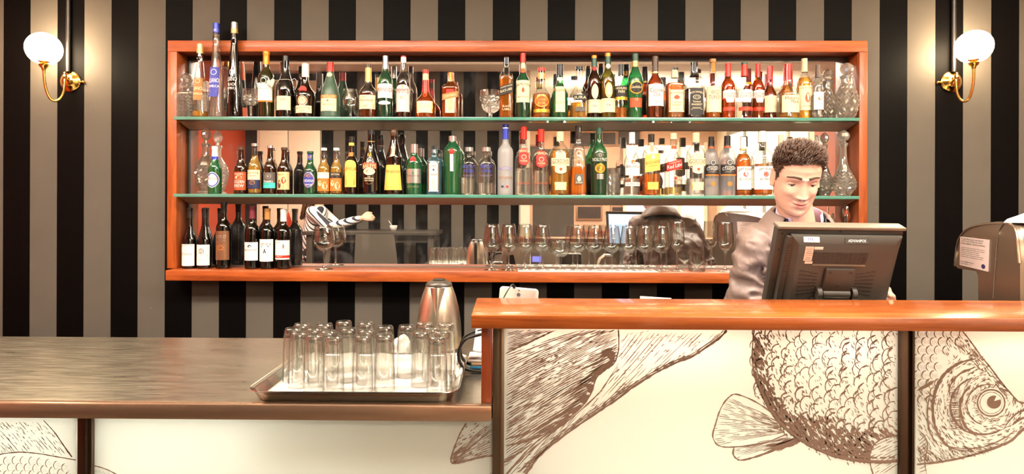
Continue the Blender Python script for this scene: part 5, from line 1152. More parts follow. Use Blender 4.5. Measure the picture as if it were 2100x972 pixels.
# ------------------------------------------------------------------ till screen seen from behind
pl = M('till_plastic', (60, 55, 49), .42, vary=.04, vscale=60); pld = M('till_plastic_dark', (40, 34, 30), .4); pll = M('till_bezel', (112, 102, 88), .35)
A = at(1597, 470, 1.60); Bp = at(1858, 474, 1.60); Cl = at(1578, 612, 1.667); Dr = at(1821, 613, 1.667)
mid_t = (A + Bp) / 2; mid_b = (Cl + Dr) / 2
ts = empty('till_screen', (mid_b.x, 1.72, CZ), 'dark grey till touchscreen seen from behind on the bar in front of the bartender', 'screen'); o_ = Vector(ts.location)
ux = (Bp - A).normalized(); uy = (mid_t - mid_b).normalized(); uy = (uy - ux * uy.dot(ux)).normalized(); uz = ux.cross(uy).normalized()   # uz points to the viewer
if uz.y > 0: uz = -uz
TM = Matrix(((ux.x, uy.x, uz.x, mid_t.x - o_.x), (ux.y, uy.y, uz.y, mid_t.y - o_.y), (ux.z, uy.z, uz.z, mid_t.z - o_.z), (0, 0, 0, 1)))
W = (Bp - A).length; Hh = .245
TM2 = TM @ Matrix.Translation((0, -Hh / 2, 0))
def fr(x0, x1, y0, y1, z0, z1, bev=.003, tap=0):
    v, f = box(((x0 + x1) / 2, (y0 + y1) / 2, (z0 + z1) / 2), (x1 - x0, y1 - y0, z1 - z0), bev)
    return v, f
w2, h2 = W / 2, Hh / 2
q = MB().add(*fr(-w2, w2, -h2, h2, -.034, -.006, .006), T=TM2); q.build('front_case', pl, ts)
MB().add(*fr(-w2 - .001, w2 + .001, h2 - .0005, h2 + .0085, -.036, .001, .003), T=TM2).build('top_rail', pll, ts)
MB().box((0, 0, -.0355), (W - .03, Hh - .03, .002), T=TM2).build('display', M('till_display', (120, 150, 190), .15, emit=(176, 202, 240), estr=1.6), ts, smooth=False)
q = MB()
k = [(-w2 + .038, -h2 + .005), (w2 - .024, -h2 + .005), (w2 - .012, h2 - .012), (-w2 + .032, h2 - .012)]
k2 = [(-w2 + .052, -h2 + .012), (w2 - .046, -h2 + .012), (w2 - .036, h2 - .034), (-w2 + .050, h2 - .034)]
q.add(*loft([[(a, b_, -.006) for a, b_ in k], [(a, b_, .010) for a, b_ in k], [(a, b_, .022) for a, b_ in k2]]), T=TM2)
q.build('back_shell', pl, ts, ang=30)
q = MB().add(*loft([[(a, b_, z) for a, b_ in ((-w2 + .020, -h2 + .002), (-w2 + .034, -h2 + .002), (-w2 + .036, h2 - .016), (-w2 + .022, h2 - .016))] for z in (-.006, .012)]), T=TM2)
q.build('side_rib', pl, ts, smooth=False)
vn = MB()
for i in range(11):
    yy = h2 - .040 - i * .0075; vn.box((-w2 + .028, yy, .0125), (.010, .0022, .0012), T=TM2)
o = vn.build('side_vents', pld, ts, smooth=False); o['kind'] = 'stuff'
# vents: dark slots set in sloping bays
for c_ in range(12):
    cx = -.068 + c_ * .0118
    vn = MB()
    for r_ in range(6):
        vn.box((cx - .0008 * (r_ - 3) * (c_ - 5.5) * .12, h2 - .056 - r_ * .0055, .0222), (.0096, .0031, .0016), T=TM2)
    o = vn.build('vent_column', pld, ts, smooth=False); o['kind'] = 'stuff'
MB().box((0 - .003, h2 - .0905, .0225), (.138, .004, .003), T=TM2, bev=.001).build('vent_sill', pll, ts)
for sd in (-1, 1):
    vn = MB()
    for r_ in range(7):
        for c_ in range(4):
            vn.box((sd * (.056 + c_ * .0125) - .002, h2 - .115 - r_ * .0092 - sd * 0 + c_ * .0008 * (3 - r_), .0222), (.0105, .0028, .0014), T=TM2)
    o = vn.build('side_grille', pld, ts, smooth=False); o['kind'] = 'stuff'
MB().add(*fr(-.0365, .0385, h2 - .168, h2 - .098, .020, .031, .003), T=TM2).build('mount_plate', pl, ts)
for a, b_ in ((-.026, h2 - .107), (.028, h2 - .107), (.001, h2 - .146)):
    MB().add(*lathe([(0, .0006), (.0042, .0006), (.0046, 0), (0, 0)], 16), T=TM2 @ Matrix.Translation((a, b_, .0312))).build('screw', pld, ts)
for a, b_ in ((-w2 + .014, h2 - .014), (-w2 + .012, h2 - .06), (-w2 + .012, h2 - .15), (w2 - .007, h2 - .012), (0, h2 - .006), (w2 - .008, h2 - .10)):
    MB().add(*lathe([(0, .0006), (.0032, .0006), (.0034, 0), (0, 0)], 12), T=TM2 @ Matrix.Translation((a, b_, -.0058))).build('screw', pld, ts)
MB().add(*tube([(-.0340, -.0500, .026), (.0360, -.0500, .026)], .012, 18), T=TM2).build('hinge_barrel', pl, ts)
for sd in (-1, 1):
    MB().add(*tube([(sd * .040 + .001, -.0500, .024), (sd * .052 + .001, -.0500, .024)], .019, 20), T=TM2).build('hinge_cheek', pl, ts)
hbz = TM2 @ Vector((0, -.058, .016))
MB().add(*loft([[(x, y, 0.0006) for x, y in ((-.09, -.06), (.09, -.06), (.09, .09), (-.09, .09))], [(x, y, .02) for x, y in ((-.088, -.058), (.088, -.058), (.088, .088), (-.088, .088))], [(hbz.x + x, hbz.y + y, hbz.z - .006) for x, y in ((-.06, -.012), (.06, -.012), (.06, .02), (-.06, .02))]])).build('foot', pl, ts, ang=30)
# badge and stickers
bd = MB().box((.036, h2 - .0225, .0180), (.060, .0165, .001), T=TM2 @ Matrix.Translation((0, 0, 0))).build('badge', pld, ts, smooth=False)
def sl_text(st, xc, yc, h, wid, z, mt, par, Tm=None):
    v2, f2 = put_text(st, xc, yc, h, wid); return MB().add([(a, b_, z) for a, b_ in v2], f2, T=(Tm or TM2)).build('lettering', mt, par, ang=180)
# the top chamfer slopes back: badge and white sticker lie on it
ang_c = atan2(.012, .022)
CH = TM2 @ Matrix.Translation((0, h2 - .023, .0162)) @ Matrix.Rotation(-ang_c, 4, 'X')
bpy.data.objects.remove(bd)
bd = MB().box((.034, 0, .0006), (.062, .0150, .001), T=CH).build('badge', pld, ts, smooth=False)
sl_text('ADVANPOS', .034, 0, .0068, .046, .00125, PA['white'], bd, CH)
stk_ = MB().box((-.083, .0015, .0006), (.041, .0145, .001), T=CH, bev=.0004).build('sticker', PA['white'], ts)
sl_text('m', -.086, .0025, .0075, .0125, .00125, M('ink_violet', (52, 44, 110), .5), stk_, CH)
st2 = MB().box((-.087, h2 - .0585, .0224), (.0215, .040, .0008), T=TM2).build('sticker', PA['pink'], ts, smooth=False)
tb_ = MB()
for st, yy, h_, wd in (('Model No.', .013, .0035, .016), ('@lines', .004, .010, .017), ('123008', -.0045, .003, .016), ('@lines', -.013, .009, .017)):
    v2, f2 = (SHAPES[st](wd, h_) if st[0] == '@' else put_text(st, 0, 0, h_, wd)); tb_.add([(a - .087, b_ + h2 - .0585 + yy, .0230) for a, b_ in v2], f2, T=TM2)
tb_.build('lettering', PA['grey'], st2, ang=180)
MB().box((-.0635, h2 - .0425, .0224), (.0225, .0075, .0008), T=TM2).build('sticker', PA['white'], ts, smooth=False)
MB().box((-.083, h2 - .0835, .0224), (.020, .0065, .0008), T=TM2).build('sticker', PA['pink'], ts, smooth=False)

# ------------------------------------------------------------------ coffee machine on the right
P0 = Vector((1.612, 2.16)); P1 = Vector((1.428, 1.70))        # far and near end of its left side
sd_ = (P1 - P0).normalized(); nm_ = Vector((-sd_.y, sd_.x));  nm_ = nm_ if nm_.x > 0 else -nm_
def side_pt(px_, py_):
    d = _F + _R2 * ((px_ - PX0) / FPX) - _U2 * ((py_ - PY0) / FPX)
    # ray against the vertical plane through P0, P1
    den = d.x * nm_.x + d.y * nm_.y; t = (P0.x * nm_.x + P0.y * nm_.y) / den
    X, Y_ = d.x * t, d.y * t
    return ((X - P0.x) * sd_.x + (Y_ - P0.y) * sd_.y, CAMZ + d.z * t)
cm = empty('coffee_machine', (P0.x + .25, P0.y - .35, CZ), 'large curved steel coffee machine with a white notice at the right end', 'coffee machine'); o_ = Vector(cm.location)
outl = [side_pt(*p) for p in ((1959.5, 545.5), (1960, 530), (1962.6, 508.5), (1966, 494), (1971, 484), (1981, 472), (1992, 466), (2012, 460.5), (2032.6, 458), (2050, 456.5), (2064, 457), (2074, 460), (2081, 468), (2085, 478), (2089, 498), (2092, 540))]
s_end = outl[-1][0]
cs = side_pt(2006, 611)[0]
poly = outl + [(s_end + .004, CZ + .001), (cs, CZ + .001), (cs, side_pt(2006, 585)[1]), (cs - .003, side_pt(2005, 566)[1]), (cs - .020, side_pt(2000, 556)[1]), (outl[0][0] + .03, side_pt(1967, 551)[1])]
def cmw(s_, z, k): return (P0.x + sd_.x * s_ + nm_.x * k - o_.x, P0.y + sd_.y * s_ + nm_.y * k - o_.y, z - o_.z)
cst = M('machine_steel', (128, 112, 94), .30, .75, vary=.06, vscale=3); csl = M('machine_trim', (196, 184, 166), .2, .95)
MB().add(*loft([[cmw(a, b_, .0) for a, b_ in poly], [cmw(a, b_, .012) for a, b_ in poly]])).build('side_panel', cst, cm, ang=30)
cen = (sum(p[0] for p in poly) / len(poly), sum(p[1] for p in poly) / len(poly))
inn = [(a, b_) for a, b_ in poly]
MB().add(*loft([[cmw(a, b_, .0125) for a, b_ in inn], [tuple(Vector(cmw(a, b_, .0125)) + Vector((.55, 0, 0))) for a, b_ in inn]])).build('body', M('machine_body', (176, 164, 146), .28, .85), cm, ang=30)
MB().add(*tube([cmw(a, b_, -.001) for a, b_ in outl], .004, 8)).build('edge_trim', csl, cm)
sm = [side_pt(*p) for p in ((2059, 458), (2050, 475), (2046, 500), (2042, 550), (2038, 611))]
MB().add(*tube([cmw(p.x, p.y, -.0006) for p in spline([(a, b_, 0) for a, b_ in sm], 5)], .0018, 6)).build('panel_seam', csl, cm)
nt_ = [side_pt(*p) for p in ((1971, 485), (2030, 492), (2027.5, 557), (1970, 543.5))]
nu_ = [cmw(a, b_, -.0030) for a, b_ in nt_]; nv_ = [cmw(a, b_, -.0004) for a, b_ in nt_]
no = MB().add(*loft([nv_, nu_])).build('notice', M('notice_paper', (240, 214, 204), .6), cm, smooth=False)
q = MB(); qa, qb, qc, qd = (Vector(p) for p in nu_)
qn = Vector(cmw(0, 0, -1)) - Vector(cmw(0, 0, 0))
def notice(u, v): 
    top = qa.lerp(qb, u); bot = qd.lerp(qc, u); return top.lerp(bot, 1 - v) + qn * .0004
LN = [('TO HELP PROLONG THE SERVICE', .93, .052, .04, .80), ('LIFE OF THIS COFFEE MACHINE,', .855, .052, .04, .77), ('PLEASE OBSERVE THE FOLLOWING:', .78, .052, .04, .86)]
for st, vc, hh_, u0, uw in LN:
    v2, f2, r_ = text2d(st); q.add([tuple(notice(u0 + a / r_ * uw, vc + (b_ - .5) * hh_)) for a, b_ in v2], f2)
rq = random.Random(2)
for i in range(6):
    vc = .64 - i * .062
    v2, f2, r_ = text2d('nnnnn nnn nnnnnn nn nnnn')
    uw = rq.uniform(.66, .86); q.add([tuple(notice(.04 + a / r_ * uw, vc + (b_ - .5) * .026)) for a, b_ in v2], f2)
for st, vc, uw in (('Free call 0800 404 201', .155, .50), ('www.coffee.co.nz', .09, .44)):
    v2, f2, r_ = text2d(st); q.add([tuple(notice(.04 + a / r_ * uw, vc + (b_ - .5) * .042)) for a, b_ in v2], f2)
q.build('lettering', PA['grey'], no, ang=180)
K = 20; MB().add([tuple(notice(.86 + .065 * cos(2 * pi * k / K), .13 + .075 * sin(2 * pi * k / K))) for k in range(K)], [tuple(range(K))]).build('round_logo', M('logo_navy', (44, 40, 96), .5), no)
# group head and drip tray on the barista side (seen in the mirror)
MB().box(cmw(cs - .05, CZ + .035, .27), (.40, .16, .06), bev=.006).build('drip_tray', csl, cm)
for k in (.15, .38):
    MB().add(*tube([cmw(cs - .045, outl[0][1] - .005, k), cmw(cs - .045, outl[0][1] - .06, k)], .03, 18)).build('group_head', csl, cm)
    MB().add(*tube([cmw(cs - .06, outl[0][1] - .052, k), cmw(cs - .18, outl[0][1] - .062, k)], .011, 10)).build('portafilter_handle', pipe_m, cm)
# folded white cloth on top of the machine
top_z = max(p[1] for p in poly)
cl = MB(); cx_, cy_ = P0.x + sd_.x * (s_end * .80) + nm_.x * .10, P0.y + sd_.y * (s_end * .80) + nm_.y * .10
rgs = []
for (sx, sy, z) in ((.10, .07, 0), (.095, .068, .010), (.075, .05, .022), (.05, .035, .036), (.028, .02, .040)):
    rgs.append([((sx * cos(a) * (1 + .16 * sin(3 * a + z * 60))), sy * sin(a) * (1 + .2 * cos(2 * a + 1)), z * (1 + .25 * cos(a + 2))) for a in [2 * pi * k / 14 for k in range(14)]])
o = cl.add(*loft(rgs)).build('folded_cloth', M('white_cloth', (240, 234, 226), .8), loc=(cx_, cy_, top_z + .0015), smooth=False)
tag(o, 'folded white cloth lying on top of the steel coffee machine', 'cloth')
# ------------------------------------------------------------------ people
from mathutils import noise as _ns
skin = M('skin', (224, 172, 146), .42, sss=.06, vary=.04, vscale=30); lipm = M('lips', (206, 128, 116), .35, sss=.1); hairm = M('dark_brown_hair', (78, 52, 36), .38, spec=.6, vary=.25, vscale=60)
brow_m = M('brow_hair', (64, 42, 30), .6); lashm = M('lash', (36, 24, 20), .5); eyew = M('eye_white', (232, 224, 216), .2); iris = M('iris', (48, 30, 20), .15)
WX = [(-.118, .010), (-.114, .030), (-.105, .0425), (-.090, .0525), (-.070, .0600), (-.045, .0655), (-.02, .0680), (0, .0695), (.03, .0725), (.055, .0725), (.080, .068), (.100, .056), (.114, .038), (.121, .020), (.125, .003)]
FY = [(-.118, .052), (-.112, .068), (-.105, .077), (-.090, .0835), (-.070, .0855), (-.045, .0875), (0, .0895), (.03, .0925), (.055, .0915), (.080, .083), (.100, .066), (.114, .044), (.121, .024), (.125, .003)]
BY = [(-.118, -.020), (-.105, -.012), (-.090, .006), (-.070, .045), (-.045, .070), (0, .088), (.04, .098), (.06, .096), (.085, .082), (.105, .058), (.118, .030), (.125, .003)]
def g2(x, z, cx, cz, sx, sz): return math.exp(-((x - cx) / sx) ** 2 - ((z - cz) / sz) ** 2)
def feat(x, z, smile=1):
    ax = abs(x); d = 0
    t = (z + .034) / (.022 + .034)
    if -.05 < z < .03:                                                 # nose ridge, tip, wings
        h = (.0225 * (1 - max(0, t)) + .006 * max(0, t)) if z > -.034 else .0225 * max(0, 1 - (-.034 - z) / .011) ** 1.5
        d += h * math.exp(-(x / (.0085 + .004 * (1 - min(1, max(0, t))))) ** 2)
    d += .0085 * g2(ax, z, .0125, -.036, .0065, .0065)
    d -= .0110 * g2(ax, z, .031, .008, .016, .0105)
    d += .0050 * g2(ax, z, .026, .030, .022, .008)
    d += (.0065 + .002 * smile) * g2(ax, z, .042, -.022, .018, .015)
    zc = -.0635 + 9.5 * ax * ax * smile
    d += .0050 * g2(ax, z - zc, .006, .0048, .020, .0038) + .0062 * g2(ax, z - zc, 0, -.0062, .017, .0046)
    d -= .0036 * g2(ax, z - zc, 0, 0, .024, .0016)
    d -= .0030 * g2(ax, z, .029, -.056, .005, .010)
    d -= .0022 * g2(ax, z, .0225, -.047, .005, .009)
    d += .0075 * g2(x, z, 0, -.100, .017, .012) - .0035 * g2(x, z, 0, -.082, .018, .006)
    return d
def head_pt(a, z, smile=1, grow=0):
    wx, fy, by = interp(WX, z), interp(FY, z), interp(BY, z)
    s_, c = sin(a), cos(a); x = (wx + grow) * s_
    if c > 0:
        e = 1 - .25 * (1 - c) * 0
        return (x, -((fy + grow) * c ** .92 + feat(x, z, smile) * min(1, c * 2)), z)
    return (x, -(by + grow * 1) * c, z)
def face_y(x, z, smile=1):
    wx, fy = interp(WX, z), interp(FY, z); s_ = max(-1, min(1, x / wx)); c = sqrt(1 - s_ * s_)
    return -(fy * c ** .92 + feat(x, z, smile) * min(1, c * 2))
def head_mesh(smile=1, na=96, nz=120):
    q = MB(); rings = []
    for j in range(nz + 1):
        z = -.118 + .243 * j / nz
        rings.append([head_pt(-pi + 2 * pi * k / na, z, smile) for k in range(na)])
    q.add(*loft(rings)); return q
def ear_mesh(sd):
    rings = []
    for j in range(13):
        t = j / 12; zz = -.030 + .064 * t; hw = .0165 * sin(pi * min(1, .12 + t * .86)) ** .6 * (1.0 + .25 * t)
        ring = []
        for k in range(14):
            a = 2 * pi * k / 14; u = cos(a) * hw; thick = .0075 + .004 * (abs(cos(a)) ** 3); dish = -.004 * (1 - abs(cos(a))) if sin(a) > 0 else 0
            ring.append((sd * (.0665 + .0035 + sin(a) * thick * .6 + dish + .006 * max(0, cos(a))), .013 + u + .004 * t, zz))
        rings.append(ring)
    return loft(rings)

def remesh(mb, voxel, smooth=3, name='tmp'):
    o = mb.build(name, [skin], smooth=True); md = o.modifiers.new('r', 'REMESH'); md.mode = 'VOXEL'; md.voxel_size = voxel; md.use_smooth_shade = True
    if smooth:
        ms_ = o.modifiers.new('s', 'SMOOTH'); ms_.iterations = smooth; ms_.factor = .5
    dg = bpy.context.evaluated_depsgraph_get(); me = bpy.data.meshes.new_from_object(o.evaluated_get(dg)); old = o.data
    bpy.data.objects.remove(o); bpy.data.meshes.remove(old); return me
def union(me_a, mb_b):
    a = bpy.data.objects.new('ua', me_a); COL.objects.link(a); b_ = mb_b.build('ub', [skin])
    md = a.modifiers.new('b', 'BOOLEAN'); md.operation = 'UNION'; md.object = b_; md.solver = 'EXACT'
    dg = bpy.context.evaluated_depsgraph_get(); me = bpy.data.meshes.new_from_object(a.evaluated_get(dg)); 
    bpy.data.objects.remove(a); bpy.data.objects.remove(b_); return me
def limb(q, pts, rad, seg=16, k=6):
    P = spline(pts, k); R = [interp([(i, r) for i, r in enumerate(rad)], i / k) for i in range(len(P))]
    q.add(*tube(P, R, seg)); 
    for p, r in ((P[0], R[0]), (P[-1], R[-1])):
        q.add(*lathe([(0, -r)] + [(r * cos(a), r * sin(a)) for a in [radians(-60 + 30 * i) for i in range(5)]] + [(0, r)], 12, off=tuple(p)))
def hand(q, wrist, d, n, side, curl=(.5, .5, .5, .5), ln=1.0, thumb_out=.6):
    """palm and five fingers: d points to the knuckles, n out of the back of the hand"""
    d = d.normalized(); n = (n - d * n.dot(d)).normalized(); s_ = d.cross(n) * side
    K = [wrist + d * (.088 - .006 * abs(i - 1.2)) * ln + s_ * (.030 - .0195 * i) for i in range(4)]
    rings = []
    for t, wd, th in ((0, .024, .017), (.25, .030, .016), (.6, .039, .015), (.95, .041, .0125), (1.05, .036, .010)):
        c = wrist + d * .085 * t * ln
        rings.append([tuple(c + s_ * wd * cos(a) + n * th * sin(a)) for a in [2 * pi * k / 16 for k in range(16)]])
    q.add(*loft(rings))
    L = (.072, .080, .075, .058)
    for i in range(4):
        p = K[i] - d * .012; pts = [p]; a = .12; cur = p
        for j, fr_ in enumerate((.17, .43, .30, .25)):
            if j: a += curl[i] * (.75, .95, .6)[j - 1]
            cur = cur + (d * cos(a) - n * sin(a)) * L[i] * fr_ * ln * 1.05; pts.append(cur)
        limb(q, pts, [.0098, .0098, .0090, .0082, .0068], 12, 4)
    b0 = wrist + d * .024 * ln + s_ * .026; t1 = b0 + (d * .55 + s_ * thumb_out - n * .25).normalized() * .044; t2 = t1 + (d * .85 + s_ * .15 - n * .35).normalized() * .033; t3 = t2 + (d * .9 - s_ * .05 - n * .35).normalized() * .026
    limb(q, [b0, t1, t2, t3], [.016, .0115, .0105, .0075], 12, 4)

def put_head(Mh, q):
    hm = MB(); hd = head_mesh(); hm.add(hd.v, hd.f, 0, Mh)
    return hm
def hair_in(x, y, z):
    """scalp region of a short cut in head coordinates"""
    if abs(x) > .05 and -.012 < y < .036 and -.05 < z < .030: return False
    if y > .02: return z > -.062 + .2 * max(0, .03 - y)
    front = -y
    line = interp([(-.03, -.030), (.0, -.018), (.018, .006), (.030, .020), (.042, .050), (.055, .066), (.070, .077), (.1, .084)], front)
    return z > line
def short_hair(Mh, par, seed=4):
    r = random.Random(seed); na, nz = 72, 80
    # close-cropped base
    idx = {}; v, f = [], []
    def vid(j, k):
        k %= na
        if (j, k) not in idx:
            z = -.07 + .195 * j / nz; a = -pi + 2 * pi * k / na; p = head_pt(a, z); top = max(0, min(1, (z - .05) / .05)); g_ = .0012 + .0060 * top + .0012 * _ns.noise(Vector(p) * 90)
            pp = head_pt(a, z, 1, g_); idx[(j, k)] = len(v); v.append((pp[0], pp[1], pp[2] + .004 * top))
        return idx[(j, k)]
    for j in range(nz):
        for k in range(na):
            a = -pi + 2 * pi * (k + .5) / na; z = -.07 + .195 * (j + .5) / nz; p = head_pt(a, z)
            if hair_in(p[0] + .002 * r.uniform(-1, 1), p[1], p[2] + .004 * r.uniform(-1, 1)): f.append((vid(j, k), vid(j, k + 1), vid(j + 1, k + 1), vid(j + 1, k)))
    f.append(tuple(vid(nz, k) for k in range(na)))
    base = MB().add(v, f, 0, Mh).build('hair', hairm, par, ang=180)
    # tufts swept up and to one side
    q = MB(); cnt = 0
    while cnt < 3600:
        a = r.uniform(-pi, pi); z = r.uniform(-.06, .124); p = head_pt(a, z)
        if not hair_in(p[0], p[1], p[2]): continue
        cnt += 1; top = max(0, min(1, (z - .035) / .05)); fr_ = max(0, -p[1] / .09)
        nrm = Vector((p[0] * 1.1, p[1], max(-.02, (z - .02)) * 1.3)).normalized(); t_ = Vector(head_pt(a, z, 1, .002 + .004 * top)) + Vector((0, 0, .003 * top))
        dr = (nrm * (.25 + .55 * top) + Vector((.14 * top + r.uniform(-.12, .12), -.55 * (1 - top) * (abs(p[0]) > .05) * .6 - .30 * top * fr_ + r.uniform(-.10, .10), -.55 * (1 - top) + .55 * top))).normalized()
        L_ = (.0042 + .0165 * top + .008 * top * fr_) * r.uniform(.7, 1.25); side = dr.cross(Vector((r.uniform(-1, 1), r.uniform(-1, 1), .3))).normalized(); wd = .0011 + .0007 * top
        p0 = t_; p1 = t_ + dr * L_ * .55; d2 = (dr + Vector((.18, -.15, .05 - .3 * (1 - top)))).normalized(); p2 = p1 + d2 * L_ * .5
        o = len(q.v); th_ = side.cross(dr) * wd
        vv = [p0 - side * wd, p0 + side * wd, p0 + th_, p1 - side * wd * .8, p1 + side * wd * .8, p1 + th_ * .8, p2]
        q.add(vv, [(0, 1, 4, 3), (1, 2, 5, 4), (2, 0, 3, 5), (3, 4, 6), (4, 5, 6), (5, 3, 6)], 0, Mh)
    o = q.build('hair_tufts', hairm, base, ang=180); o['kind'] = 'stuff'
    return base
def face_parts(Mh, par, smile=1, hair_mat=None):
    for sd in (-1, 1):
        nm = 'eyebrow'; P, R = [], []
        for i in range(9):
            t = i / 8; x = sd * (.012 + .040 * t); z = .0325 + .0050 * sin(pi * min(1, t * .75 + .05)) - .004 * t * t
            P.append((x, face_y(x, z) - .0008, z)); R.append(.0042 * (1 - .62 * t) + .0004)
        v, f = tube(P, R, 8); cz = [p[2] for p in P]
        MB().add(v, f, 0, Mh).build('eyebrow', brow_m, par)
        ec = Vector((sd * .0315, face_y(sd * .0315, .008) + .0085, .0065)); r = .0122
        v, f = lathe([(r * sin(a), -r * cos(a)) for a in [pi * i / 14 for i in range(15)]], 20)
        eb = MB().add(v, f, 0, Mh @ Matrix.Translation(ec)).build('eye', eyew, par)
        dn = Matrix.Translation(ec) @ Matrix.Rotation(radians(90 + 24), 4, 'X')
        MB().add(*lathe([(0, r + .0006), (.0030, r + .0003), (.0056, r - .0012), (.0060, r - .0020)], 18), T=Mh @ dn).build('iris', iris, eb)
        # upper and lower lids as shells over the eyeball
        for nm, lo, hi in (('upper_eyelid', 4, 88), ('lower_eyelid', -80, -34)):
            vv, ff = [], []
            for j in range(9):
                la = radians(lo + (hi - lo) * j / 8)
                for k in range(17):
                    lo_ = radians(-88 + 176 * k / 16); arch = radians(9) * (1 - (k / 8 - 1) ** 2) * (1 if nm[0] == 'u' else -1) * (j == 0 if nm[0] == 'u' else j == 8) * 0
                    rr_ = r + .0012 + .0008 * sin(pi * j / 8)
                    vv.append((ec.x + rr_ * cos(la) * sin(lo_) * 1.18, ec.y - rr_ * cos(la) * cos(lo_), ec.z + rr_ * sin(la) * .95 - .004 * abs(k / 8 - 1) ** 2 * (la > -.4) * .4))
            for j in range(8):
                for k in range(16): a = j * 17 + k; ff.append((a, a + 1, a + 18, a + 17))
            MB().add(vv, ff, 0, Mh).build(nm, skin, par, ang=180)
        la = radians(3); lp = []
        for k in range(3, 14):
            lo_ = radians(-80 + 160 * k / 16); rr_ = r + .0022
            lp.append((ec.x + rr_ * cos(la) * sin(lo_) * 1.2, ec.y - rr_ * cos(la) * cos(lo_), ec.z + rr_ * sin(la) * .95))
        MB().add(*tube(lp, [.0007 + .0006 * sin(pi * i / 10) for i in range(11)], 6), T=Mh).build('eyelashes', lashm, par)
    # dark mouth line
    P = []
    for i in range(13):
        x = -.0245 + .049 * i / 12; z = -.0635 + 9.5 * x * x * smile; P.append((x, face_y(x, z) - .0002, z))
    MB().add(*tube(P, [.0003 + .0009 * sin(pi * i / 12) for i in range(13)], 6), T=Mh).build('mouth_line', M('mouth_dark', (120, 52, 48), .5), par)
    for sd in (-1, 1):
        MB().add(*lathe([(0, -.0016), (.0022, 0), (0, .0016)], 10), T=Mh @ Matrix.Translation((sd * .0068, face_y(sd * .007, -.0415) - .0003, -.0425)) @ Matrix.Scale(1.3, 4, (1, 0, 0))).build('nostril', M('nostril_dark', (110, 52, 44), .6), par)
def lips_assign(me, Mh, smile=1):
    inv = Mh.inverted(); me.materials.clear(); me.materials.append(skin); me.materials.append(lipm)
    for p in me.polygons:
        c = inv @ p.center; x, z = c.x, c.z; zc = -.0635 + 9.5 * x * x * smile; ax = abs(x)
        up = .0078 * (1 - (ax / .0255) ** 2) - .0018 * math.exp(-(ax / .004) ** 2); dn_ = .0105 * (1 - (ax / .0235) ** 2)
        p.material_index = 1 if (c.y < -.06 and ax < .0255 and zc - dn_ < z < zc + up) else 0
    me.shade_smooth()
def wrinkle(me, amp, seed, pts=()):
    for v in me.vertices:
        p = v.co; w_ = _ns.noise(Vector((p.x * 9, p.y * 9, p.z * 5)) + Vector((seed, 0, 0))); q = _ns.noise(Vector((p.x * 14 + p.z * 12, p.y * 10, p.z * 16 - p.x * 10)) + Vector((0, seed, 0)))
        ridge = (1 - abs(q) * 2.2); k = 1.0
        for (c, rad) in pts: k += 1.6 * math.exp(-((p - c).length / rad) ** 2)
        v.co = p + v.normal * amp * k * (.5 * w_ + .75 * ridge * .6 - .1)

# ---- the bartender
Hc = at(1632, 368, 2.0)
root = empty('person', (at(1650, 500, 2.2).x, 2.22, .0), 'young man with short dark hair in a taupe jacket smiling down at the till screen', 'person')
RO = Vector(root.location); L0 = lambda p: Vector(p) - RO
Mh = Matrix.Translation(L0(Hc)) @ Matrix.Rotation(radians(-9), 4, 'Z') @ Matrix.Rotation(radians(21), 4, 'X') @ Matrix.Rotation(radians(2), 4, 'Y') @ Matrix.Diagonal((.93, .97, .935, 1))
NB = L0(at(1640, 466, 2.06)); PEL = Vector((0, 0, .90)); CH_ = NB.lerp(PEL, .40) + Vector((0, .035, 0))
S1 = L0(at(1556, 498, 2.08)); S2 = L0(at(1737, 498, 2.08))
E1 = L0(at(1520, 652, 2.10)); W1 = L0(at(1662, 640, 1.86)); E2 = L0(at(1800, 655, 2.10)); W2 = L0(at(1800, 612, 1.80))
fl_ = lambda s_: Vector((s_ * .10, .06, .035))
q = MB()
def tor(q, sc, ext=0):
    lv = [(NB + Vector((0, .012, .012)), .058, .055), (NB + Vector((0, .014, -.012)), .105, .068), (NB + Vector((0, .018, -.036)), .150, .082), (NB + Vector((0, .024, -.075)), .178, .100), (CH_, .182, .118), (CH_.lerp(PEL, .5), .165, .112), (PEL + Vector((0, 0, .05)), .165, .115), (PEL + Vector((0, 0, -.10)), .175, .122)]
    rings = []
    for c, a, b_ in lv:
        rings.append([tuple(c + Vector((cos(t) * (a + sc), sin(t) * (b_ + sc), .10 * sc * 0))) for t in [2 * pi * k / 32 for k in range(32)]])
    q.add(*loft(rings))
tor(q, 0)
hc0 = Mh @ Vector((0, .018, -.055)); limb(q, [NB + Vector((0, .012, -.03)), NB.lerp(hc0, .5) + Vector((0, .006, 0)), hc0], [.060, .055, .054], 20)
limb(q, [S1, S1.lerp(E1, .5), E1], [.052, .046, .040]); limb(q, [E1, E1.lerp(W1, .5), W1], [.040, .036, .027])
limb(q, [S2, S2.lerp(E2, .5), E2], [.052, .046, .040]); limb(q, [E2, E2.lerp(W2, .5), W2], [.040, .036, .027])
for s_ in (-1, 1):
    limb(q, [PEL + Vector((s_ * .085, 0, -.06)), Vector((s_ * .10, .01, .48)), Vector((s_ * .105, .03, .09))], [.085, .062, .042])
    limb(q, [Vector((s_ * .105, .04, .05)), Vector((s_ * .11, -.04, .035)), Vector((s_ * .115, -.13, .028))], [.036, .036, .026])
hand(q, W1, (Vector((.55, -.75, .25))), Vector((.2, .1, 1)), -1, (.25, .5, .6, .6))
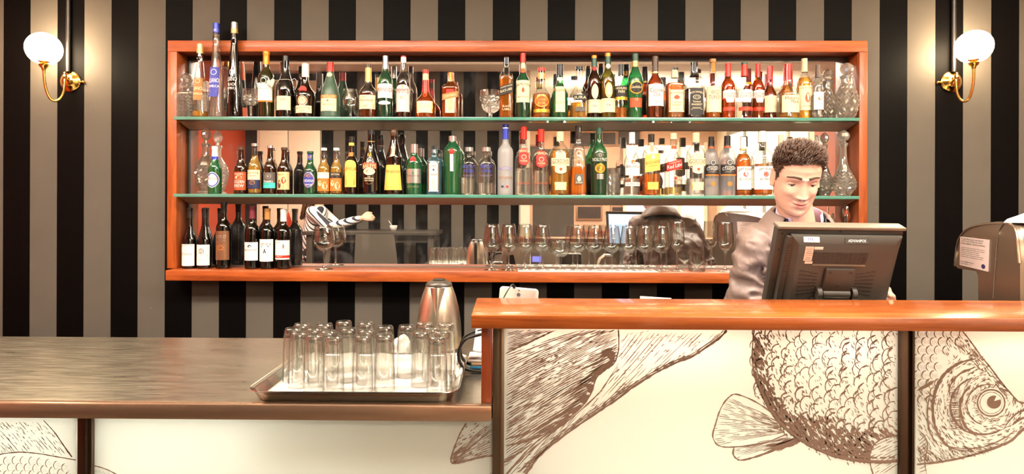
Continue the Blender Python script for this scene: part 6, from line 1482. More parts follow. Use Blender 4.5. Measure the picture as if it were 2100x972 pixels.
# left hand grips the right edge of the screen: fingers come round it
GT = L0(at(1815, 606, 1.72))
hand(q, W2, (GT - W2) + Vector((.01, 0, .03)), Vector((.75, .35, .1)), -1, (.28, .28, .3, .35), .80)
me = remesh(q, .0048, 2)
hm = MB(); hd = head_mesh(); hm.add(hd.v, hd.f, 0, Mh)
try:
    me2 = union(me, hm)
    if len(me2.vertices) < 9000: raise ValueError('union lost the head')
except Exception as ex:
    print('union fell back', ex); me2 = me
lips_assign(me2, Mh)
body = bpy.data.objects.new('body', me2); COL.objects.link(body); body.parent = root
for sd in (-1, 1):
    v, f = ear_mesh(sd); MB().add(v, f, 0, Mh).build('ear', skin, root, ang=180)
face_parts(Mh, root); short_hair(Mh, root)
# two fingertips of the left hand past the edge are part of the body mesh above
jk_m = M('taupe_jacket', (132, 112, 103), .42, spec=.5, bump=.25, bscale=600)
q = MB(); tor(q, .016)
limb(q, [S1 + Vector((.035, .0, -.012)), S1 + Vector((-.004, 0, -.012)), S1.lerp(E1, .5), E1], [.070, .073, .062, .056], 20); limb(q, [E1, E1.lerp(W1, .5), E1.lerp(W1, .93)], [.056, .050, .042], 20)
limb(q, [S2 - Vector((.035, .0, .012)), S2 + Vector((.004, 0, -.012)), S2.lerp(E2, .5), E2], [.070, .073, .062, .056], 20); limb(q, [E2, E2.lerp(W2, .5), E2.lerp(W2, .90)], [.056, .050, .042], 20)
jm = remesh(q, .0075, 4)
wrinkle(jm, .020, 3.1, ((E1, .10), (E2, .1), (S1 + Vector((.02, -.05, -.06)), .08), (S1.lerp(E1, .5), .09)))
jm.materials.clear(); jm.materials.append(jk_m); jm.shade_smooth()
jo = bpy.data.objects.new('jacket', jm); COL.objects.link(jo); jo.parent = root
jo.modifiers.new('sub', 'SUBSURF').render_levels = 1
def collar(name, mt, c, prof, a0, a1, drop, par, tilt=.30, th=.003):
    """band round the neck, open at the front; prof = [(radius, height)] from inner top to outer edge"""
    n_ = 40; v, f = [], []
    for i in range(n_ + 1):
        a = radians(a0 + (a1 - a0) * i / n_); fr_ = max(0, cos(a)) ** 2
        for j, (r, h) in enumerate(prof):
            t = j / (len(prof) - 1)
            v.append((c.x + sin(a) * r * 1.06, c.y - cos(a) * r, c.z + h + tilt * (-cos(a)) * r * .55 - drop * fr_ * t))
    m_ = len(prof)
    for i in range(n_):
        for j in range(m_ - 1): a = i * m_ + j; f.append((a, a + 1, a + m_ + 1, a + m_))
    o = MB().add(v, f).build(name, mt, par, ang=180); so = o.modifiers.new('t', 'SOLIDIFY'); so.thickness = th; so.offset = 1
    return o
nc = NB + Vector((0, .004, .012))
lav = M('lavender_shirt', (206, 190, 214), .6, bump=.15, bscale=700); navy = M('navy_lining', (44, 40, 46), .6)
collar('shirt_collar', lav, nc, [(.064, .046), (.068, .02), (.074, -.014), (.082, -.045)], 42, 318, .05, root, .62)
collar('jacket_lining', navy, nc, [(.075, .034), (.081, .0), (.092, -.045)], 48, 312, .06, root, .62)
collar('jacket_collar', jk_m, nc, [(.077, .032), (.084, .034), (.098, .016), (.116, -.014), (.130, -.040)], 54, 306, .05, root, .58, .004)
# shirt front in the opening
fm = MB(); v, f = [], []
for i in range(9):
    t = i / 8
    for k in range(7):
        u = -1 + 2 * k / 6; v.append((NB.x + u * (.012 + .055 * t ** .5 * (1 - .3 * t)), NB.y - .070 - .055 * t + .02 * u * u, NB.z - .02 - .16 * t))
for i in range(8):
    for k in range(6): a = i * 7 + k; f.append((a, a + 1, a + 8, a + 7))
fm.add(v, f).build('shirt_front', lav, root, ang=180)
tr_m = M('dark_trousers', (40, 36, 38), .7)
q = MB()
for s_ in (-1, 1): limb(q, [PEL + Vector((s_ * .08, 0, -.03)), Vector((s_ * .10, .01, .48)), Vector((s_ * .105, .03, .10))], [.108, .082, .064], 18)
tm_ = remesh(q, .01, 3); tm_.materials.clear(); tm_.materials.append(tr_m); tm_.shade_smooth()
o = bpy.data.objects.new('trousers', tm_); COL.objects.link(o); o.parent = root
for s_ in (-1, 1):
    q = MB(); q.add(*loft([[(s_ * .108 + x * .052 * k, y, z) for x, y in [(cos(a), -.03 + sin(a) * .145 * k2) for a in [2 * pi * i / 20 for i in range(20)]]] for k, k2, z in ((.95, .98, .002), (1, 1, .02), (.95, .95, .055), (.7, .6, .085))])); q.build('shoe', M('black_shoe', (24, 22, 22), .3), root, ang=60)

# ---- the room behind: high table, chairs and a seated guest, seen in the mirror
def rp(px_, py_, Y):
    """place at depth Y (behind the mirror's face) that shows at a pixel through the mirror"""
    p = at(px_, py_, 2 * YM - Y); return Vector((p.x, Y, p.z))
dkw = M('dark_table_wood', (60, 54, 46), .35)
ta, tb2 = rp(640, 472, -.30), rp(902, 472, -.30)
th_ = ta.z
e = empty('high_table', ((ta.x + tb2.x) / 2, -.30, 0), 'dark high table with square legs before the striped wall, seen in the mirror', 'table')
wd = abs(tb2.x - ta.x)
MB().box((0, 0, th_ - .018), (wd, .62, .036), bev=.004).build('tabletop', dkw, e); MB().box((0, 0, th_ - .075), (wd - .1, .52, .07)).build('apron', dkw, e, smooth=False)
for sx in (-1, 1):
    for sy in (-1, 1): MB().box((sx * (wd / 2 - .06), sy * .25, (th_ - .04) / 2), (.06, .06, th_ - .04), bev=.004).build('leg', dkw, e)
def chair(x, y, rz, lab, sh=.74):
    e = empty('high_chair', (x, y, 0), lab, 'chair', 'high chairs at the dark table', rz=rz)
    lea = M('grey_leather', (92, 84, 74), .4, bump=.2, bscale=90)
    MB().box((0, 0, sh), (.42, .42, .06), bev=.02).build('seat', lea, e)
    MB().add(*loft([[(-.20, .19, sh + .03), (.20, .19, sh + .03), (.20, .24, sh + .03), (-.20, .24, sh + .03)], [(-.19, .22, sh + .2), (.19, .22, sh + .2), (.19, .265, sh + .2), (-.19, .265, sh + .2)], [(-.175, .26, sh + .36), (.175, .26, sh + .36), (.175, .29, sh + .36), (-.175, .29, sh + .36)]])).build('backrest', lea, e, ang=30)
    for sx in (-1, 1):
        for sy in (-1, 1): MB().box((sx * .18, sy * .18, (sh - .03) / 2), (.04, .04, sh - .03), bev=.003).build('leg', dkw, e)
    for sy in (-1, 1): MB().box((0, sy * .18, .28), (.32, .025, .03)).build('footrest', dkw, e, smooth=False)
    return e
c1 = rp(777, 480, .18); chair(c1.x, .08, 0, 'grey leather high chair with its back to the bar, in front of the dark table', th_ - .37)
wx = rp(665, 440, -.22)
chair(wx.x - .16, -.30, -pi / 2, 'grey leather high chair under the guest in the striped top', th_ - .37)
for (a, b_, c, lab, cat, mt) in ((807, 462, .045, 'small white sugar bowl on the dark high table', 'bowl', PA['white']),):
    p = rp(a, b_, -.28); e2 = empty('sugar_bowl', (p.x, -.28, th_ + .0004), lab, cat)
    MB().add(*lathe(wall_glass([(.018, 0), (.03, .012), (.038, .035), (.04, .052)], .003, .005), 24)).build('bowl', mt, e2)
    MB().add(*tube([(.01, 0, .012), (-.05, 0, .10)], .003, 6)).build('spoon', sil, e2)
gr = empty('person', (wx.x - .14, -.30, 0), 'long haired guest in a striped top at the dark table, seen in the mirror', 'person')
GO_ = Vector(gr.location); sh_ = th_ - .31
q = MB(); nbg = Vector((.05, 0, sh_ + .56)); 
def tor2(q, sc):
    rings = []
    for c, a, b_ in ((nbg, .055, .055), (nbg + Vector((0, 0, -.03)), .10, .075), (nbg + Vector((-.01, 0, -.08)), .17, .09), (nbg + Vector((-.03, 0, -.25)), .16, .11), (Vector((-.02, 0, sh_ + .08)), .16, .12), (Vector((0, 0, sh_ + .03)), .18, .15)):
        rings.append([tuple(c + Vector((sin(t) * (b_ + sc), cos(t) * (a + sc), 0))) for t in [2 * pi * k / 28 for k in range(28)]])
    q.add(*loft(rings))
tor2(q, 0)
Mg = Matrix.Translation(nbg + Vector((.045, 0, .17))) @ Matrix.Rotation(radians(90), 4, 'Z') @ Matrix.Rotation(radians(15), 4, 'X')
limb(q, [nbg + Vector((0, 0, -.04)), nbg + Vector((.03, 0, .10))], [.05, .048])
arms = []
hx = rp(765, 447, -.25).x - GO_.x
for s_ in (-1, 1):
    S_ = nbg + Vector((-.01, s_ * .17, -.06)); E_ = Vector((.22, s_ * .19, th_ + .035)); W_ = Vector((hx - .12, s_ * .045, th_ + .13)); arms.append((S_, E_, W_))
    limb(q, [S_, S_.lerp(E_, .5), E_], [.045, .04, .035]); limb(q, [E_, E_.lerp(W_, .5), W_], [.035, .032, .025])
    hand(q, W_, Vector((1, -s_ * .15, .05)), Vector((0, s_, .3)), s_, (.5, .5, .5, .5), .95)
    limb(q, [Vector((.02, s_ * .09, sh_ + .06)), Vector((.36, s_ * .10, sh_ + .05)), Vector((.38, s_ * .10, .30))], [.08, .065, .045])
    limb(q, [Vector((.36, s_ * .10, .31)), Vector((.46, s_ * .10, .29))], [.035, .03])
gm = remesh(q, .008, 2); hm = MB(); hm.add(hd.v, hd.f, 0, Mg)
gm = union(gm, hm); lips_assign(gm, Mg)
o = bpy.data.objects.new('body', gm); COL.objects.link(o); o.parent = gr
mt, nt, pb = _nt('breton_stripes'); N, L = nt.nodes.new, nt.links.new
tc = N('ShaderNodeTexCoord'); wv = N('ShaderNodeTexWave'); wv.wave_type = 'BANDS'; wv.bands_direction = 'DIAGONAL'; wv.inputs['Scale'].default_value = 11; wv.inputs['Distortion'].default_value = 1.2; wv.inputs['Detail Scale'].default_value = .6
cr = N('ShaderNodeValToRGB'); cr.color_ramp.interpolation = 'CONSTANT'; cr.color_ramp.elements[0].color = (.02, .02, .03, 1); cr.color_ramp.elements[1].position = .26; cr.color_ramp.elements[1].color = (.86, .82, .78, 1)
L(tc.outputs['Object'], wv.inputs['Vector']); L(wv.outputs['Fac'], cr.inputs[0]); L(cr.outputs[0], pb.inputs['Base Color']); pb.inputs['Roughness'].default_value = .8
q = MB(); tor2(q, .012)
for S_, E_, W_ in arms: limb(q, [S_, S_.lerp(E_, .5), E_], [.062, .054, .048], 18); limb(q, [E_, E_.lerp(W_, .5), E_.lerp(W_, .85)], [.048, .044, .038], 18)
sm_ = remesh(q, .01, 3); sm_.materials.clear(); sm_.materials.append(mt); sm_.shade_smooth(); o = bpy.data.objects.new('striped_top', sm_); COL.objects.link(o); o.parent = gr
q = MB()
for s_ in (-1, 1): limb(q, [Vector((.0, s_ * .09, sh_ + .08)), Vector((.36, s_ * .10, sh_ + .06)), Vector((.38, s_ * .10, .34))], [.10, .082, .06], 16)
sm_ = remesh(q, .012, 2); sm_.materials.clear(); sm_.materials.append(tr_m); sm_.shade_smooth(); o = bpy.data.objects.new('trousers', sm_); COL.objects.link(o); o.parent = gr
q = MB(); r = random.Random(9)
for k in range(150):
    a = r.uniform(-2.6, 2.6) + pi; z = r.uniform(.03, .12); p = Vector(head_pt(a, z, 1, .006)); end = Vector((p.x * 1.5, .05 + r.uniform(.0, .08), -.30 + r.uniform(-.06, .06))); m1_ = p.lerp(end, .4) + Vector((p.x * .4, .045, .03))
    q.add(*tube([Mg @ p_ for p_ in spline([p, m1_, end], 4)], [.010, .012, .012, .011, .010, .010, .009, .007, .003], 6))
for j in range(1):
    q.add(*loft([[head_pt(-pi + 2 * pi * k / 40, z, 0, .010) for k in range(40)] for z in (.07, .085, .10, .115, .124)]), T=Mg)
o = q.build('hair', hairm, gr, ang=180); o['kind'] = 'stuff'
face_parts(Mg, gr)
rj = blob('red_jacket', (wx.x - .42, -.34, sh_ + .08), .045, .16, .30, M('red_cloth', (206, 62, 30), .7), 8, 'red jacket hung over the high chair behind the guest', 'jacket')
# pictures on the far wall, and a linear pendant
for i, (xa, xb, ya, yb, Y) in enumerate(((1175, 1222, 272, 300, YFAR + .03), (1236, 1262, 272, 296, YFAR + .03), (1268, 1312, 268, 296, YFAR + .03), (1185, 1232, 424, 448, YFAR + .03), (1256, 1300, 425, 470, YFAR + .03), (1080, 1110, 300, 330, YFAR + .03))):
    a, b_ = rp(xa, ya, Y), rp(xb, yb, Y); e = empty('framed_picture', ((a.x + b_.x) / 2, YFAR + .001, b_.z), 'dark framed picture on the far wall seen in the mirror, %s of six' % ORD[i], 'picture', 'pictures on the far wall'); w_, h_ = abs(a.x - b_.x), a.z - b_.z
    MB().box((0, .012, h_ / 2), (w_ + .06, .024, h_ + .06), bev=.004).build('frame', M('picture_frame', (150, 112, 86), .5), e); MB().box((0, .026, h_ / 2), (w_, .003, h_)).build('print', M('dark_print', (58, 46, 42), .5, vary=.6, vscale=6), e, smooth=False)
sb = empty('sideboard', (1.15, -3.2, 0), 'low wooden sideboard in the far room seen in the mirror', 'sideboard')
MB().box((0, 0, .5), (1.3, .4, .86), bev=.005).build('body', wood('sideboard_wood', (190, 98, 44), (140, 62, 26), .35, .2), sb); MB().box((0, 0, .95), (1.36, .44, .04), bev=.004).build('top', wood('sideboard_wood2', (190, 98, 44), (140, 62, 26), .35, .2), sb)
for sx in (-1, 1): MB().box((sx * .55, 0, .035), (.06, .34, .07)).build('leg', dkw, sb, smooth=False)
win = struct(MB().box((2.62, YFAR + .02, 1.55), (1.3, .04, 1.6)).build('window_1', M('bright_blind', (246, 240, 228), .7, emit=(255, 244, 226), estr=.6), smooth=False))
for x in (1.95, 2.40, 2.85, 3.29): MB().box((x - 2.62 + 2.62, YFAR + .05, 1.55), (.05, .05, 1.7)).build('window_frame', M('pale_paint', (222, 208, 186), .6), win, smooth=False)
# machines on the work counter seen only in the mirror
e = empty('receipt_printer', (.42, 1.88, CZ + .0003), 'grey receipt printer on the hidden work counter', 'printer'); MB().box((0, 0, .065), (.15, .18, .13), bev=.01).build('case', M('printer_grey', (96, 88, 80), .4), e); MB().box((0, -.02, .137), (.08, .003, .02)).build('paper', PA['white'], e, smooth=False)
e = empty('card_terminal', (.20, 1.85, CZ + .0003), 'pale card terminal on the hidden work counter', 'terminal'); MB().add(*loft([[(x, y, z + (y + .08) * .25 * k) for x, y in ((-.04, -.08), (.04, -.08), (.04, .08), (-.04, .08))] for z, k in ((0, 0), (.09, 1))])).build('case', M('terminal_white', (214, 208, 200), .4), e, ang=20); MB().box((0, .083, .09), (.06, .004, .035)).build('display', M('terminal_display', (120, 118, 190), .2, emit=(130, 130, 220), estr=1.2), e, smooth=False)
e = empty('napkin_holder', (.66, 1.98, CZ + .0003), 'brushed steel napkin holder on the hidden work counter', 'holder'); MB().add(*loft([[(x, y, z) for x, y in ((-.06 * k, -.05), (.06 * k, -.05), (.06 * k, .05), (-.06 * k, .05))] for z, k in ((0, 1), (.07, 1), (.10, .8), (.12, .4))])).build('case', steel, e, ang=30); MB().box((0, 0, .118), (.04, .08, .02)).build('napkins', PA['white'], e, smooth=False)
# ------------------------------------------------------------------ engraved fish printed on the frosted panels
ink = bpy.data.materials.new('print_brown'); ink.use_nodes = True; _n = ink.node_tree; _n.nodes.clear()
_o = _n.nodes.new('ShaderNodeOutputMaterial'); _d = _n.nodes.new('ShaderNodeBsdfDiffuse'); _d.inputs[0].default_value = (*lin(138, 113, 99), 1)
_n.links.new(_d.outputs[0], _o.inputs[0])
rf = random.Random(21)
def pxy(p): q = at(p[0], p[1], YP); return (q.x, q.z)
class Ink:
    def __init__(s): s.m = MB()
    def stroke(s, pts, w0, w1=None, taper=True, jit=0):
        """ink line through photo places, w in photo pixels"""
        w1 = w0 if w1 is None else w1; n = len(pts); o = len(s.m.v); s.k = getattr(s, 'k', 0) + 1; yy = -(s.k % 12) * .00011
        for i, p in enumerate(pts):
            a = pts[max(0, i - 1)]; b = pts[min(n - 1, i + 1)]; dx, dy = b[0] - a[0], b[1] - a[1]; l = sqrt(dx * dx + dy * dy) + 1e-9
            t = i / max(1, n - 1); w_ = (w0 + (w1 - w0) * t) / 2 * (min(1, 4 * t + .25, 4 * (1 - t) + .25) if taper else 1)
            if jit: w_ *= rf.uniform(1 - jit, 1 + jit)
            for sg in (-1, 1):
                x, z = pxy((p[0] - dy / l * w_ * sg, p[1] + dx / l * w_ * sg)); s.m.v.append((x, yy, z))
        for i in range(n - 1):
            s.m.f.append((o + 2 * i, o + 2 * i + 1, o + 2 * i + 3, o + 2 * i + 2)); s.m.mi.append(0)
    def poly(s, pts):
        o = len(s.m.v); s.k = getattr(s, 'k', 0) + 1; s.m.v += [(pxy(p)[0], -.0014 - (s.k % 5) * .00012, pxy(p)[1]) for p in pts]; s.m.f.append(tuple(range(o, o + len(pts)))); s.m.mi.append(0)
    def build(s, par, name='fish_print'):
        c = Vector(par.parent.location) if par.parent else Vector((0, 0, 0))
        s.m.v = [(x - c.x, YP - .0006 - c.y + y, z - c.z) for x, y, z in s.m.v]
        o = s.m.build(name, ink, par, ang=180, smooth=False); o['kind'] = 'stuff'; return o
def inside(p, poly):
    x, y = p; r = False; j = len(poly) - 1
    for i in range(len(poly)):
        xi, yi = poly[i]; xj, yj = poly[j]
        if (yi > y) != (yj > y) and x < (xj - xi) * (y - yi) / (yj - yi) + xi: r = not r
        j = i
    return r
def crv(pts, k=6): return [(p.x, p.y) for p in spline([(a, b, 0) for a, b in pts], k)]
def fan(I, poly, lines, w, dash=.25, jit=1.2):
    """hatch lines clipped to a polygon; lines = list of point lists"""
    for L_ in lines:
        run = []
        gap = 0
        for p in L_:
            ok = inside(p, poly)
            if ok and gap <= 0:
                run.append((p[0], p[1] + rf.uniform(-.25, .25)))
                if rf.random() < dash * .12: gap = rf.randint(1, 2)
            else:
                if len(run) > 1: I.stroke(run, w * rf.uniform(.7, 1.3), w * rf.uniform(.6, 1.2), jit=.25)
                run = []; gap -= 1
        if len(run) > 1: I.stroke(run, w * rf.uniform(.7, 1.3), jit=.25)
def specks(I, poly, n, w, ang, ln):
    xs = [p[0] for p in poly]; ys = [p[1] for p in poly]; k = 0; t = 0
    while k < n and t < n * 20:
        t += 1; p = (rf.uniform(min(xs), max(xs)), rf.uniform(min(ys), max(ys)))
        if not inside(p, poly): continue
        a = ang(p) if callable(ang) else ang; a += rf.uniform(-.2, .2); l = ln * rf.uniform(.5, 1.5)
        I.stroke([(p[0] - cos(a) * l / 2, p[1] - sin(a) * l / 2), p, (p[0] + cos(a) * l / 2, p[1] + sin(a) * l / 2)], w * rf.uniform(.7, 1.5)); k += 1

# middle panel: two long fins on the left, the body on the right
I = Ink()
finA = [(1037, 676), (1268, 676)] + crv([(1268, 690), (1268, 722), (1262, 742), (1240, 758), (1222, 776), (1216, 800), (1200, 826), (1172, 852), (1140, 876), (1100, 902), (1060, 935), (1037, 960)]) + [(1037, 960)]
def ray(a0, b0, n=40, bow=0):
    return [(a0[0] + (b0[0] - a0[0]) * i / n, a0[1] + (b0[1] - a0[1]) * i / n + bow * sin(pi * i / n)) for i in range(n + 1)]
lines = []
for i in range(46):
    t = i / 45; lines.append(ray((1037 - 40, 745 + 240 * t ** .95), (1275, 655 + 180 * t * t * .75 + 40 * t), 60, -6))
fan(I, finA, lines, 2.1, .5)
for i in range(24):
    t = i / 23; lines = [ray((1037, 800 + 130 * t), (1275, 705 + 60 * t), 60, -5)]
    fan(I, finA, lines, 1.6, 1.2)
finA0 = [(1037, 676), (1140, 676), (1100, 695), (1060, 712), (1037, 726)]
fan(I, finA0, [ray((1030, 684 + 3.4 * i), (1180, 640 + 3.0 * i), 30) for i in range(16)], 2.2, .4)
I.stroke(crv([(1037, 725), (1062, 712), (1085, 702), (1110, 690), (1140, 677)]), 5, 3, jit=.4)
edge = crv([(1268, 676), (1269, 700), (1267, 724), (1258, 746), (1238, 760), (1222, 776), (1214, 802), (1198, 828), (1170, 854), (1136, 880), (1100, 906), (1066, 940), (1040, 972)])
I.stroke(edge, 3, 3, False, .3)
for k in range(70):
    i = rf.randint(6, len(edge) - 6); p = edge[i]; l = rf.uniform(18, 60); a = radians(rf.uniform(142, 156))
    st = (p[0] - rf.uniform(0, 14), p[1] - rf.uniform(-2, 8)); I.stroke([st, (st[0] + cos(a) * l * .5, st[1] + sin(a) * l * .5 - .8), (st[0] + cos(a) * l, st[1] + sin(a) * l)], rf.uniform(3, 6.5), 1.2, jit=.3)
dk = crv([(1262, 722), (1256, 748), (1236, 764), (1220, 780), (1212, 806), (1196, 832), (1168, 857), (1130, 884)]); dk2 = [(p[0] - 13 - 5 * sin(i), p[1] - 3) for i, p in enumerate(dk)]
for j in range(len(dk) - 1):
    if j % 5 != 4: I.poly([dk[j], dk[j + 1], dk2[j + 1], dk2[j]])
for b in ([(1037, 914), (1075, 905), (1120, 888), (1160, 862)], [(1037, 900), (1090, 884), (1150, 850), (1200, 815)], [(1037, 972), (1075, 935), (1110, 905)]):
    I.stroke(crv(b), 4.5, 3, jit=.5)
for b in ([(1037, 775), (1080, 742), (1130, 712), (1180, 690), (1210, 677)],): I.stroke(crv(b), 1.6, jit=.3)
specks(I, [(1090, 740), (1180, 695), (1230, 700), (1160, 760), (1060, 830)], 70, 1.8, radians(-27), 9)
# second fin
topB = crv([(1268, 745), (1240, 790), (1222, 812), (1180, 850), (1110, 905), (1048, 972)]); botB = crv([(1490, 677), (1476, 692), (1445, 714), (1420, 730), (1385, 744), (1345, 764), (1300, 792), (1260, 822), (1220, 848), (1160, 890), (1110, 930), (1078, 972)])
finB = [(1275, 677), (1490, 677)] + botB[1:] + [(1048, 972)] + topB[::-1]
fan(I, finB, [ray((1048 + 1.0 * i, 985), (1290 + 9.2 * i, 668), 50, 14) for i in range(24)], 1.5, 1.5)
I.stroke(botB, 4.5, 5, False, .4); I.stroke([(p[0] - 4, p[1] - 3) for p in botB], 1.8, 2.5, False, .5)
I.stroke(topB, 2.2, 3, jit=.4)
for k in range(60):
    i = rf.randint(20, len(botB) - 3); p = botB[i]; a = radians(rf.uniform(142, 152)); l = rf.uniform(10, 30); st = (p[0] - rf.uniform(2, 9), p[1] - rf.uniform(2, 7)); I.stroke([st, (st[0] + cos(a) * l * .5, st[1] + sin(a) * l * .5), (st[0] + cos(a) * l, st[1] + sin(a) * l)], rf.uniform(2, 4), .8)
specks(I, finB, 110, 1.4, radians(-35), 8)
# body
body = crv([(1546, 677), (1543, 705), (1543, 745), (1550, 780), (1562, 810), (1576, 838), (1596, 866), (1618, 886), (1640, 902), (1680, 924), (1720, 938), (1770, 946), (1810, 948), (1847, 945)]) + [(1847, 677)]
I.stroke(body[:-1], 3.2, 4.0, False, .3)
finE = crv([(1846, 893), (1830, 894), (1808, 900), (1792, 912), (1784, 930), (1784, 950), (1790, 972)], 5); finEp = finE + [(1860, 972), (1860, 893)]
_ins = inside
inb = lambda p, q: _ins(p, q) and not _ins(p, finEp)
def dens(p):
    """darkness grows toward the belly edge"""
    d = min(sqrt((p[0] - q[0]) ** 2 + (p[1] - q[1]) ** 2) for q in body[:-1:3]); return d
step = 27
for r_ in range(0, 22):
    for c_ in range(0, 26):
        x = 1530 + c_ * step * .56 + (r_ % 2) * step * .28; y = 662 + r_ * step * .52 + 5 * sin(c_ * .7) 
        x += rf.uniform(-5, 5); y += rf.uniform(-5, 5)
        if not inb((x, y), body): continue
        d = dens((x, y)); R_ = rf.uniform(10.5, 14.5) + .014 * (x - 1530); lite = d > 75
        if (r_ + c_) % 2 == 0 and rf.random() < .93:
            a0 = rf.uniform(62, 108); n_a = rf.randint(9, 12); arc = [(x + R_ * cos(radians(a0 + 15 * i)) * .92 + rf.uniform(-.5, .5), y - R_ * sin(radians(a0 + 15 * i)) * 1.08 + rf.uniform(-.5, .5)) for i in range(n_a)]
            I.stroke(arc, (1.9 if lite else 3.2) * rf.uniform(.8, 1.3), 1.6, False, .3)
            if x > 1700 and rf.random() < .6: I.stroke([(p[0] + 2.2, p[1] + .6) for p in arc[1:5]], 3.2, 1.4, jit=.4)
        for h in range(rf.randint(1, 3) if lite else rf.randint(2, 4)):
            sx, sy = x + rf.uniform(-9, 9), y + rf.uniform(-9, 9); l = rf.uniform(4, 10); a = radians(rf.uniform(48, 74))
            I.stroke([(sx, sy), (sx + cos(a) * l * .5 + .6, sy + sin(a) * l * .5), (sx + cos(a) * l, sy + sin(a) * l)], rf.uniform(1.0, 1.9) if lite else rf.uniform(1.8, 3.2), jit=.3)
for k in range(4200):
    x = rf.uniform(1545, 1846); y = rf.uniform(690, 946)
    if not inb((x, y), body): continue
    d = dens((x, y)); lim = 80 if y > 850 else 34
    if d > lim or rf.random() < (d / lim) ** 1.7: continue
    a = atan2(y - 690, x - 1760) + radians(100) + rf.uniform(-.3, .3); a = radians(55) if y < 800 else radians(62 - (x - 1600) * .12); l = rf.uniform(8, 17)
    I.stroke([(x - cos(a) * l / 2, y - sin(a) * l / 2), (x, y), (x + cos(a) * l / 2, y + sin(a) * l / 2)], rf.uniform(3.0, 6.0), jit=.2)
ob = [p for p in body[:-1] if p[1] > 770]
for (o1, o2) in ((0, 5), (8, 12)):
    for j in range(len(ob) - 1):
        p, q = ob[j], ob[j + 1]; nx, ny = -(q[1] - p[1]), q[0] - p[0]; l = sqrt(nx * nx + ny * ny) + 1e-6; nx, ny = nx / l, ny / l
        if ny > 0: nx, ny = -nx, -ny
        if o1 and j % 3 == 2: continue
        I.poly([(p[0] + nx * o1, p[1] + ny * o1), (q[0] + nx * o1, q[1] + ny * o1), (q[0] + nx * o2, q[1] + ny * o2), (p[0] + nx * o2, p[1] + ny * o2)])
# small rear fin
finC = crv([(1582, 846), (1566, 834), (1546, 822), (1526, 813), (1508, 808), (1497, 812), (1484, 826), (1474, 846), (1468, 866), (1462, 886), (1462, 898), (1470, 911), (1484, 916), (1505, 916), (1540, 913), (1575, 905), (1612, 890)], 4)
I.stroke(finC, 2.6, 2.6, False, .4)
fan(I, finC, [ray((1625, 878 + .25 * i), (1460, 800 + 4.6 * i), 40, -2) for i in range(26)], 1.3, 1.0)
finD = crv([(1505, 916), (1503, 930), (1510, 940), (1522, 943), (1550, 936), (1590, 922), (1625, 912), (1642, 903)], 5)
I.stroke(finD, 2.8, 4, False, .4)
fan(I, finD + [(1612, 893)], [ray((1640, 893 + .5 * i), (1500, 914 + 4 * i), 30) for i in range(8)], 1.4, .6)
for k in range(26): I.stroke(ray((rf.uniform(1560, 1600), rf.uniform(912, 926)), (1640, rf.uniform(893, 905)), 3), rf.uniform(2, 4))
# pectoral fin across the post
finE = crv([(1846, 893), (1830, 894), (1808, 900), (1792, 912), (1784, 930), (1784, 950), (1790, 972)], 5)
I.stroke(finE, 2.6, 3, False, .3)
fan(I, finE + [(1846, 972)], [ray((1850, 890 + 5 * i), (1770, 925 + 7 * i), 24, -2) for i in range(12)], 1.5, 1.0)
I.build(P_MID)

# right panel: the head
I = Ink()
head = [(1880, 677)] + crv([(1972, 677), (1990, 700), (2010, 728), (2034, 758), (2058, 790), (2086, 822)]) + crv([(2092, 824), (2110, 826), (2120, 840), (2106, 868), (2080, 896), (2050, 914), (2010, 928), (1965, 940), (1920, 948), (1880, 953)])
I.stroke(crv([(1972, 677), (1990, 700), (2010, 728), (2034, 758), (2058, 790), (2086, 822)]), 2.6, 3.2, False, .3)
I.stroke(crv([(2086, 822), (2096, 826), (2112, 824), (2130, 816)]), 3, 5, False, .3)
I.stroke(crv([(1880, 952), (1920, 948), (1965, 940), (2010, 928), (2050, 914), (2075, 902), (2098, 880), (2130, 866)]), 4, 6, False, .3)
for r_ in range(9):
    for c_ in range(11):
        x = 1874 + c_ * 17 + (r_ % 2) * 8; y = 684 + r_ * 17
        if not inside((x, y), head) or (x - 1880) * .9 + (y - 680) > 165 and x > 1945: continue
        if (x - 2015) ** 2 + (y - 815) ** 2 < 120 ** 2 and x > 1925: continue
        I.stroke([(x + 9.5 * cos(radians(95 + 17 * i)), y - 9.5 * sin(radians(95 + 17 * i))) for i in range(10)], 3, 1.6, jit=.3)
        for h in range(4): I.stroke([(x - 5 + h * 3, y - 3 + rf.uniform(-2, 2)), (x - 4 + h * 3, y + 4 + rf.uniform(-2, 2))], 1.8)
# gill covers
for (pts, a, b) in (([(2000, 735), (1965, 745), (1935, 768), (1918, 800), (1912, 835), (1916, 870), (1928, 898), (1950, 918), (1985, 925)], 8, 4), ([(2000, 752), (1968, 766), (1948, 790), (1946, 812)], 5, 3), ([(1990, 790), (1976, 806), (1968, 832), (1972, 858), (1984, 880), (2010, 890), (2040, 886), (2070, 872)], 7, 3), ([(1908, 800), (1901, 840), (1906, 885), (1925, 915)], 3, 3), ([(1880, 800), (1900, 790), (1915, 780)], 5, 6), ([(1922, 905), (1960, 918), (2010, 917), (2050, 902), (2085, 880)], 2.4, 2.4), ([(2058, 880), (2070, 862), (2090, 845), (2125, 835)], 3, 3), ([(2075, 872), (2090, 860), (2130, 846)], 4, 6), ([(2064, 868), (2080, 850), (2110, 832)], 2, 2)):
    I.stroke(crv(pts), a, b, jit=.35)
def ringp(cx, cy, rx, ry, a0=0, a1=360, n=40): return [(cx + rx * cos(radians(a0 + (a1 - a0) * i / n)), cy + ry * sin(radians(a0 + (a1 - a0) * i / n))) for i in range(n + 1)]
I.stroke(ringp(2032, 826, 28, 27), 3.2, 3.2, False, .2); I.stroke(ringp(2032, 826, 23, 22), 1.4, 1.4, True, .3); I.stroke(ringp(2026, 830, 44, 42, 110, 290), 4, 2.5, jit=.4)
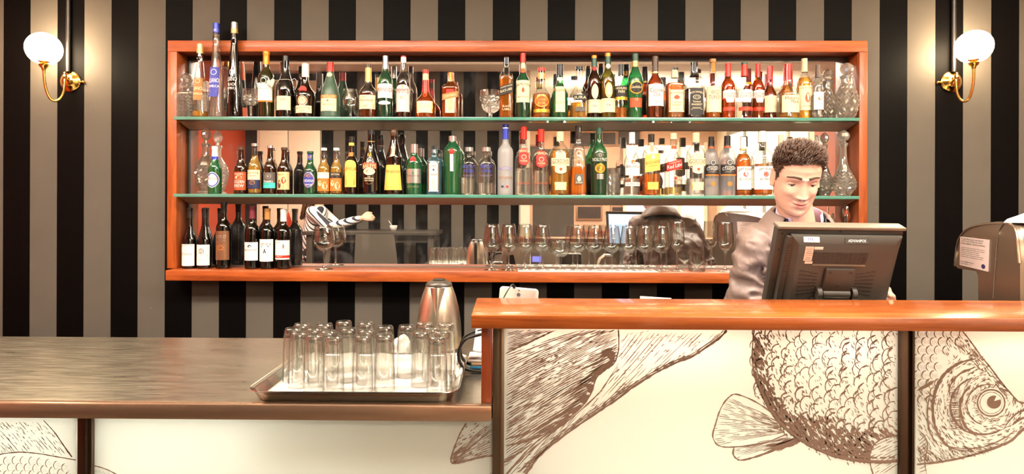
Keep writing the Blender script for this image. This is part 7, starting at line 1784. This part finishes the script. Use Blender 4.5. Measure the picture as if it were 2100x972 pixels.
pu = ringp(2037, 824, 14.5, 13.5, -25, 290, 26) + [(2037, 822)]
I.poly(pu)
I.stroke(ringp(2014, 832, 66, 60, 95, 255), 3.5, 5, jit=.4)
for k in range(1250):
    x = rf.uniform(1882, 2110); y = rf.uniform(690, 950)
    if not inside((x, y), head): continue
    d = sqrt((x - 2032) ** 2 + (y - 826) ** 2)
    if d < 31: continue
    if d < 120: a = atan2(y - 826, x - 2032) + pi / 2 + rf.uniform(-.3, .3)
    else: a = radians(60)
    if x < 1940 and y < 780: continue
    l = rf.uniform(5, 12)
    I.stroke([(x - cos(a) * l / 2, y - sin(a) * l / 2), (x + .8, y + .4), (x + cos(a) * l / 2, y + sin(a) * l / 2)], rf.uniform(1.2, 2.6))
for k in range(60):
    a = radians(rf.uniform(60, 330)); r1 = 31; r2 = rf.uniform(36, 42)
    I.stroke([(2032 + r1 * cos(a), 826 + r1 * sin(a)), (2032 + r2 * cos(a + .12), 826 + r2 * sin(a + .12))], rf.uniform(2, 4.5))
for k in range(34):
    t = k / 33; y = 800 + 80 * t; x = 1968 + 8 * abs(t - .4); I.stroke([(x, y), (x - 12, y + rf.uniform(-3, 3)), (x - 22 - rf.uniform(0, 12), y + rf.uniform(-2, 5))], rf.uniform(1.5, 3.2), 1)
for k in range(150):
    t = rf.random(); x = 1884 + 150 * t; y = 949 - 26 * t * t - rf.uniform(0, 26 - 10 * t); I.stroke([(x - 4, y - 3), (x + 3, y + 3)], rf.uniform(2.5, 4.5))
specks(I, [(1985, 700), (2075, 815), (2050, 800), (1960, 710)], 70, 1.8, radians(52), 12)
# throat fin by the post
I.stroke(crv([(1882, 880), (1896, 895), (1902, 915), (1896, 945), (1900, 972)]), 2.4, 2.4, jit=.3)
for k in range(10): I.stroke(ray((1884, 905 + 7 * k), (1900, 890 + 8 * k), 4), 1.5)
I.build(P_RIGHT)

# left panels: tip of a fin, and another fish rising at the far left
I = Ink()
tip = crv([(956, 868), (944, 888), (934, 912), (926, 936), (926, 948), (936, 950), (960, 944), (985, 938), (1010, 934)], 5)
I.stroke(tip, 3.2, 3.2, False, .4); fan(I, tip + [(1010, 868)], [ray((920, 955 - 1.0 * i), (1015, 945 - 5.4 * i), 26) for i in range(17)], 1.9, .5)
I.stroke(ray((930, 945), (1010, 880), 8), 2.5); specks(I, tip + [(1010, 868)], 40, 2.2, radians(-35), 8)
I.stroke(crv([(187, 953), (205, 957), (222, 963), (240, 972)]), 2.2, 2.2, False, .3)
for k in range(16): I.stroke([(190 + k * 2.6, 958 + k * .7 + rf.uniform(0, 5)), (192 + k * 2.6, 966 + k * .6)], 1.5)
I.build(P_LEFT)
I = Ink()
fl = [(0, 862), (92, 862)] + crv([(92, 862), (112, 886), (130, 912), (148, 937)]) + [(120, 934), (70, 928), (30, 928), (0, 932)]
I.stroke(crv([(90, 862), (112, 886), (130, 912), (148, 937)]), 1.8, 3.0, False, .3)
fan(I, fl, [ray((-60 + 9 * i, 855), (20 + 9 * i, 945), 26, -2) for i in range(18)], 1.3, 1.8); specks(I, fl, 60, 1.2, radians(47), 7)
for i in range(-8, 4): fan(I, [(-40, 862), (60, 862), (80, 928), (-40, 930)], [ray((-80 + 9 * i, 870), (30 + 9 * i, 945), 26)], 1.0, 1.5)
bl = crv([(-40, 945), (0, 932), (15, 929), (45, 927), (80, 930), (115, 936), (156, 943)])
I.stroke(bl, 2.2, 2.2, False, .3)
for r_ in range(4):
    for c_ in range(-3, 11):
        x = c_ * 17 + (r_ % 2) * 8; y = 944 + r_ * 14 + .0016 * (x - 40) ** 2
        if x > 150: continue
        I.stroke([(x + 8.5 * cos(radians(100 + 18 * i)), y - 9 * sin(radians(100 + 18 * i))) for i in range(9)], 1.9, 1.3, jit=.3)
        for h in range(4): I.stroke([(x - 2 + rf.uniform(-4, 4), y - 4 + 3.2 * h), (x + 4 + rf.uniform(-4, 4), y - 4 + 3.2 * h)], 1.1)
I.build(P_FAR)
